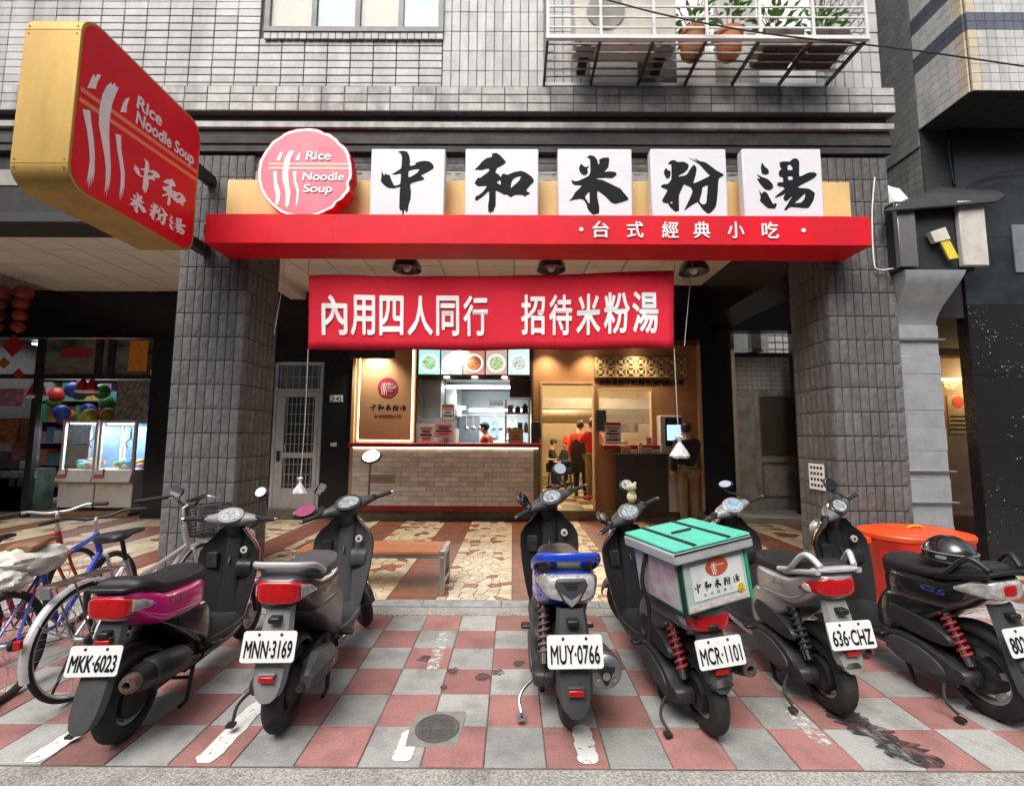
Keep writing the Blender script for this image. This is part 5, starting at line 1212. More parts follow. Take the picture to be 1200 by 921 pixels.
# claw machines
mCM = M('machine_cream', (.76, .74, .68), .4, vs=4, var=.08)
def claw(x0, x1, Y_, label, seed):
    z0, zc_, z1 = .12, wz(553, Y_), wz(495, Y_); q_ = random.Random(seed); t = thing('claw_machine', label, 'claw machine', ((x0+x1)/2, Y_+.3, 0)); d = .62
    wb(MB().box(x0+.02, x1-.02, Y_+.02, Y_+d, .0, z0), 'base', mBlack, t)
    wb(MB().box(x0, x1, Y_, Y_+d, z0+.001, zc_-.26), 'cabinet', mCM, t, bevel=.01)
    wb(MB().box(x0+.16, x1-.2, Y_-.006, Y_-.0005, z0+.45, zc_-.34), 'prize_door', M('machine_panel', (.60, .56, .47), .4), t, bevel=.003)
    wb(MB().box(x0+.2, x0+.27, Y_-.012, Y_-.0065, z0+.5, z0+.6), 'coin_lock', mBlack, t)
    wb(MB().add([(x0, Y_-.10, zc_-.22), (x1, Y_-.10, zc_-.22), (x1, Y_-.02, zc_), (x0, Y_-.02, zc_), (x0, Y_-.02, zc_-.255), (x1, Y_-.02, zc_-.255), (x0, Y_+d, zc_), (x1, Y_+d, zc_), (x0, Y_+d, zc_-.255), (x1, Y_+d, zc_-.255)], [(0, 1, 2, 3), (4, 5, 1, 0), (3, 2, 7, 6), (4, 8, 9, 5), (6, 7, 9, 8), (0, 3, 6, 8, 4), (1, 5, 9, 7, 2)]), 'control_shelf', mCM, t)
    wb(MB().lathe([(.012, zc_-.12), (.012, zc_-.02), (.025, zc_-.02), (.02, zc_+.02)], 12, 'Z', (x0+.2, Y_-.07, 0)), 'joystick', M('stick_red', (.4, .05, .05), .4), t)
    wb(MB().box(x0+.02, x0+.2, Y_-.08, Y_-.065, zc_-.16, zc_-.08), 'sticker', M('sticker_pink', (.6, .2, .3), .5), t)
    f = MB()
    for x in (x0, x1-.05):
        for y in (Y_-.018, Y_+d-.05): f.box(x, x+.05, y, y+.05, zc_+.001, z1)
    f.box(x0+.051, x1-.051, Y_-.018, Y_+d, z1-.05, z1); wb(f, 'frame', mCM, t)
    wb(MB().box(x0+.055, x1-.055, Y_+d-.06, Y_+d-.052, zc_+.001, z1-.051), 'back_panel', M('machine_back', (.24, .42, .68), .4), t)
    wb(MB().box(x0+.08, x1-.08, Y_+.05, Y_+.12, z1-.075, z1-.052), 'light_tube', ME('machine_glow', (.85, .93, 1), 8), t)
    area('machine_lamp', ((x0+x1)/2, Y_+.25, z1-.09), .4, 9, (.86, .93, 1), t)
    wb(MB().box(x0+.052, x1-.052, Y_-.008, Y_-.004, zc_+.002, z1-.051), 'glass', mGlass, t)
    wb(MB().tube([((x0+x1)/2, Y_+.3, z1-.06), ((x0+x1)/2, Y_+.3, z1-.35)], .02).tube([((x0+x1)/2, Y_+.3, z1-.35), ((x0+x1)/2-.1, Y_+.3, z1-.45), ((x0+x1)/2-.05, Y_+.3, z1-.55)], .012).tube([((x0+x1)/2, Y_+.3, z1-.35), ((x0+x1)/2+.1, Y_+.3, z1-.45), ((x0+x1)/2+.05, Y_+.3, z1-.55)], .012), 'claw', mDarkMetal, t)
    for k in range(16):
        mt = M('toy_%d' % (k % 6), [(.6, .08, .08), (.7, .5, .05), (.1, .3, .6), (.5, .5, .5), (.15, .45, .2), (.6, .3, .45)][k % 6], .7)
        c = (q_.uniform(x0+.14, x1-.14), Y_+q_.uniform(.12, d-.18), zc_+q_.uniform(.05, .17)); wb(MB().ell(c, .075, .075, .06, 10, 7), 'toy', mt, t, smooth=60)
ym = 8.95
claw(wx(75, ym), wx(116, ym), ym, 'cream claw machine with bright blue interior, left of two', 1)
claw(wx(118, ym), wx(161, ym), ym, 'cream claw machine with colourful toys, right of two nearest the pillar', 2)
MB_p = MB().box(wx(70, 9), wx(172, 9), 8.72, 9.6, 0, .06); struct(MB_p.build('machine_platform', M('platform_wood', (.30, .17, .08), .5)))
# balloons, hats, posters
q_ = random.Random(5)
blc = [((.05, .10, .5), 'blue'), ((.5, .04, .03), 'red'), ((.06, .30, .06), 'green'), ((.55, .42, .04), 'yellow'), ((.10, .35, .12), 'green'), ((.45, .10, .25), 'pink'), ((.5, .2, .03), 'orange')]
for k in range(16):
    px_ = 62+q_.uniform(0, 66); py_ = 450+q_.uniform(0, 42); Y_ = q_.uniform(9.6, 10.6); c = at(px_, py_, Y_); col, cn = blc[k % 7]
    tg(MB().ell(c, .15, .15, .17, 16, 10).build('balloon', M('balloon_'+cn, col, .3), None, smooth=60), f'{cn} balloon in the cluster above the claw machines', 'balloon', 'balloons above the claw machines')
for px_, py_, lb in ((44, 456, 'red santa hat hanging left of the claw machines'), (97, 452, 'red santa hat hanging above the left claw machine'), (108, 452, 'red santa hat hanging above the right claw machine')):
    c = at(px_, py_, 8.75); t = thing('santa_hat', lb, 'hat', c); s__ = 1.05 if px_ < 50 else .75
    wb(MB().lathe([(.14*s__, c.z-.14*s__), (.11*s__, c.z), (.05*s__, c.z+.15*s__), (.01, c.z+.22*s__)], 14, 'Z', (c.x, 8.75, 0)), 'cone', M('hat_red', (.5, .02, .02), .8), t, smooth=50)
    wb(MB().lathe([(.15*s__, c.z-.18*s__), (.16*s__, c.z-.15*s__), (.15*s__, c.z-.12*s__)], 14, 'Z', (c.x, 8.75, 0)), 'brim', mLet, t, smooth=50)
    wb(MB().ell((c.x, 8.75, c.z+.25*s__), .035*s__, .035*s__, .035*s__, 10, 6), 'pompom', mLet, t)
for a, b_, c_, d, Y_, col, lb in ((0, 455, 26, 476, 8.75, (.55, .30, .42), 'pink picture poster in the game shop at the left edge'), (18, 490, 42, 540, 8.8, (.22, .12, .10), 'dark figure poster leaning at the left edge of the game shop'), (0, 552, 40, 560, 8.8, (.20, .25, .30), 'grey-blue stack of boxes at the left edge of the game shop'), (0, 490, 16, 520, 8.7, (.35, .14, .06), 'orange-brown poster at the far left of the game shop')):
    A, Bq = at(a, b_, Y_), at(c_, d, Y_)
    tg(MB().box(A.x, Bq.x, Y_, Y_+.05, Bq.z, A.z).build('poster', M('poster_%d%d' % (a, b_), col, .5, vs=9, var=.45, col2=tuple(v*.3 for v in col)), None), lb, 'poster')
for k in range(5):
    A = at(-10+10*k, 560, 9.2); tg(MB().box(A.x-.22, A.x+.2, 9.2, 9.6, 0, .5+.35*(k % 3)).build('storage_box', M('store_%d' % k, [(.12, .16, .22), (.22, .10, .06), (.10, .10, .11), (.2, .17, .1), (.08, .12, .09)][k], .6, vs=5, var=.3), None, bevel=.01), ['navy', 'brown', 'black', 'olive', 'green'][k]+' storage box standing in the game shop at the left edge', 'box', 'storage boxes in the game shop')
# prize shelf behind the claw machines
ps = thing('prize_shelf', 'shelf crowded with colourful boxed prizes behind the claw machines', 'shelf', (wx(70, 10.6), 10.6, 0))
q_ = random.Random(21); sx0, sx1 = wx(-12, 10.6), wx(172, 10.6)
for r_ in range(6):
    z = .35+r_*.5; wb(MB().box(sx0, sx1, 10.6, 11.0, z-.03, z), 'shelf_board', M('shelf_pale', (.35, .33, .30), .6), ps)
    x = sx0
    while x < sx1-.2:
        w_ = q_.uniform(.12, .34); h = q_.uniform(.2, .44); k = q_.randrange(9)
        col = [(.55, .05, .05), (.60, .40, .05), (.08, .22, .50), (.12, .38, .15), (.55, .25, .38), (.55, .52, .48), (.35, .12, .45), (.08, .40, .45), (.60, .20, .04)][k]
        wb(MB().box(x, x+w_-.015, 10.62+q_.uniform(0, .06), 10.9, z+.001, z+h), 'prize_box', M('prize_%d' % k, col, .45, vs=14, var=.4, col2=tuple(min(1, v*.4+.25*q_.random()) for v in col)), ps); x += w_
l = bpy.data.lights.new('machine_glow_lamp', 'AREA'); l.energy = 18; l.size = 1.5; l.color = (.9, .95, 1); o = bpy.data.objects.new('shelf_lamp', l); COL.objects.link(o); o.location = (wx(70, 9.9), 9.9, 3.5); inv(o, ps)
wb(MB().box(wx(70, 9.9)-.75, wx(70, 9.9)+.75, 9.85, 9.95, 3.52, 3.56), 'shelf_tube', ME('shelf_tube', (.9, .95, 1), 4), ps)
# ---- bench
bc = thing('wooden_bench', 'slatted reddish wooden bench with steel leg frames in the arcade', 'bench', (-1.35, 4.85, 0))
bx0, bx1, by0, by1, bz = -2.2, -.66, 4.56, 5.0, at(520, 645, 4.6).z
for k in range(6):
    y = by0+(by1-by0)*k/6; wb(MB().box(bx0, bx1-.055, y+.004, y+(by1-by0)/6-.004, bz-.03, bz), 'slat', mWood, bc, bevel=.004)
for x in (bx0+.02, bx1-.052):
    f = MB(); f.box(x, x+.05, by0, by1, bz-.055, bz+.003); f.box(x+.002, x+.048, by0+.001, by0+.05, 0, bz-.056); f.box(x+.002, x+.048, by1-.05, by1-.001, 0, bz-.056); f.box(x+.004, x+.046, by0+.051, by1-.051, .1, .14)
    wb(f, 'leg_frame', mSteel, bc, bevel=.003)
wb(MB().box(bx0+.08, bx1-.06, by0+.01, by0+.03, bz-.07, bz-.032), 'side_rail', mSteel, bc)
# ================================================================ scooters (local frame: +Y forward, X right, origin under the rear axle)
mSeat = M('seat_vinyl', (.022, .022, .023), .5, vs=5, var=.15, bump=.12, bs=140, dust=.05)
mSeatG = M('seat_grey', (.085, .085, .088), .6, vs=5, var=.15, bump=.12, bs=140, dust=.06)
mPlas = M('matt_plastic', (.013, .013, .014), .42, vs=8, var=.15, bump=.06, bs=200, dust=.035)
mPlasG = M('grey_plastic', (.055, .057, .061), .5, vs=8, var=.15, bump=.06, bs=200, dust=.08)
mCase = M('engine_case', (.024, .025, .027), .45, vs=10, var=.2, bump=.08, bs=90, dust=.12)
mEng = M('engine_dark', (.012, .012, .012), .6, vs=12, dust=.25)
mChr = M('chrome', (.62, .62, .63), .18, metal=1, vs=6, var=.1)
mRim = M('cast_rim', (.42, .41, .39), .38, metal=.35, vs=9, var=.2, dust=.15)
mRimD = M('dark_rim', (.05, .05, .05), .5, metal=.4, vs=9, dust=.25)
mRedL = M('red_lens', (.50, .008, .012), .12, vs=30, var=.12, coat=.6)
mClrL = M('clear_lens', (.62, .60, .58), .10, vs=40, var=.25, coat=.8, metal=.25)
mPlate = M('plate_white', (.80, .80, .79), .4, vs=5, var=.03)
mMir = M('mirror_glass', (.62, .64, .67), .03, metal=1, var=.02, rvar=.01)
mMirBk = M('mirror_shell', (.03, .03, .032), .4)
mPinkM = M('pink_mirror', (.75, .16, .30), .08, metal=.8, var=.02)
def ring(pts, x): return [(x, y, z) for y, z in pts]
def inset(pts, k):
    cy = sum(p[0] for p in pts)/len(pts); cz = sum(p[1] for p in pts)/len(pts)
    return [(cy+(y-cy)*k, cz+(z-cz)*k) for y, z in pts]
def slab(prof, x0, x1, k=.85):
    """rounded side casting: full outline at x0, domed towards x1"""
    pf = [(p.x, p.y) for p in catmull([(a, b, 0) for a, b in prof], 4, True)]
    d = x1-x0
    return MB().loft([ring(inset(pf, .97), x0), ring(pf, x0+d*.12), ring(pf, x0+d*.42), ring(inset(pf, .965), x0+d*.45), ring(inset(pf, .955), x0+d*.80), ring(inset(pf, .90), x0+d*.95), ring(inset(pf, k), x1)])
def spline_sections(sec, k=5):
    """smooth a list of (y,hw,z0,z1) tuples"""
    out = []
    n = len(sec)
    for i in range(n-1):
        a, b, c, d = sec[max(i-1, 0)], sec[i], sec[i+1], sec[min(i+2, n-1)]
        for s in range(k):
            t = s/k; out.append(tuple(.5*((2*q)+(r_-p)*t+(2*p-5*q+4*r_-u)*t*t+(3*q-p-3*r_+u)*t**3) for p, q, r_, u in zip(a, b, c, d)))
    out.append(sec[-1]); return out
def body(sec, e=.62, n=32, k=5):
    rs = [sup(y, max(hw, .004), z0, z1, e, n) for y, hw, z0, z1 in spline_sections(sec, k)]
    return MB().loft(rs)
def arc_strip(cy, cz, r_, a0, a1, hw, n=18, th=.006, crown=.018):
    prof = [(-hw, -.03), (-hw*.85, -.006), (-hw*.45, crown*.7), (0, crown), (hw*.45, crown*.7), (hw*.85, -.006), (hw, -.03)]
    prof = prof+[(x, d-th) for x, d in reversed(prof)]; rings = []
    for k in range(n+1):
        a = R(a0+(a1-a0)*k/n); rings.append([(x, cy+(r_+d)*math.cos(a), cz+(r_+d)*math.sin(a)) for x, d in prof])
    return MB().loft(rings)
def wheel(root, cy, r_, hw, rimr, rim_mat, spokes=5, name='wheel', X=Matrix.Identity(4)):
    rb = MB()
    rb.lathe([(rimr+.004, -hw*.62), (rimr+.012, -hw*.66), (rimr+.012, -hw*.58), (rimr-.012, -hw*.45), (rimr-.02, 0), (rimr-.012, hw*.45), (rimr+.012, hw*.58), (rimr+.012, hw*.66), (rimr+.004, hw*.62), (rimr-.016, hw*.45), (rimr-.028, 0), (rimr-.016, -hw*.45)], 40, 'X', (0, cy, r_), closed=True)
    for k in range(spokes):
        a = 2*PI*k/spokes+.3; da = .24
        pts = [(math.cos(a-da)*.045, math.sin(a-da)*.045), (math.cos(a-da*.62)*(rimr-.018), math.sin(a-da*.62)*(rimr-.018)), (math.cos(a+da*.62)*(rimr-.018), math.sin(a+da*.62)*(rimr-.018)), (math.cos(a+da)*.045, math.sin(a+da)*.045)]
        rb.prism([(cy+y, r_+z) for y, z in pts], -.022, .022, 'YZ')
    rb.lathe([(.05, -.04), (.055, -.03), (.055, .03), (.05, .04), (.02, .042)], 20, 'X', (0, cy, r_))
    w_ = rb.xform(X).build(name, rim_mat, root, smooth=35)
    t = MB(); prof = []
    for k in range(13):
        a = -PI/2*1.18+PI*1.18*k/12; prof.append((rimr+.008+(r_-rimr-.008)*(math.cos(a)**.75 if math.cos(a) > 0 else 0), hw*math.sin(a)/math.sin(PI/2*1.0)*(1 if abs(a) < PI/2 else .92)))
    prof = [(rimr-.002, -hw*.6)]+[(max(p[0], rimr+.002), p[1]) for p in prof]+[(rimr-.002, hw*.6)]
    rings = []; NA = 120; np_ = len(prof)
    for q_, (rr, h) in enumerate(prof):
        edge = 3 <= q_ <= np_-4; ringv = []
        for k in range(NA):
            side = q_ < np_/2; kk = (k+(1 if side else 3)+abs(q_-np_//2)) % 6
            r2_ = rr-(.0045 if edge and kk == 0 and q_ != np_//2 else 0)-(.003 if q_ in (np_//2,) else 0)
            a = 2*PI*k/NA; ringv.append((h, cy+r2_*math.cos(a), r_+r2_*math.sin(a)))
        rings.append(ringv)
    t.loft(rings, closed=True); t.xform(X).build('tyre', mRubber, w_, smooth=50)
    return w_
def plate(root, txt, c, tilt, yaw=0, size=(.262, .142)):
    m_ = Matrix.Translation(c)@Matrix.Rotation(yaw, 4, 'Z')@Matrix.Rotation(tilt, 4, 'X')
    p = MB().prism(rrect(-size[0]/2, size[0]/2, -size[1]/2, size[1]/2, .014, 4), -.003, .0, 'XZ').xform(m_).build('number_plate', mPlate, root)
    t = text(txt, -size[0]*.44, -size[1]*.36, size[0]*.88, size[1]*.56, -.0042, mInk, None, bold=.016, name='plate_number'); t.data.transform(m_); t.parent = p
    for sx in (-1, 1):
        MB().lathe([(.007, -.006), (.007, -.003)], 10, 'Y', (sx*.055, 0, size[1]*.38)).xform(m_).build('plate_bolt', mEng, p)
    return p
def spring(b, p0, p1, r_, turns, wr):
    p0, p1 = V3(p0), V3(p1); d = (p1-p0); q_ = d.to_track_quat('Z', 'Y').to_matrix(); n = turns*12
    b.tube([p0+q_@Vector((r_*math.cos(2*PI*k/12), r_*math.sin(2*PI*k/12), d.length*k/n)) for k in range(n+1)], wr, 6)
TAILPARTS = {'side_panel', 'lower_cover', 'seat', 'tail_lamp', 'grab_rail', 'tail_lip', 'tail_rack'}
def scooter(cfg):
    t = thing('scooter', cfg['label'], 'scooter', cfg['loc'], group='scooters parked in front of the noodle shop', rot=(0, R(cfg.get('lean', 0)), R(cfg['yaw'])), scale=cfg['s'])
    mb, ml = cfg['body'], cfg.get('lower', mPlas); RW = cfg.get('rw', .218); inn = cfg.get('inner', mPlas)
    S_ = Matrix.Translation((0, 1.0, 1.0))@Matrix.Rotation(R(cfg.get('steer', 0)), 4, Vector((0, -math.sin(R(26)), math.cos(R(26)))))@Matrix.Translation((0, -1.0, -1.0))
    wheel(t, 0, RW, .052, RW-.085, cfg.get('rim', mRim), cfg.get('spokes', 3))
    wheel(t, 1.27, RW-.004, .046, RW-.085, cfg.get('rim', mRim), cfg.get('spokes', 3), X=S_)
    # ---- engine, transmission case, air box, drum
    slab([(-.055, RW), (-.04, RW-.038), (.02, RW-.055), (.12, .145), (.27, .15), (.42, .18), (.50, .24), (.48, .32), (.38, .36), (.24, .36), (.12, .325), (.03, RW+.055), (-.04, RW+.035)], -.075, -.185, .80).build('transmission_case', mCase, t, smooth=35)
    slab([(.07, .235), (.10, .195), (.22, .18), (.36, .195), (.44, .235), (.44, .29), (.38, .325), (.24, .325), (.12, .285)], -.177, -.196, .86).build('case_cover', mPlasG, t, smooth=35)
    slab([(.02, .415), (.03, .39), (.07, .38), (.18, .375), (.33, .385), (.42, .40), (.46, .45), (.43, .515), (.37, .53), (.24, .515), (.12, .48), (.04, .445)], -.07, -.172, .70).build('air_box', mCase, t, smooth=35)
    b = MB()
    for y, z in ((.45, .33), (.30, .345), (.14, .315), (.02, .255), (.02, .185), (.14, .165), (.30, .17), (.46, .22)): b.lathe([(.009, -.180), (.009, -.170)], 8, 'X', (0, y, z))
    for k in range(3): b.bar((-.190, .30+.04*k, .21+.005*k), (-.190, .22+.04*k, .30), .010, .008)
    b.build('case_bolts', mChr if cfg.get('kickchr') else mPlasG, t, kind='stuff')
    b = MB()
    for k in range(4): b.bar((-.166, .13+.06*k, .41+.005*k), (-.166, .20+.06*k, .475), .010, .008)
    b.build('air_box_ribs', mPlas, t, kind='stuff')
    b = MB().lathe([(.02, -.06), (.095, -.06), (.1, -.03), (.1, .045), (.09, .055), (.02, .06)], 24, 'X', (0, 0, RW)); b.box(-.06, .09, .08, .48, .20, .36); b.box(-.08, .10, .34, .60, .18, .42)
    b.build('engine', mEng, t, smooth=35)
    # cooling fan shroud on the right
    b = MB().lathe([(.02, .11), (.09, .115), (.1, .10), (.1, .06), (.02, .05)], 24, 'X', (0, .40, .29)); b.build('fan_cover', mPlas, t, smooth=35)
    # ---- shock absorbers
    for sx in ((-1, 1) if cfg.get('two_shocks') else (-1,)):
        sb = MB(); a0, a1 = (sx*.118, -.03, .31), (sx*.112, .10, .60)
        spring(sb, (sx*.118, -.01, .36), (sx*.112, .09, .57), .030, 7, .0075); so_ = sb.build('shock_spring', cfg.get('spring', mRubber), t, smooth=60)
        MB().tube([a0, a1], .016, 10).tube([a0, (sx*.117, .005, .38)], .024, 10).build('damper', mChr, so_, smooth=40)
    # ---- muffler
    mf = cfg.get('muffler', 'round')
    if mf:
        x = .172
        if mf == 'round':
            rs = []
            for y, z, r_ in ((.22, .245, .03), (.19, .25, .055), (.12, .265, .072), (.0, .285, .078), (-.14, .31, .074), (-.20, .318, .06)):
                rs.append([(x+r_*.85*math.cos(a), y, z+r_*math.sin(a)) for a in [2*PI*k/20 for k in range(20)]])
            m_ = MB().loft(rs).build('muffler', cfg.get('mufmat', mPlasG), t, smooth=40)
            rs = []
            for y, z, r_ in ((.20, .262, .05), (.15, .27, .080), (.02, .29, .088), (-.10, .31, .083), (-.12, .315, .065)):
                rs.append([(x+.008+r_*.9*math.cos(a), y, z+r_*math.sin(a)) for a in [R(-40+160*k/12) for k in range(13)]]+[(x+.008+(r_-.012)*.9*math.cos(a), y, z+(r_-.012)*math.sin(a)) for a in [R(120-160*k/12) for k in range(13)]])
            MB().loft(rs).build('heat_shield', mPlas, m_, smooth=40)
            MB().lathe([(.045, .0), (.05, -.03), (.042, -.055), (.020, -.06), (.016, -.02)], 20, 'Y', (x, -.195, .318)).build('end_cap', M('burnt_steel', (.20, .17, .15), .5, metal=.7, vs=20, var=.3, col2=(.16, .06, .03)), m_, smooth=40)
        elif mf == 'angular':
            rs = []
            for y, z, r_ in ((.20, .255, .05), (.16, .262, .075), (.0, .29, .088), (-.06, .30, .088), (-.17, .295, .05), (-.19, .29, .035)):
                rs.append([(x+r_*.8*math.cos(R(a)), y, z+r_*math.sin(R(a))) for a in (20, 70, 110, 160, 200, 250, 290, 340)])
            m_ = MB().loft(rs).build('muffler', mPlasG, t, smooth=25)
            MB().tube([(x-.02, -.15, .275), (x-.02, -.22, .27)], .018, 12).build('end_cap', mEng, m_)
            MB().lathe([(.008, 0), (.008, .006)], 8, 'X', (x+.068, .02, .30)).build('shield_bolt', mChr, m_)
        else:
            rs = []
            for y, z, r_ in ((.34, .235, .035), (.22, .255, .07), (.0, .29, .088), (-.18, .325, .09)):
                rs.append([(x+r_*.85*math.cos(a), y, z+r_*1.05*math.sin(a)) for a in [2*PI*k/24 for k in range(24)]])
            m_ = MB().loft(rs).build('muffler', mPlasG, t, smooth=40)
            MB().lathe([(.078, -.18), (.088, -.185), (.084, -.215), (.06, -.235), (.0, -.237)], 26, 'Y', (x, 0, .325)).build('end_cap', M('steel_cap', (.30, .30, .30), .35, metal=.8, dust=.2), m_, smooth=40)
            tri = [(x+.052*math.cos(a)*(1 if k % 2 == 0 else .55), .325+.058*math.sin(a)*(1 if k % 2 == 0 else .55)) for k, a in enumerate([R(-90+60*j) for j in range(6)])]
            MB().prism(smooth_loop(tri, 4), -.2405, -.236, 'XZ').build('outlet_mask', mEng, m_); MB().lathe([(.02, -.249), (.012, -.2405)], 14, 'Y', (x, 0, .318)).build('outlet', mChr, m_)
            for a in (90, 210, 330): MB().lathe([(.009, -.246), (.009, -.2405)], 10, 'Y', (x+.047*math.cos(R(a)), 0, .325+.05*math.sin(R(a)))).build('cap_bolt', mChr, m_)
        MB().tube(catmull([(.06, .44, .24), (.10, .46, .16), (.14, .38, .17), (x, .20, .245)], 5), .016, 10).build('exhaust_pipe', M('pipe_rust', (.16, .10, .07), .6, metal=.5, vs=15, var=.3), m_, smooth=40)
    if mf:
        for o in t.children:
            if o.name.split('.')[0] == 'muffler':
                for q_ in [o]+list(o.children): q_.data.transform(Matrix.Translation((0, cfg.get('my', .0), cfg.get('mz', .05))))
    # ---- body shells
    body(cfg.get('lowersec', [(-.02, .07, .645, .70), (.03, .115, .60, .69), (.12, .146, .53, .67), (.24, .158, .44, .65), (.36, .162, .35, .63), (.47, .152, .285, .60), (.57, .11, .275, .48)]), .44).build('lower_cover', ml, t, smooth=40)
    up = cfg.get('upsec', [(-.455, .045, .745, .785), (-.43, .08, .715, .805), (-.36, .116, .69, .822), (-.2, .148, .65, .815), (0, .168, .605, .795), (.2, .169, .575, .775), (.38, .150, .55, .765), (.475, .105, .53, .73)])
    sp_ = body(up, .47).build('side_panel', mb, t, smooth=40)
    for sx in (-1, 1):      # moulded crease along the panel
        MB().tube(catmull([(sx*.143, -.22, .685), (sx*.1655, 0, .655), (sx*.167, .2, .632), (sx*.150, .37, .61)], 5), .0045, 6).build('panel_crease', mb, sp_, smooth=60)
    if cfg.get('badge'):
        s_, by, bz, bl, bhh, bm_ = cfg['badge']
        for sx in (-1, 1):
            o = text(s_, -bl/2, 0, bl, bhh, 0, bm_, None, bold=.01, shear=.25, name='badge'); m_ = Matrix.Translation((sx*.1705, by, bz))@Matrix.Rotation(sx*PI/2, 4, 'Z'); o.data.transform(m_); o.parent = sp_
    seat_sec = cfg.get('seat_sec', [(-.345, .08, .80, .835), (-.30, .118, .785, .868), (-.15, .142, .775, .884), (0, .150, .765, .866), (.15, .146, .755, .836), (.30, .14, .735, .83), (.41, .125, .70, .838), (.48, .10, .68, .825), (.53, .055, .69, .78)])
    st = body(seat_sec, .6).build('seat', cfg.get('seat', mSeat), t, smooth=45)
    MB().tube([p_ for p_ in catmull([(.150*sx2, yy, .80-.02*(yy > .1)) for sx2, yy in ((0, -.335), (.76, -.31), (.945, -.15), (1, 0), (.965, .15), (.93, .3), (.80, .42), (0, .505), (-.80, .42), (-.93, .3), (-.965, .15), (-1, 0), (-.945, -.15), (-.76, -.31))], 4, True)], .0035, 6, closed=True).build('seat_piping', mPlas, st, smooth=60) if not cfg.get('seat_sec') else None
    # ---- rear fender, plate carrier, flap, reflector
    arc_strip(0, RW, RW+.045, 25, 150, .07).build('inner_fender', mPlas, t, smooth=40)
    fm = cfg.get('flap', mPlasG); fb = cfg.get('fz', .25); oy = cfg.get('oy', .1)
    fl = MB(); rs = []
    def fy(z): return -.315+oy-.02-(.53-z)*(.30 if z > .53 else cfg.get('kickout', .20))
    for z, hw in ((.69, .072), (.60, .080), (.50, .088), (fb+.14, .088), (fb+.07, .080), (fb+.025, .062), (fb, .032)):
        y = fy(z)+.03; rs.append([(-hw, y+.04, z), (-hw*.8, y+.008, z), (0, y, z), (hw*.8, y+.008, z), (hw, y+.04, z), (hw*.8, y+.02, z), (0, y+.012, z), (-hw*.8, y+.02, z)])
    fl.loft(rs); f_ = fl.build('rear_flap', fm, t, smooth=40)
    plate(t, cfg['plate'], (0, fy(.53)-.006, .53), R(-14))
    rz_ = max(cfg.get('refl', 0), fb+.11)
    ry_ = fy(rz_)+.03
    rf_ = MB().box(-.036, .036, ry_-.022, ry_+.004, rz_-.014, rz_+.014).build('reflector', mRedL, t, bevel=.004)
    MB().box(-.041, .041, ry_-.016, ry_+.004, rz_+.015, rz_+.026).build('reflector_holder', fm, rf_, bevel=.003)
    MB().box(-.03, .03, fy(.64)-.01, fy(.64)+.05, .625, .655).build('plate_lamp', mPlas, t, bevel=.008)
    # ---- tail lamp variants
    tl_ = cfg.get('tail')
    if tl_ == 'block':      # wide red lamp with clear corners
        o = body([(-.468, .058, .695, .785), (-.447, .094, .685, .798), (-.38, .118, .68, .80), (-.30, .134, .695, .79)], .45).build('tail_lamp', mRedL, t, smooth=40)
        body([(-.395, .118, .695, .795), (-.33, .134, .695, .785), (-.24, .149, .705, .77), (-.15, .159, .72, .745)], .5).build('indicator_lens', mClrL, o, smooth=40)
    elif tl_ == 'vee':     # clear wedges beside a dark centre badge
        o = body([(-.46, .09, .70, .80), (-.43, .12, .695, .815), (-.35, .138, .70, .815), (-.25, .155, .72, .80), (-.16, .163, .74, .775)], .5).build('tail_lamp', mClrL, t, smooth=40)
        MB().prism([(-.075, .805), (.075, .805), (.085, .77), (.045, .70), (0, .665), (-.045, .70), (-.085, .77)], -.472, -.40, 'XZ').build('lamp_badge', mPlasG, o, bevel=.012)
        MB().prism([(-.05, .735), (0, .705), (.05, .735), (.03, .70), (0, .675), (-.03, .70)], -.478, -.4725, 'XZ').build('lamp_chevron', M('grey_trim', (.3, .3, .3), .5), o)
        for k in range(3): MB().box(-.045+.01*k, .045-.01*k, -.477, -.4725, .785-.014*k, .790-.014*k).build('lamp_slot', mEng, o)
    elif tl_ == 'eye':     # almond red lamp wrapping each side with clear pupil
        o = body([(-.462, .05, .705, .775), (-.437, .092, .69, .797), (-.36, .123, .685, .80), (-.26, .146, .695, .78), (-.15, .159, .715, .74)], .55).build('tail_lamp', mRedL, t, smooth=40)
        for sx in (-1, 1):
            e_ = MB().ell((0, 0, 0), .012, .055, .024, 18, 10).xform(Matrix.Translation((sx*.1415, -.27, .728))@Matrix.Rotation(sx*-.28, 4, 'Z')@Matrix.Rotation(.12, 4, 'X')); e_.build('indicator_lens', mClrL, o, smooth=60)
    elif tl_ == 'clear':
        o = body([(-.466, .06, .705, .785), (-.437, .096, .695, .80), (-.36, .124, .69, .805), (-.25, .150, .70, .795), (-.10, .1655, .73, .765)], .5).build('tail_lamp', mClrL, t, smooth=40)
        body([(-.472, .03, .72, .775), (-.456, .06, .715, .782), (-.44, .075, .715, .785)], .5).build('brake_lens', mRedL, o, smooth=40)
    elif tl_ == 'small':
        o = body([(-.462, .07, .70, .77), (-.434, .100, .695, .785), (-.36, .122, .70, .785), (-.30, .134, .71, .775)], .45).build('tail_lamp', mRedL, t, smooth=40)
        body([(-.35, .124, .70, .78), (-.27, .143, .705, .765), (-.20, .153, .715, .745)], .5).build('indicator_lens', mClrL, o, smooth=40)
    # ---- grab rail
    gr_, gm = cfg.get('rail', ('tube', mAlu))
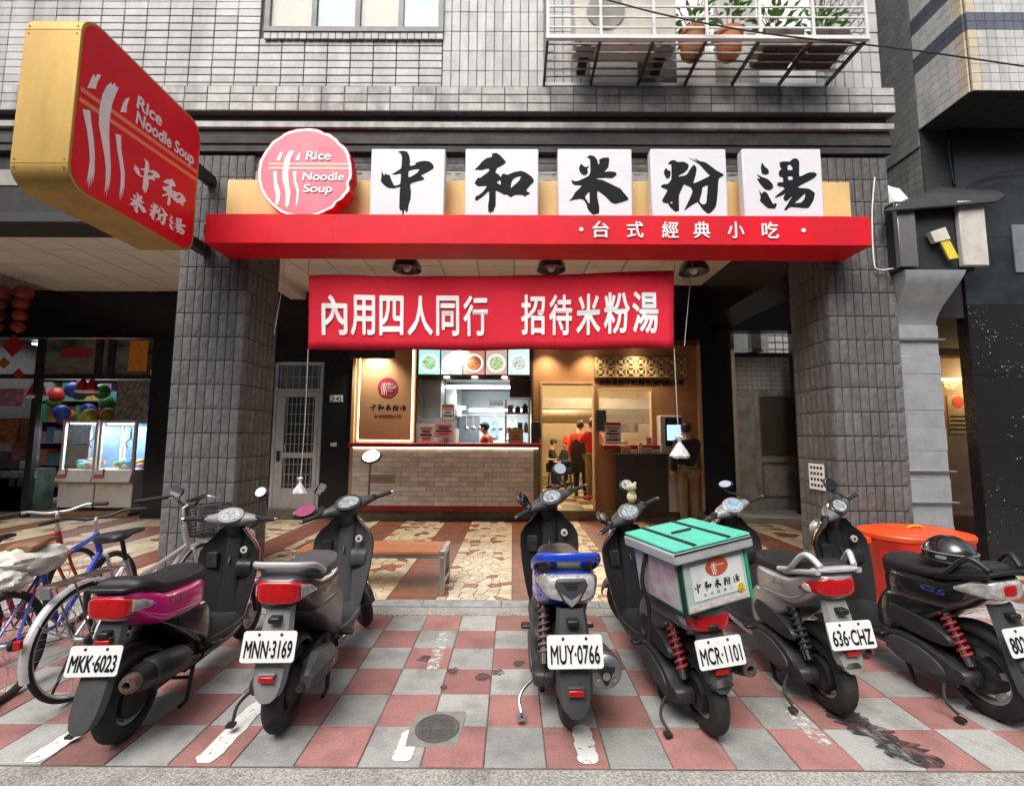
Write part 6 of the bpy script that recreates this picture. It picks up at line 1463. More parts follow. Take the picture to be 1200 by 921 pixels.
    if gr_ == 'tube':
        pts = [(.148, .06, .815), (.165, -.10, .84), (.152, -.28, .865), (.10, -.42, .878), (0, -.455, .882)]
        MB().tube(catmull(pts+[(-x, y, z) for x, y, z in reversed(pts[:-1])], 6), .017, 10).build('grab_rail', gm, t, smooth=60)
    elif gr_ == 'wing':
        rs = []
        pts = catmull([(.152, .12, .79), (.172, -.04, .82), (.166, -.24, .868), (.115, -.40, .898), (0, -.46, .908), (-.115, -.40, .898), (-.166, -.24, .868), (-.172, -.04, .82), (-.152, .12, .79)], 6)
        for i, p in enumerate(pts):
            tng = (pts[min(i+1, len(pts)-1)]-pts[max(i-1, 0)]).normalized(); out = tng.cross(Vector((0, 0, 1))).normalized(); h = .022
            rs.append([p+out*.013*math.cos(a)+Vector((0, 0, h*math.sin(a))) for a in [2*PI*k/12 for k in range(12)]])
        o = MB().loft(rs).build('grab_rail', gm, t, smooth=60)
        for sx in (-1, 1): MB().tube([(sx*.07, -.30, .84), (sx*.09, -.40, .885)], .018, 10).build('rail_stay', gm, o, smooth=60)
    elif gr_ == 'hoop':    # moulded silver hoop rising over the tail
        for sx in (-1, 1):
            prof = smooth_loop([(.05, .80), (-.10, .85), (-.24, .915), (-.33, .92), (-.43, .855), (-.47, .845), (-.44, .825), (-.2, .815)], 4)
            hole = inset([(-.16, .85), (-.25, .895), (-.32, .895), (-.38, .85), (-.28, .84)], 1.)
            b = MB(); x0, x1 = sx*.125, sx*.165
            b.tube(catmull([(sx*.155, .12, .80), (sx*.158, -.06, .845), (sx*.145, -.22, .905), (sx*.125, -.33, .912), (sx*.10, -.45, .86)], 6), .019, 10)
            b.loft([sup(y, .018, z-.02, z+.012, .6, 12) for y, z in ((.06, .805), (-.2, .82), (-.46, .84))]).v
            b.v = [(v[0]+(sx*(.155+.07*min(0, v[1])) if abs(v[0]) < .03 else 0), v[1], v[2]) for v in b.v]
            b.build('grab_rail', gm, t, smooth=60)
        body([(-.48, .09, .835, .85), (-.45, .125, .83, .855), (-.36, .14, .827, .853)], .5).build('tail_lip', gm, t, smooth=40)
    elif gr_ == 'rack':    # flat black plate
        body([(-.48, .075, .825, .84), (-.45, .105, .822, .848), (-.34, .13, .818, .846), (-.2, .14, .81, .838)], .5).build('tail_rack', gm, t, smooth=40)
    # ---- floor, leg shield, front
    fc = cfg.get('floor', inn)
    body([(.42, .13, .27, .345), (.50, .165, .265, .34), (.70, .175, .262, .325), (.88, .17, .265, .33), (.96, .13, .275, .36)], .4).build('floorboard', fc, t, smooth=40)
    body([(.45, .145, .215, .268), (.6, .16, .205, .264), (.85, .15, .21, .262), (1.0, .11, .23, .27)], .5).build('under_tray', cfg.get('tray', mb), t, smooth=40)
    hwz = [(.30, .15, .935), (.36, .17, .94), (.48, .195, .958), (.60, .212, .98), (.72, .222, 1.0), (.79, .218, 1.012), (.85, .185, 1.022), (.90, .13, 1.03), (.96, .085, 1.03)]
    nu = 12
    def shield(off, k=1.0):
        rs = []
        for z, hw, y in hwz: rs.append([(hw*k*(2*i/nu-1), y+off-.075*abs(2*i/nu-1)**2.2, z) for i in range(nu+1)])
        return rs
    A, Bk = shield(0), shield(.035)
    rs = [a_+list(reversed(b_)) for a_, b_ in zip(A, Bk)]
    MB().loft(rs).build('leg_shield', inn, t, smooth=50)
    rs = []
    for z, hw, y in hwz:
        d = .13 if z < .8 else .10; rs.append([((hw+.004)*math.cos(a), y-.055+.012+(d*math.sin(a) if math.sin(a) > 0 else 0)+(-.0 if math.sin(a) > 0 else .03*0), z) for a in [PI*k/16 for k in range(17)]]+[((hw-.002)*math.cos(a), y-.0+.038+(-.075*abs(math.cos(a))**2.2), z) for a in [PI-PI*k/10 for k in range(1, 10)]])
    MB().loft(rs).build('front_cowl', cfg.get('front', mb), t, smooth=45)
    slab([(.0, 0), (.05, .02), (.07, .08), (.04, .14), (-.02, .12), (-.03, .04)], .06, .17, .9).xform(Matrix.Translation((0, .955, .58))).build('glove_box', inn, t, smooth=40)
    rs = [[(hw*math.copysign(abs(math.cos(a))**.7, math.cos(a)), y-.045*math.copysign(abs(math.sin(a))**.7, math.sin(a))+.03, z) for a in [2*PI*k/20 for k in range(20)]] for z, y, hw in ((.32, .925, .11), (.40, .935, .085), (.55, .955, .075), (.70, .975, .07), (.84, 1.0, .07), (.92, 1.01, .075))]
    MB().loft(rs).build('column_cover', cfg.get('neck', inn), t, smooth=45)
    MB().prism(rrect(-.17, -.09, .66, .78, .015), .940, .99, 'XZ').build('pocket', mEng, t, bevel=.006)
    MB().bar((-.21, .925, .50), (.21, .925, .50), .004, .004).build('panel_seam', mEng, t) if 0 else None
    lk = MB().lathe([(.026, -.012), (.026, .004), (.018, .006)], 18, 'Y', (.115, .945, .80)).build('ignition_lock', M('lock_ring', (.62, .60, .52), .4), t, smooth=40); MB().lathe([(.010, -.016), (.010, -.0125)], 12, 'Y', (.115, .945, .80)).build('key_slot', mEng, lk)
    MB().tube([(0, .985, .70), (0, .955, .735), (0, .94, .70)], .007, 8).build('bag_hook', mPlas, t, smooth=40)
    # fork, front fender
    b = MB()
    for sx in (-1, 1): b.tube([(sx*.075, 1.12, .62), (sx*.075, 1.27, .228)], .021, 10)
    b.xform(S_).build('fork', mEng, t, smooth=40); arc_strip(1.27, RW, RW+.035, 20, 175, .062).xform(S_).build('front_fender', cfg.get('front', mb), t, smooth=40)
    hl = MB().ell((0, 1.14, .86), .10, .055, .075, 18, 10).build('headlamp', mClrL, t, smooth=60)
    # ---- handlebar group, turned by steer
    hm = cfg.get('bar', mPlasG)
    rs = []
    for x, y, z, ry, rz2 in ((-.215, .955, 1.035, .018, .018), (-.17, .96, 1.035, .034, .032), (-.10, .975, 1.03, .062, .050), (0, .985, 1.025, .085, .062), (.10, .975, 1.03, .062, .050), (.17, .96, 1.035, .034, .032), (.215, .955, 1.035, .018, .018)):
        rs.append([(x, y+ry*math.cos(a), z+rz2*math.sin(a)) for a in [2*PI*k/16 for k in range(16)]])
    hb = MB().loft(rs).xform(S_).build('handlebar_cover', hm, t, smooth=50)
    rs = [[(hw*math.cos(a), y+d*math.sin(a), z) for a in [2*PI*k/16 for k in range(16)]] for z, y, hw, d in ((.90, 1.03, .07, .06), (.96, 1.01, .08, .065), (1.02, .99, .09, .07))]
    MB().loft(rs).xform(S_).build('neck', cfg.get('neck', inn), t, smooth=50)
    D_ = S_@Matrix.Translation((0, .935, 1.065))@Matrix.Rotation(R(48), 4, 'X')
    dp = MB().prism([(.105*math.cos(a), .072*math.sin(a)) for a in [2*PI*k/28 for k in range(28)]], -.03, .012, 'XY').xform(D_).build('dash_panel', cfg.get('dash', mPlas), t, bevel=.008)
    MB().prism([(.078*math.cos(a)*(1-.15*math.sin(a)), .048*math.sin(a)) for a in [2*PI*k/28 for k in range(28)]], .0125, .016, 'XY').xform(D_).build('speedometer', cfg.get('face', M('dial_face', (.42, .45, .48), .15, vs=40, var=.4, col2=(.12, .13, .14))), dp)
    b = MB()
    for k in range(9): a = R(200-25*k); b.bar((.032*math.cos(a), .028*math.sin(a)-.004, .0168), (.04*math.cos(a), .036*math.sin(a)-.004, .0168), .0025, .001)
    b.bar((0, -.008, .0172), (-.022, .014, .0172), .003, .001); b.xform(D_).build('dial_marks', mInk, dp, kind='stuff')
    for sx in (-1, 1):
        MB().tube([(sx*.21, .955, 1.036), (sx*.345, .925, 1.04)], .0175, 14).xform(S_).build('grip', mRubber, t, smooth=40)
        MB().tube([(sx*.344, .925, 1.04), (sx*.365, .921, 1.04)], .013, 12).xform(S_).build('bar_end', mChr, t, smooth=40)
        MB().tube(catmull([(sx*.20, .99, 1.03), (sx*.25, 1.0, 1.028), (sx*.345, .965, 1.03)], 5), .0065, 8).xform(S_).build('brake_lever', cfg.get('lever', mAlu), t, smooth=40)
        MB().tube(catmull([(sx*.20, 1.0, 1.03), (sx*.16, 1.06, 1.0), (sx*.08, 1.07, .93), (sx*.05, 1.05, .86)], 5), .005, 6).xform(S_).build('brake_cable', mEng, t, smooth=60)
        MB().box(sx*.205-.022, sx*.205+.022, .935, .99, 1.015, 1.062).xform(S_).build('switch_block', mPlas, t, bevel=.006)
    for mx_, my_, mz_, yaw, gmat, rx, rz2 in cfg.get('mirrors', []):
        sx = 1 if mx_ > 0 else -1
        st_m = MB().tube(catmull([(sx*.175, .965, 1.05), (sx*.185, .97, 1.09), (mx_*.93, my_+.01, mz_-.06), (mx_, my_+.018, mz_-.02)], 5), .0075, 8).xform(S_).build('mirror_stem', mMirBk, t, smooth=40)
        X_ = S_@Matrix.Translation((mx_, my_, mz_))@Matrix.Rotation(R(yaw), 4, 'Z')
        MB().ell((0, .012, 0), rx*1.1, .024, rz2*1.14, 20, 10).xform(X_@Matrix.Rotation(R(-26), 4, 'X')).build('mirror_shell', mMirBk, st_m, smooth=60)
        MB().prism([(rx*.9*math.cos(a), rz2*.9*math.sin(a)) for a in [2*PI*k/24 for k in range(24)]], -.0135, -.0095, 'XZ').xform(X_@Matrix.Rotation(R(-26), 4, 'X')).build('mirror_glass', gmat or mMir, st_m)
    # ---- stands
    b = MB()
    for sx in (-1, 1): b.tube([(sx*.10, .42, .20), (sx*.12, .34, .02)], .013, 8); b.tube([(sx*.12, .34, .018), (sx*.12, .27, .012)], .012, 8)
    b.tube([(-.11, .40, .12), (.11, .40, .12)], .011, 8); b.build('centre_stand', mEng, t, smooth=40)
    if cfg.get('kick', 1): MB().tube(catmull([(-.17, .10, .17), (-.23, .06, .14), (-.26, .02, .10), (-.25, -.03, .06)], 4), .009, 8).box(-.275, -.235, -.06, -.02, .035, .05).build('kick_start', mChr if cfg.get('kickchr') else mEng, t, smooth=40)
    for sx in (-1, 1): MB().box(sx*.19-.045, sx*.19+.045, .43, .50, .30, .325).build('footrest', mPlas, t, bevel=.01)
    # proportions of the tail: overhang and height behind the axle
    ck, dz = (.285-.7*oy)/.475, cfg.get('taildz', .03)
    def shrink(o):
        for v in o.data.vertices:
            if v.co.y < .02:
                if dz and v.co.z > .6: v.co.z += dz*min(1, (.02-v.co.y)/.3)*min(1, (v.co.z-.6)/.08)
                v.co.y = .02+(v.co.y-.02)*ck
        for c in o.children: shrink(c)
    for o in t.children:
        if o.name.split('.')[0] in TAILPARTS: shrink(o)
    return t
mPinkB = M('pink_paint', (.80, .008, .24), .3, metal=.0, vs=4, var=.06, coat=.8, dust=.05)
mBlackB = M('black_paint', (.012, .012, .013), .22, vs=4, var=.1, coat=.8, dust=.05)
mGreyB = M('grey_paint', (.045, .046, .05), .35, metal=.3, vs=4, var=.1, coat=.6, dust=.10)
mGreyL = M('light_grey_plastic', (.26, .26, .265), .5, metal=.1, vs=6, var=.12, dust=.15)
mBlueB = M('blue_paint', (.008, .06, .62), .25, metal=.0, vs=4, var=.08, coat=.8, dust=.05)
mSilvB = M('silver_paint', (.50, .50, .51), .32, metal=.55, vs=5, var=.12, coat=.4, dust=.22)
mBadge = M('badge_silver', (.7, .7, .7), .3, metal=.6)
mGreyS = M('mid_grey_paint', (.20, .20, .21), .4, metal=.4, vs=5, var=.1, coat=.3, dust=.15)
mRedSpring = M('red_spring', (.40, .02, .03), .4, dust=.15); mCopper = M('dusty_spring', (.22, .13, .12), .5, metal=.3, dust=.3)
scooter(dict(label='magenta and black scooter parked leftmost, plate MKK-6023', loc=(-1.995, 2.478, 0), fz=0.21, oy=0.09, kickout=.36, yaw=3, s=0.915, lean=0, body=mPinkB, lower=mBlackB, front=mPinkB, rim=mRimD if 0 else mRim, tail='block', rail=('rack', mPlas), mz=.085, plate='MKK·6023',
    bar=mGreyL, dash=mGreyL, muffler='round', mufmat=mPlas, flap=mPlasG, badge=('Caress', .12, .715, .13, .03, mBadge), tray=mBlackB, mirrors=[(.21, .97, 1.24, -14, None, .052, .044)], steer=0, refl=.60))
scooter(dict(label='dark grey scooter with pale grab rail, plate MNN-3169', loc=(-1.222, 2.567, 0), fz=0.266, oy=0.097, yaw=3.9, s=0.98, lean=1, body=mGreyB, lower=mGreyS, front=mGreyB, inner=mPlasG, seat=mSeatG, tail='block', rail=('tube', M('pale_rail', (.55, .55, .56), .45, metal=.3, dust=.1)), mz=.04, plate='MNN·3169',
    bar=mPlasG, muffler='angular', flap=mGreyL, rim=mRimD, floor=mPlasG, badge=('Duke125', .10, .70, .13, .03, mBadge), mirrors=[(.27, .97, 1.36, -20, None, .075, .052), (-.30, .99, 1.10, 15, mPinkM, .085, .045)], steer=36))
scooter(dict(label='bright blue scooter with clear lamps and blue grab rail, plate MUY-0766', loc=(0.309, 2.644, 0), fz=0.24, oy=-0.04, yaw=0.4, s=1.013, lean=-1, body=mBlueB, lower=mPlas, front=mGreyS, tail='vee', rail=('wing', mBlueB), mz=.03, plate='MUY·0766', spring=mCopper, rim=mRimD,
    bar=mPlasG, dash=mPlasG, muffler='cap3', flap=mPlasG, kickchr=1, rw=.228, lever=M('blue_anodised', (.01, .08, .5), .3, metal=.7), mirrors=[(.19, .98, 1.23, -6, None, .055, .05), (-.22, .98, 1.13, 30, None, .05, .055)], steer=36))
scooter(dict(label='charcoal scooter under the green delivery bag, plate MCR-1101', loc=(1.051, 2.572, 0), fz=0.32, oy=0.11, yaw=7.3, s=0.938, lean=-5, body=mGreyS, lower=mGreyS, front=mGreyS, tail='small', rail=('none', mPlas), taildz=-.075, seat_sec=[(.19, .10, .765, .80), (.215, .13, .76, .825), (.25, .142, .755, .832), (.32, .14, .75, .828), (.42, .118, .745, .822), (.495, .07, .74, .79)], mz=.09, my=.04, plate='MCR·1101', spring=mRedSpring, rim=mRim,
    bar=mPlasG, dash=mGreyS, muffler='round', flap=mPlasG, mirrors=[(.10, .97, 1.25, -12, None, .055, .045), (-.24, .98, 1.12, 25, None, .055, .045)], steer=30))
scooter(dict(label='silver scooter with almond red tail lamp, plate 636-CHZ', loc=(1.836, 2.758, 0), fz=0.32, oy=0.105, yaw=2.9, s=0.954, lean=-3, body=mSilvB, lower=mSilvB, front=mSilvB, tail='eye', rail=('hoop', M('silver_rail', (.62, .62, .63), .4, metal=.3, dust=.1)), mz=.06, my=.12, plate='636·CHZ', spokes=5,
    bar=mSilvB, dash=mSilvB, face=M('dial_blue', (.35, .50, .62), .15, vs=30, var=.3), muffler='round', flap=M('flap_grey_green', (.30, .31, .29), .5, dust=.2), badge=('Solo', .12, .70, .14, .035, mBadge), mirrors=[(.02, .97, 1.24, -70, None, .055, .03)], steer=25))
scooter(dict(label='glossy black scooter at the right edge, plate starting 802', loc=(2.712, 2.703, 0), fz=0.2, oy=0.1, yaw=6, s=0.961, lean=-4.8, body=mBlackB, lower=mBlackB, front=mBlackB, tail='clear', rail=('hoop', mPlas), mz=.06, my=.12, plate='802·KXE', spokes=5, spring=mRedSpring,
    bar=mGreyS, dash=mBlackB, muffler='round', flap=mPlasG, rw=.240, badge=('G5', .08, .695, .16, .035, M('badge_blue', (.10, .14, .55), .3, metal=.4)), mirrors=[(.06, .97, 1.23, -25, None, .045, .055)], steer=30, seat=mSeat))
# ================================================================ bicycles
mSpoke = M('spoke_steel', (.55, .55, .55), .35, metal=.9); mSadB = M('saddle_black', (.018, .018, .02), .45)
def bicycle(cfg):
    t = thing('bicycle', cfg['label'], 'bicycle', cfg['loc'], group='bicycles parked at the left pillar', rot=(0, R(cfg['lean']), R(cfg['yaw'])), scale=cfg['s'])
    r_, wb_ = .325, 1.03; fm = cfg['frame']; q_ = random.Random(4)
    for cy in (0, wb_):
        rim = MB().lathe([(r_-.03, -.014), (r_-.022, -.016), (r_-.022, .016), (r_-.03, .014), (r_-.042, 0)], 56, 'X', (0, cy, r_), closed=True).build('wheel', cfg.get('rim', mAlu), t, smooth=40)
        tw = cfg.get('tw', .019)
        MB().tube([(0, cy+(r_-tw*.9)*math.cos(a), r_+(r_-tw*.9)*math.sin(a)) for a in [2*PI*k/64 for k in range(64)]], tw, 10, closed=True).build('tyre', mRubber, rim, smooth=60)
        b = MB()
        for k in range(32):
            a = 2*PI*k/32; sx = (-1)**k; hx = sx*.028; off = .35*(1 if k % 4 < 2 else -1)
            b.tube([(hx, cy+.022*math.cos(a+off*4), r_+.022*math.sin(a+off*4)), (0, cy+(r_-.035)*math.cos(a), r_+(r_-.035)*math.sin(a))], .0013, 4)
        b.build('spokes', mSpoke, rim)
        MB().lathe([(.012, -.05), (.022, -.034), (.016, -.02), (.016, .02), (.022, .034), (.012, .05)], 16, 'X', (0, cy, r_)).build('hub', mAlu, rim, smooth=40)
    bb = (0, .44, .28); st = (0, .30, .72); ht, hbm = (0, .86, .82), (0, .89, .68)
    b = MB(); b.tube([bb, st], .017, 12); b.tube([st, ht] if not cfg.get('step') else [(0, .36, .55), hbm], .017, 12); b.tube([bb, hbm], .02, 12); b.tube([hbm, (ht[0], ht[1]-.005, ht[2]+.02)], .022, 12)
    for sx in (-1, 1): b.tube([bb, (sx*.06, 0, r_)], .011, 8); b.tube([(0, .305, .70), (sx*.06, 0, r_)], .009, 8)
    b.build('frame', fm, t, smooth=40)
    b = MB()
    for sx in (-1, 1): b.tube(catmull([(sx*.045, .90, .64), (sx*.05, .94, .50), (sx*.05, wb_, r_)], 4), .012, 8)
    b.tube([(-.05, .90, .645), (.05, .90, .645)], .014, 8); b.build('fork', cfg.get('fork', fm), t, smooth=40)
    MB().tube([st, (0, .27, .86)], .013, 10).build('seat_post', mBlack if cfg.get('bpost') else mChr, t, smooth=40)
    sd_ = [(.01, .07, .865, .905), (.05, .10, .86, .925), (.12, .085, .865, .925), (.20, .04, .875, .92), (.30, .02, .88, .915), (.33, .012, .885, .905)]
    sd2 = body(sd_, .7, 20, 4); sd2.v = [(x, y+.12, z) for x, y, z in sd2.v]; sd2.build('saddle', cfg.get('saddle', mSadB), t, smooth=50)
    S_ = Matrix.Translation((0, .86, 0))@Matrix.Rotation(R(cfg.get('steer', 0)), 4, 'Z')@Matrix.Translation((0, -.86, 0))
    hz = cfg.get('hz', 1.0)
    MB().tube([(0, .86, .82), (0, .845, hz-.02), (0, .89, hz)], .014, 10).xform(S_).build('stem', mAlu, t, smooth=40)
    hw = cfg.get('hw', .30); sw = cfg.get('sweep', .06)
    pts = [(0, .89, hz), (.07, .89, hz), (hw*.55, .885, hz+cfg.get('rise', .03)), (hw*.75, .86, hz+cfg.get('rise', .03)), (hw, .89-sw-.03, hz+cfg.get('rise', .03)-.01)]
    MB().tube(catmull([(-x, y, z) for x, y, z in reversed(pts[1:])]+pts, 5), .0115, 10).xform(S_).build('handlebar', cfg.get('barm', mAlu), t, smooth=60)
    for sx in (-1, 1):
        a, c = V3((sx*hw*.70, .868, hz+cfg.get('rise', .03))), V3((sx*hw*1.04, .89-sw-.034, hz+cfg.get('rise', .03)-.011)); MB().tube([a, c], .0165, 12).xform(S_).build('grip', mRubber, t, smooth=40)
        MB().tube(catmull([a+Vector((-sx*.04, .02, 0)), a+Vector((0, .06, -.01)), a+Vector((sx*.09, .035, -.02))], 4), .006, 8).xform(S_).build('brake_lever', mAlu, t, smooth=40)
    b = MB().lathe([(.09, -.004), (.095, -.004), (.095, .004), (.09, .004)], 36, 'X', (.05, .44, .28), closed=True); b.lathe([(.03, -.02), (.03, .02)], 14, 'X', (.05, .44, .28))
    for k in range(5): a = 2*PI*k/5; b.bar((.05, .44, .28), (.05, .44+.09*math.cos(a), .28+.09*math.sin(a)), .006, .014)
    b.build('chainring', mAlu if not cfg.get('dark') else mDarkMetal, t)
    MB().bar((.075, .44, .28), (.08, .50, .13), .014, .02).bar((-.075, .44, .28), (-.08, .38, .43), .014, .02).build('crank', mDarkMetal, t); MB().box(.08, .17, .47, .53, .115, .135).box(-.17, -.08, .35, .41, .42, .44).build('pedal', mBlack, t, bevel=.004)
    b = MB(); b.tube([(.05, .44, .375), (.05, 0, r_+.035)], .004, 5); b.tube([(.05, .44, .185), (.05, 0, r_-.035)], .004, 5); b.lathe([(.035, -.01), (.035, .01)], 18, 'X', (.05, 0, r_)); b.build('chain', mEng, t)
    if cfg.get('fender'):
        def fend(cy, a0, a1):
            prof = [(-.026, -.008), (-.017, .006), (0, .012), (.017, .006), (.026, -.008), (0, .006)]; rings = []
            for k in range(25): a = R(a0+(a1-a0)*k/24); rings.append([(x, cy+(r_+.018+d)*math.cos(a), r_+(r_+.018+d)*math.sin(a)) for x, d in prof])
            return MB().loft(rings)
        f_ = fend(0, 35, 195).build('rear_fender', cfg['fender'], t, smooth=50); MB().box(-.02, .02, -.375, -.355, .43, .475).build('reflector', mRedL, f_, bevel=.004)
        MB().tube([(-.05, 0, r_), (-.03, -.30, .52)], .003, 5).tube([(.05, 0, r_), (.03, -.30, .52)], .003, 5).build('fender_stay', mSpoke, f_)
        fend(wb_, 15, 150).build('front_fender', cfg['fender'], t, smooth=50)
    if cfg.get('rack'):
        b = MB()
        for x in (-.06, -.02, .02, .06): b.tube([(x, .22, .70), (x, -.22, .70)], .005, 6)
        for y in (-.22, -.05, .15): b.tube([(-.06, y, .70), (.06, y, .70)], .005, 6)
        for sx in (-1, 1): b.tube([(sx*.06, -.12, .70), (sx*.06, 0, r_)], .005, 6)
        b.build('carrier', M('rusty_steel', (.30, .25, .21), .5, metal=.6, vs=20, var=.3), t); MB().box(-.03, .03, -.235, -.225, .64, .70).build('carrier_plate', mAlu, t)
    if cfg.get('basket'):
        b = MB(); z0, z1 = .72, .97
        def rp(k, z): s__ = .8+.2*(z-z0)/(z1-z0); a = 2*PI*k/40; ca, sa = math.cos(a), math.sin(a); return (.17*s__*math.copysign(abs(ca)**.55, ca), 1.06+.13*s__*math.copysign(abs(sa)**.55, sa), z)
        for j in range(11): b.tube([rp(k, z0+(z1-z0)*j/10) for k in range(40)], .0028 if j < 10 else .006, 5, closed=True)
        for k in range(40): b.tube([rp(k, z0), rp(k, z1)], .0025, 4)
        for k in range(-4, 5): b.tube([(k*.03, .96, z0), (k*.03, 1.16, z0)], .0025, 4)
        b.xform(S_).build('basket', mBlack, t)
    if cfg.get('mirror'):
        c = V3((-.05, .84, hz+.12)); m_ = MB().tube([(-.12, .88, hz+.02), (-.08, .86, hz+.06), c], .005, 6).xform(S_).build('mirror_stem', mChr, t)
        MB().ell(c, .075, .015, .05, 20, 8).xform(S_).build('mirror_shell', mMirBk, m_, smooth=60); MB().prism([(c.x+.07*math.cos(a), c.z+.046*math.sin(a)) for a in [2*PI*k/24 for k in range(24)]], c.y-.018, c.y-.0145, 'XZ').xform(S_).build('mirror_glass', mMir, m_)
    MB().tube([(-.06, .02, .30), (-.14, -.04, .03)], .008, 8).build('kickstand', mEng, t)
    return t
mBlueF = M('blue_frame', (.012, .05, .50), .3, coat=.5, vs=3, var=.1); mRedF = M('red_frame', (.40, .015, .02), .3, coat=.5)
mSilF = M('silver_frame', (.55, .55, .56), .35, metal=.6, vs=5, var=.1); mFendW = M('fender_white', (.62, .62, .61), .35, metal=.3, vs=8, var=.15, dust=.12)
bicycle(dict(label='silver city bicycle with black basket, round mirror and white fenders', loc=(-2.573, 2.85, 0), yaw=0, lean=-4, s=.99, frame=mSilF, fender=mFendW, rack=1, basket=1, mirror=1, hz=1.0, sweep=.18, rise=.07, barm=mBlack, bpost=1, step=1, steer=-20, tw=.017))
bicycle(dict(label='blue mountain bicycle with white plastic bags over its saddle', loc=(-2.961, 2.785, 0), yaw=12, lean=-6, s=.95, frame=mBlueF, fork=mSilF, hz=.96, hw=.31, sweep=.02, steer=25, tw=.024, saddle=M('brown_saddle', (.22, .11, .05), .5), barm=mBlack))
bicycle(dict(label='red bicycle with silver handlebar behind the blue one', loc=(-3.45, 2.95, 0), yaw=10, lean=-6, s=.93, frame=mRedF, fork=mRedF, hz=1.0, hw=.32, sweep=.04, steer=25, tw=.022, dark=1))
def crumple(c, sx, sy, sz, seed, n=22, m=14):
    b = MB(); rings = []
    for i in range(1, m):
        th_ = -PI/2+PI*i/m; rg = []
        for k in range(n):
            a = 2*PI*k/n; d = Vector((math.cos(th_)*math.cos(a), math.cos(th_)*math.sin(a), math.sin(th_))); f = 1+.28*mnoise.noise(d*2.3+Vector((seed, 0, 0)))+.14*abs(mnoise.noise(d*5+Vector((0, seed, 0))))+.10*abs(mnoise.noise(d*11+Vector((0, 0, seed))))
            rg.append((c[0]+sx*d.x*f, c[1]+sy*d.y*f, c[2]+sz*d.z*f*(1.3 if d.z < 0 else 1)))
        rings.append(rg)
    return b.loft(rings)
mBagW = M('bag_plastic', (.66, .64, .57), .3, vs=12, var=.12, spec=.7)
pb = gr(34, 700); sc_ = at(33, 655, 2.98)
tg(crumple((sc_.x, sc_.y, sc_.z), .15, .20, .085, 3, 40, 26).build('plastic_bag', mBagW, None, smooth=35), 'crumpled white plastic bag tied over the blue bicycle saddle', 'plastic bag')
sc2 = at(10, 678, 2.84); tg(crumple((sc2.x, sc2.y, sc2.z), .09, .10, .07, 8, 40, 26).build('plastic_bag', mBagW, None, smooth=35), 'smaller white plastic bag drooping behind the saddle at the left edge', 'plastic bag')

# ================================================================ delivery bag on the charcoal scooter
S4 = Matrix.Translation((1.051, 2.572, 0))@Matrix.Rotation(R(7.3), 4, 'Z')@Matrix.Rotation(R(-5), 4, 'Y')
db = bpy.data.objects.new('delivery_bag', None); COL.objects.link(db); db.matrix_world = S4@Matrix.Translation((0, .0, .705))@Matrix.Rotation(R(9), 4, 'Z')@Matrix.Rotation(R(-3), 4, 'Y')
tg(db, 'mint green and grey insulated delivery bag strapped on the charcoal scooter', 'delivery bag')
mMint = M('mint_fabric', (.10, .58, .42), .6, vs=5, var=.08, bump=.1, bs=200); mGreen = M('green_fabric', (.02, .42, .20), .6, vs=5, var=.08); mGreyF = M('grey_fabric', (.42, .43, .44), .7, vs=5, var=.1, bump=.1, bs=200); mBlkW = M('black_webbing', (.015, .015, .016), .7)
bx_, by_, bz_ = .20, .21, .315
MB().box(-bx_, bx_, -by_, by_, 0, bz_).build('bag_body', mGreen, db, bevel=.012)
MB().box(-bx_+.015, bx_-.015, -by_-.006, -by_-.0005, .012, bz_-.055).build('clear_pocket', M('pocket_sheet', (.50, .62, .58), .15, vs=4, var=.15, coat=.6), db)
MB().box(-bx_+.055, bx_-.035, -by_-.0085, -by_-.0065, .06, bz_-.085).build('advert_sheet', M('advert_paper', (.74, .78, .77), .4, vs=9, var=.08), db)
MB().box(-bx_+.02, bx_-.02, -by_-.008, -by_-.0065, bz_-.08, bz_-.058).build('grey_strip', mGreyF, db)
MB().box(-bx_+.02, bx_-.03, -by_-.0082, -by_-.0065, .018, .042).build('print_strip', M('print_pink', (.62, .38, .42), .5, vs=40, var=.35, col2=(.7, .7, .65)), db)
lo = MB().prism([(.01+.068*math.cos(a), .205+.045*math.sin(a)) for a in [2*PI*k/30 for k in range(30)]], -by_-.0105, -by_-.009, 'XZ').build('logo', M('logo_orange', (.62, .10, .03), .5), db)
kq = [0]
def plb(poly, mt, nm, lay):
    kq[0] += 1; y = -by_-.0112-.0004*lay-.00005*kq[0]; MB().prism(poly, y, y+.0003, 'XZ').build(nm, mt, lo)
noodles(plb, .01, .205, .10/925, mLet, mPinkL)
for i, k in enumerate(ORDER): brush(k, -.145+.058*i, .095, .055, .055, -by_-.0095, mInk, db)
for i in range(5): text('台式經典小'[i], -.09+.04*i, .075, .018, .016, -by_-.0095, mInk, db)
MB().prism([(.135+.022*math.cos(a), .075+.022*math.sin(a)) for a in [2*PI*k/24 for k in range(24)]], -by_-.0125, -by_-.0100, 'XZ').build('smiley_sticker', M('sticker_yellow', (.75, .55, .03), .5), db)
b = MB()
for sx in (-1, 1): b.lathe([(.003, -by_-.0135), (.003, -by_-.0128)], 8, 'Y', (.135+sx*.008, 0, .081))
b.tube([(.135+.013*math.cos(a), -by_-.013, .073+.010*math.sin(a)) for a in [R(200+14*k) for k in range(11)]], .0016, 5); b.build('smiley_face', mInk, db)
MB().box(-bx_-.006, -bx_-.0005, -by_+.03, by_-.02, .02, bz_-.06).build('side_panel', M('side_print', (.55, .55, .58), .4, vs=16, var=.3, col2=(.50, .28, .36), coat=.4), db)
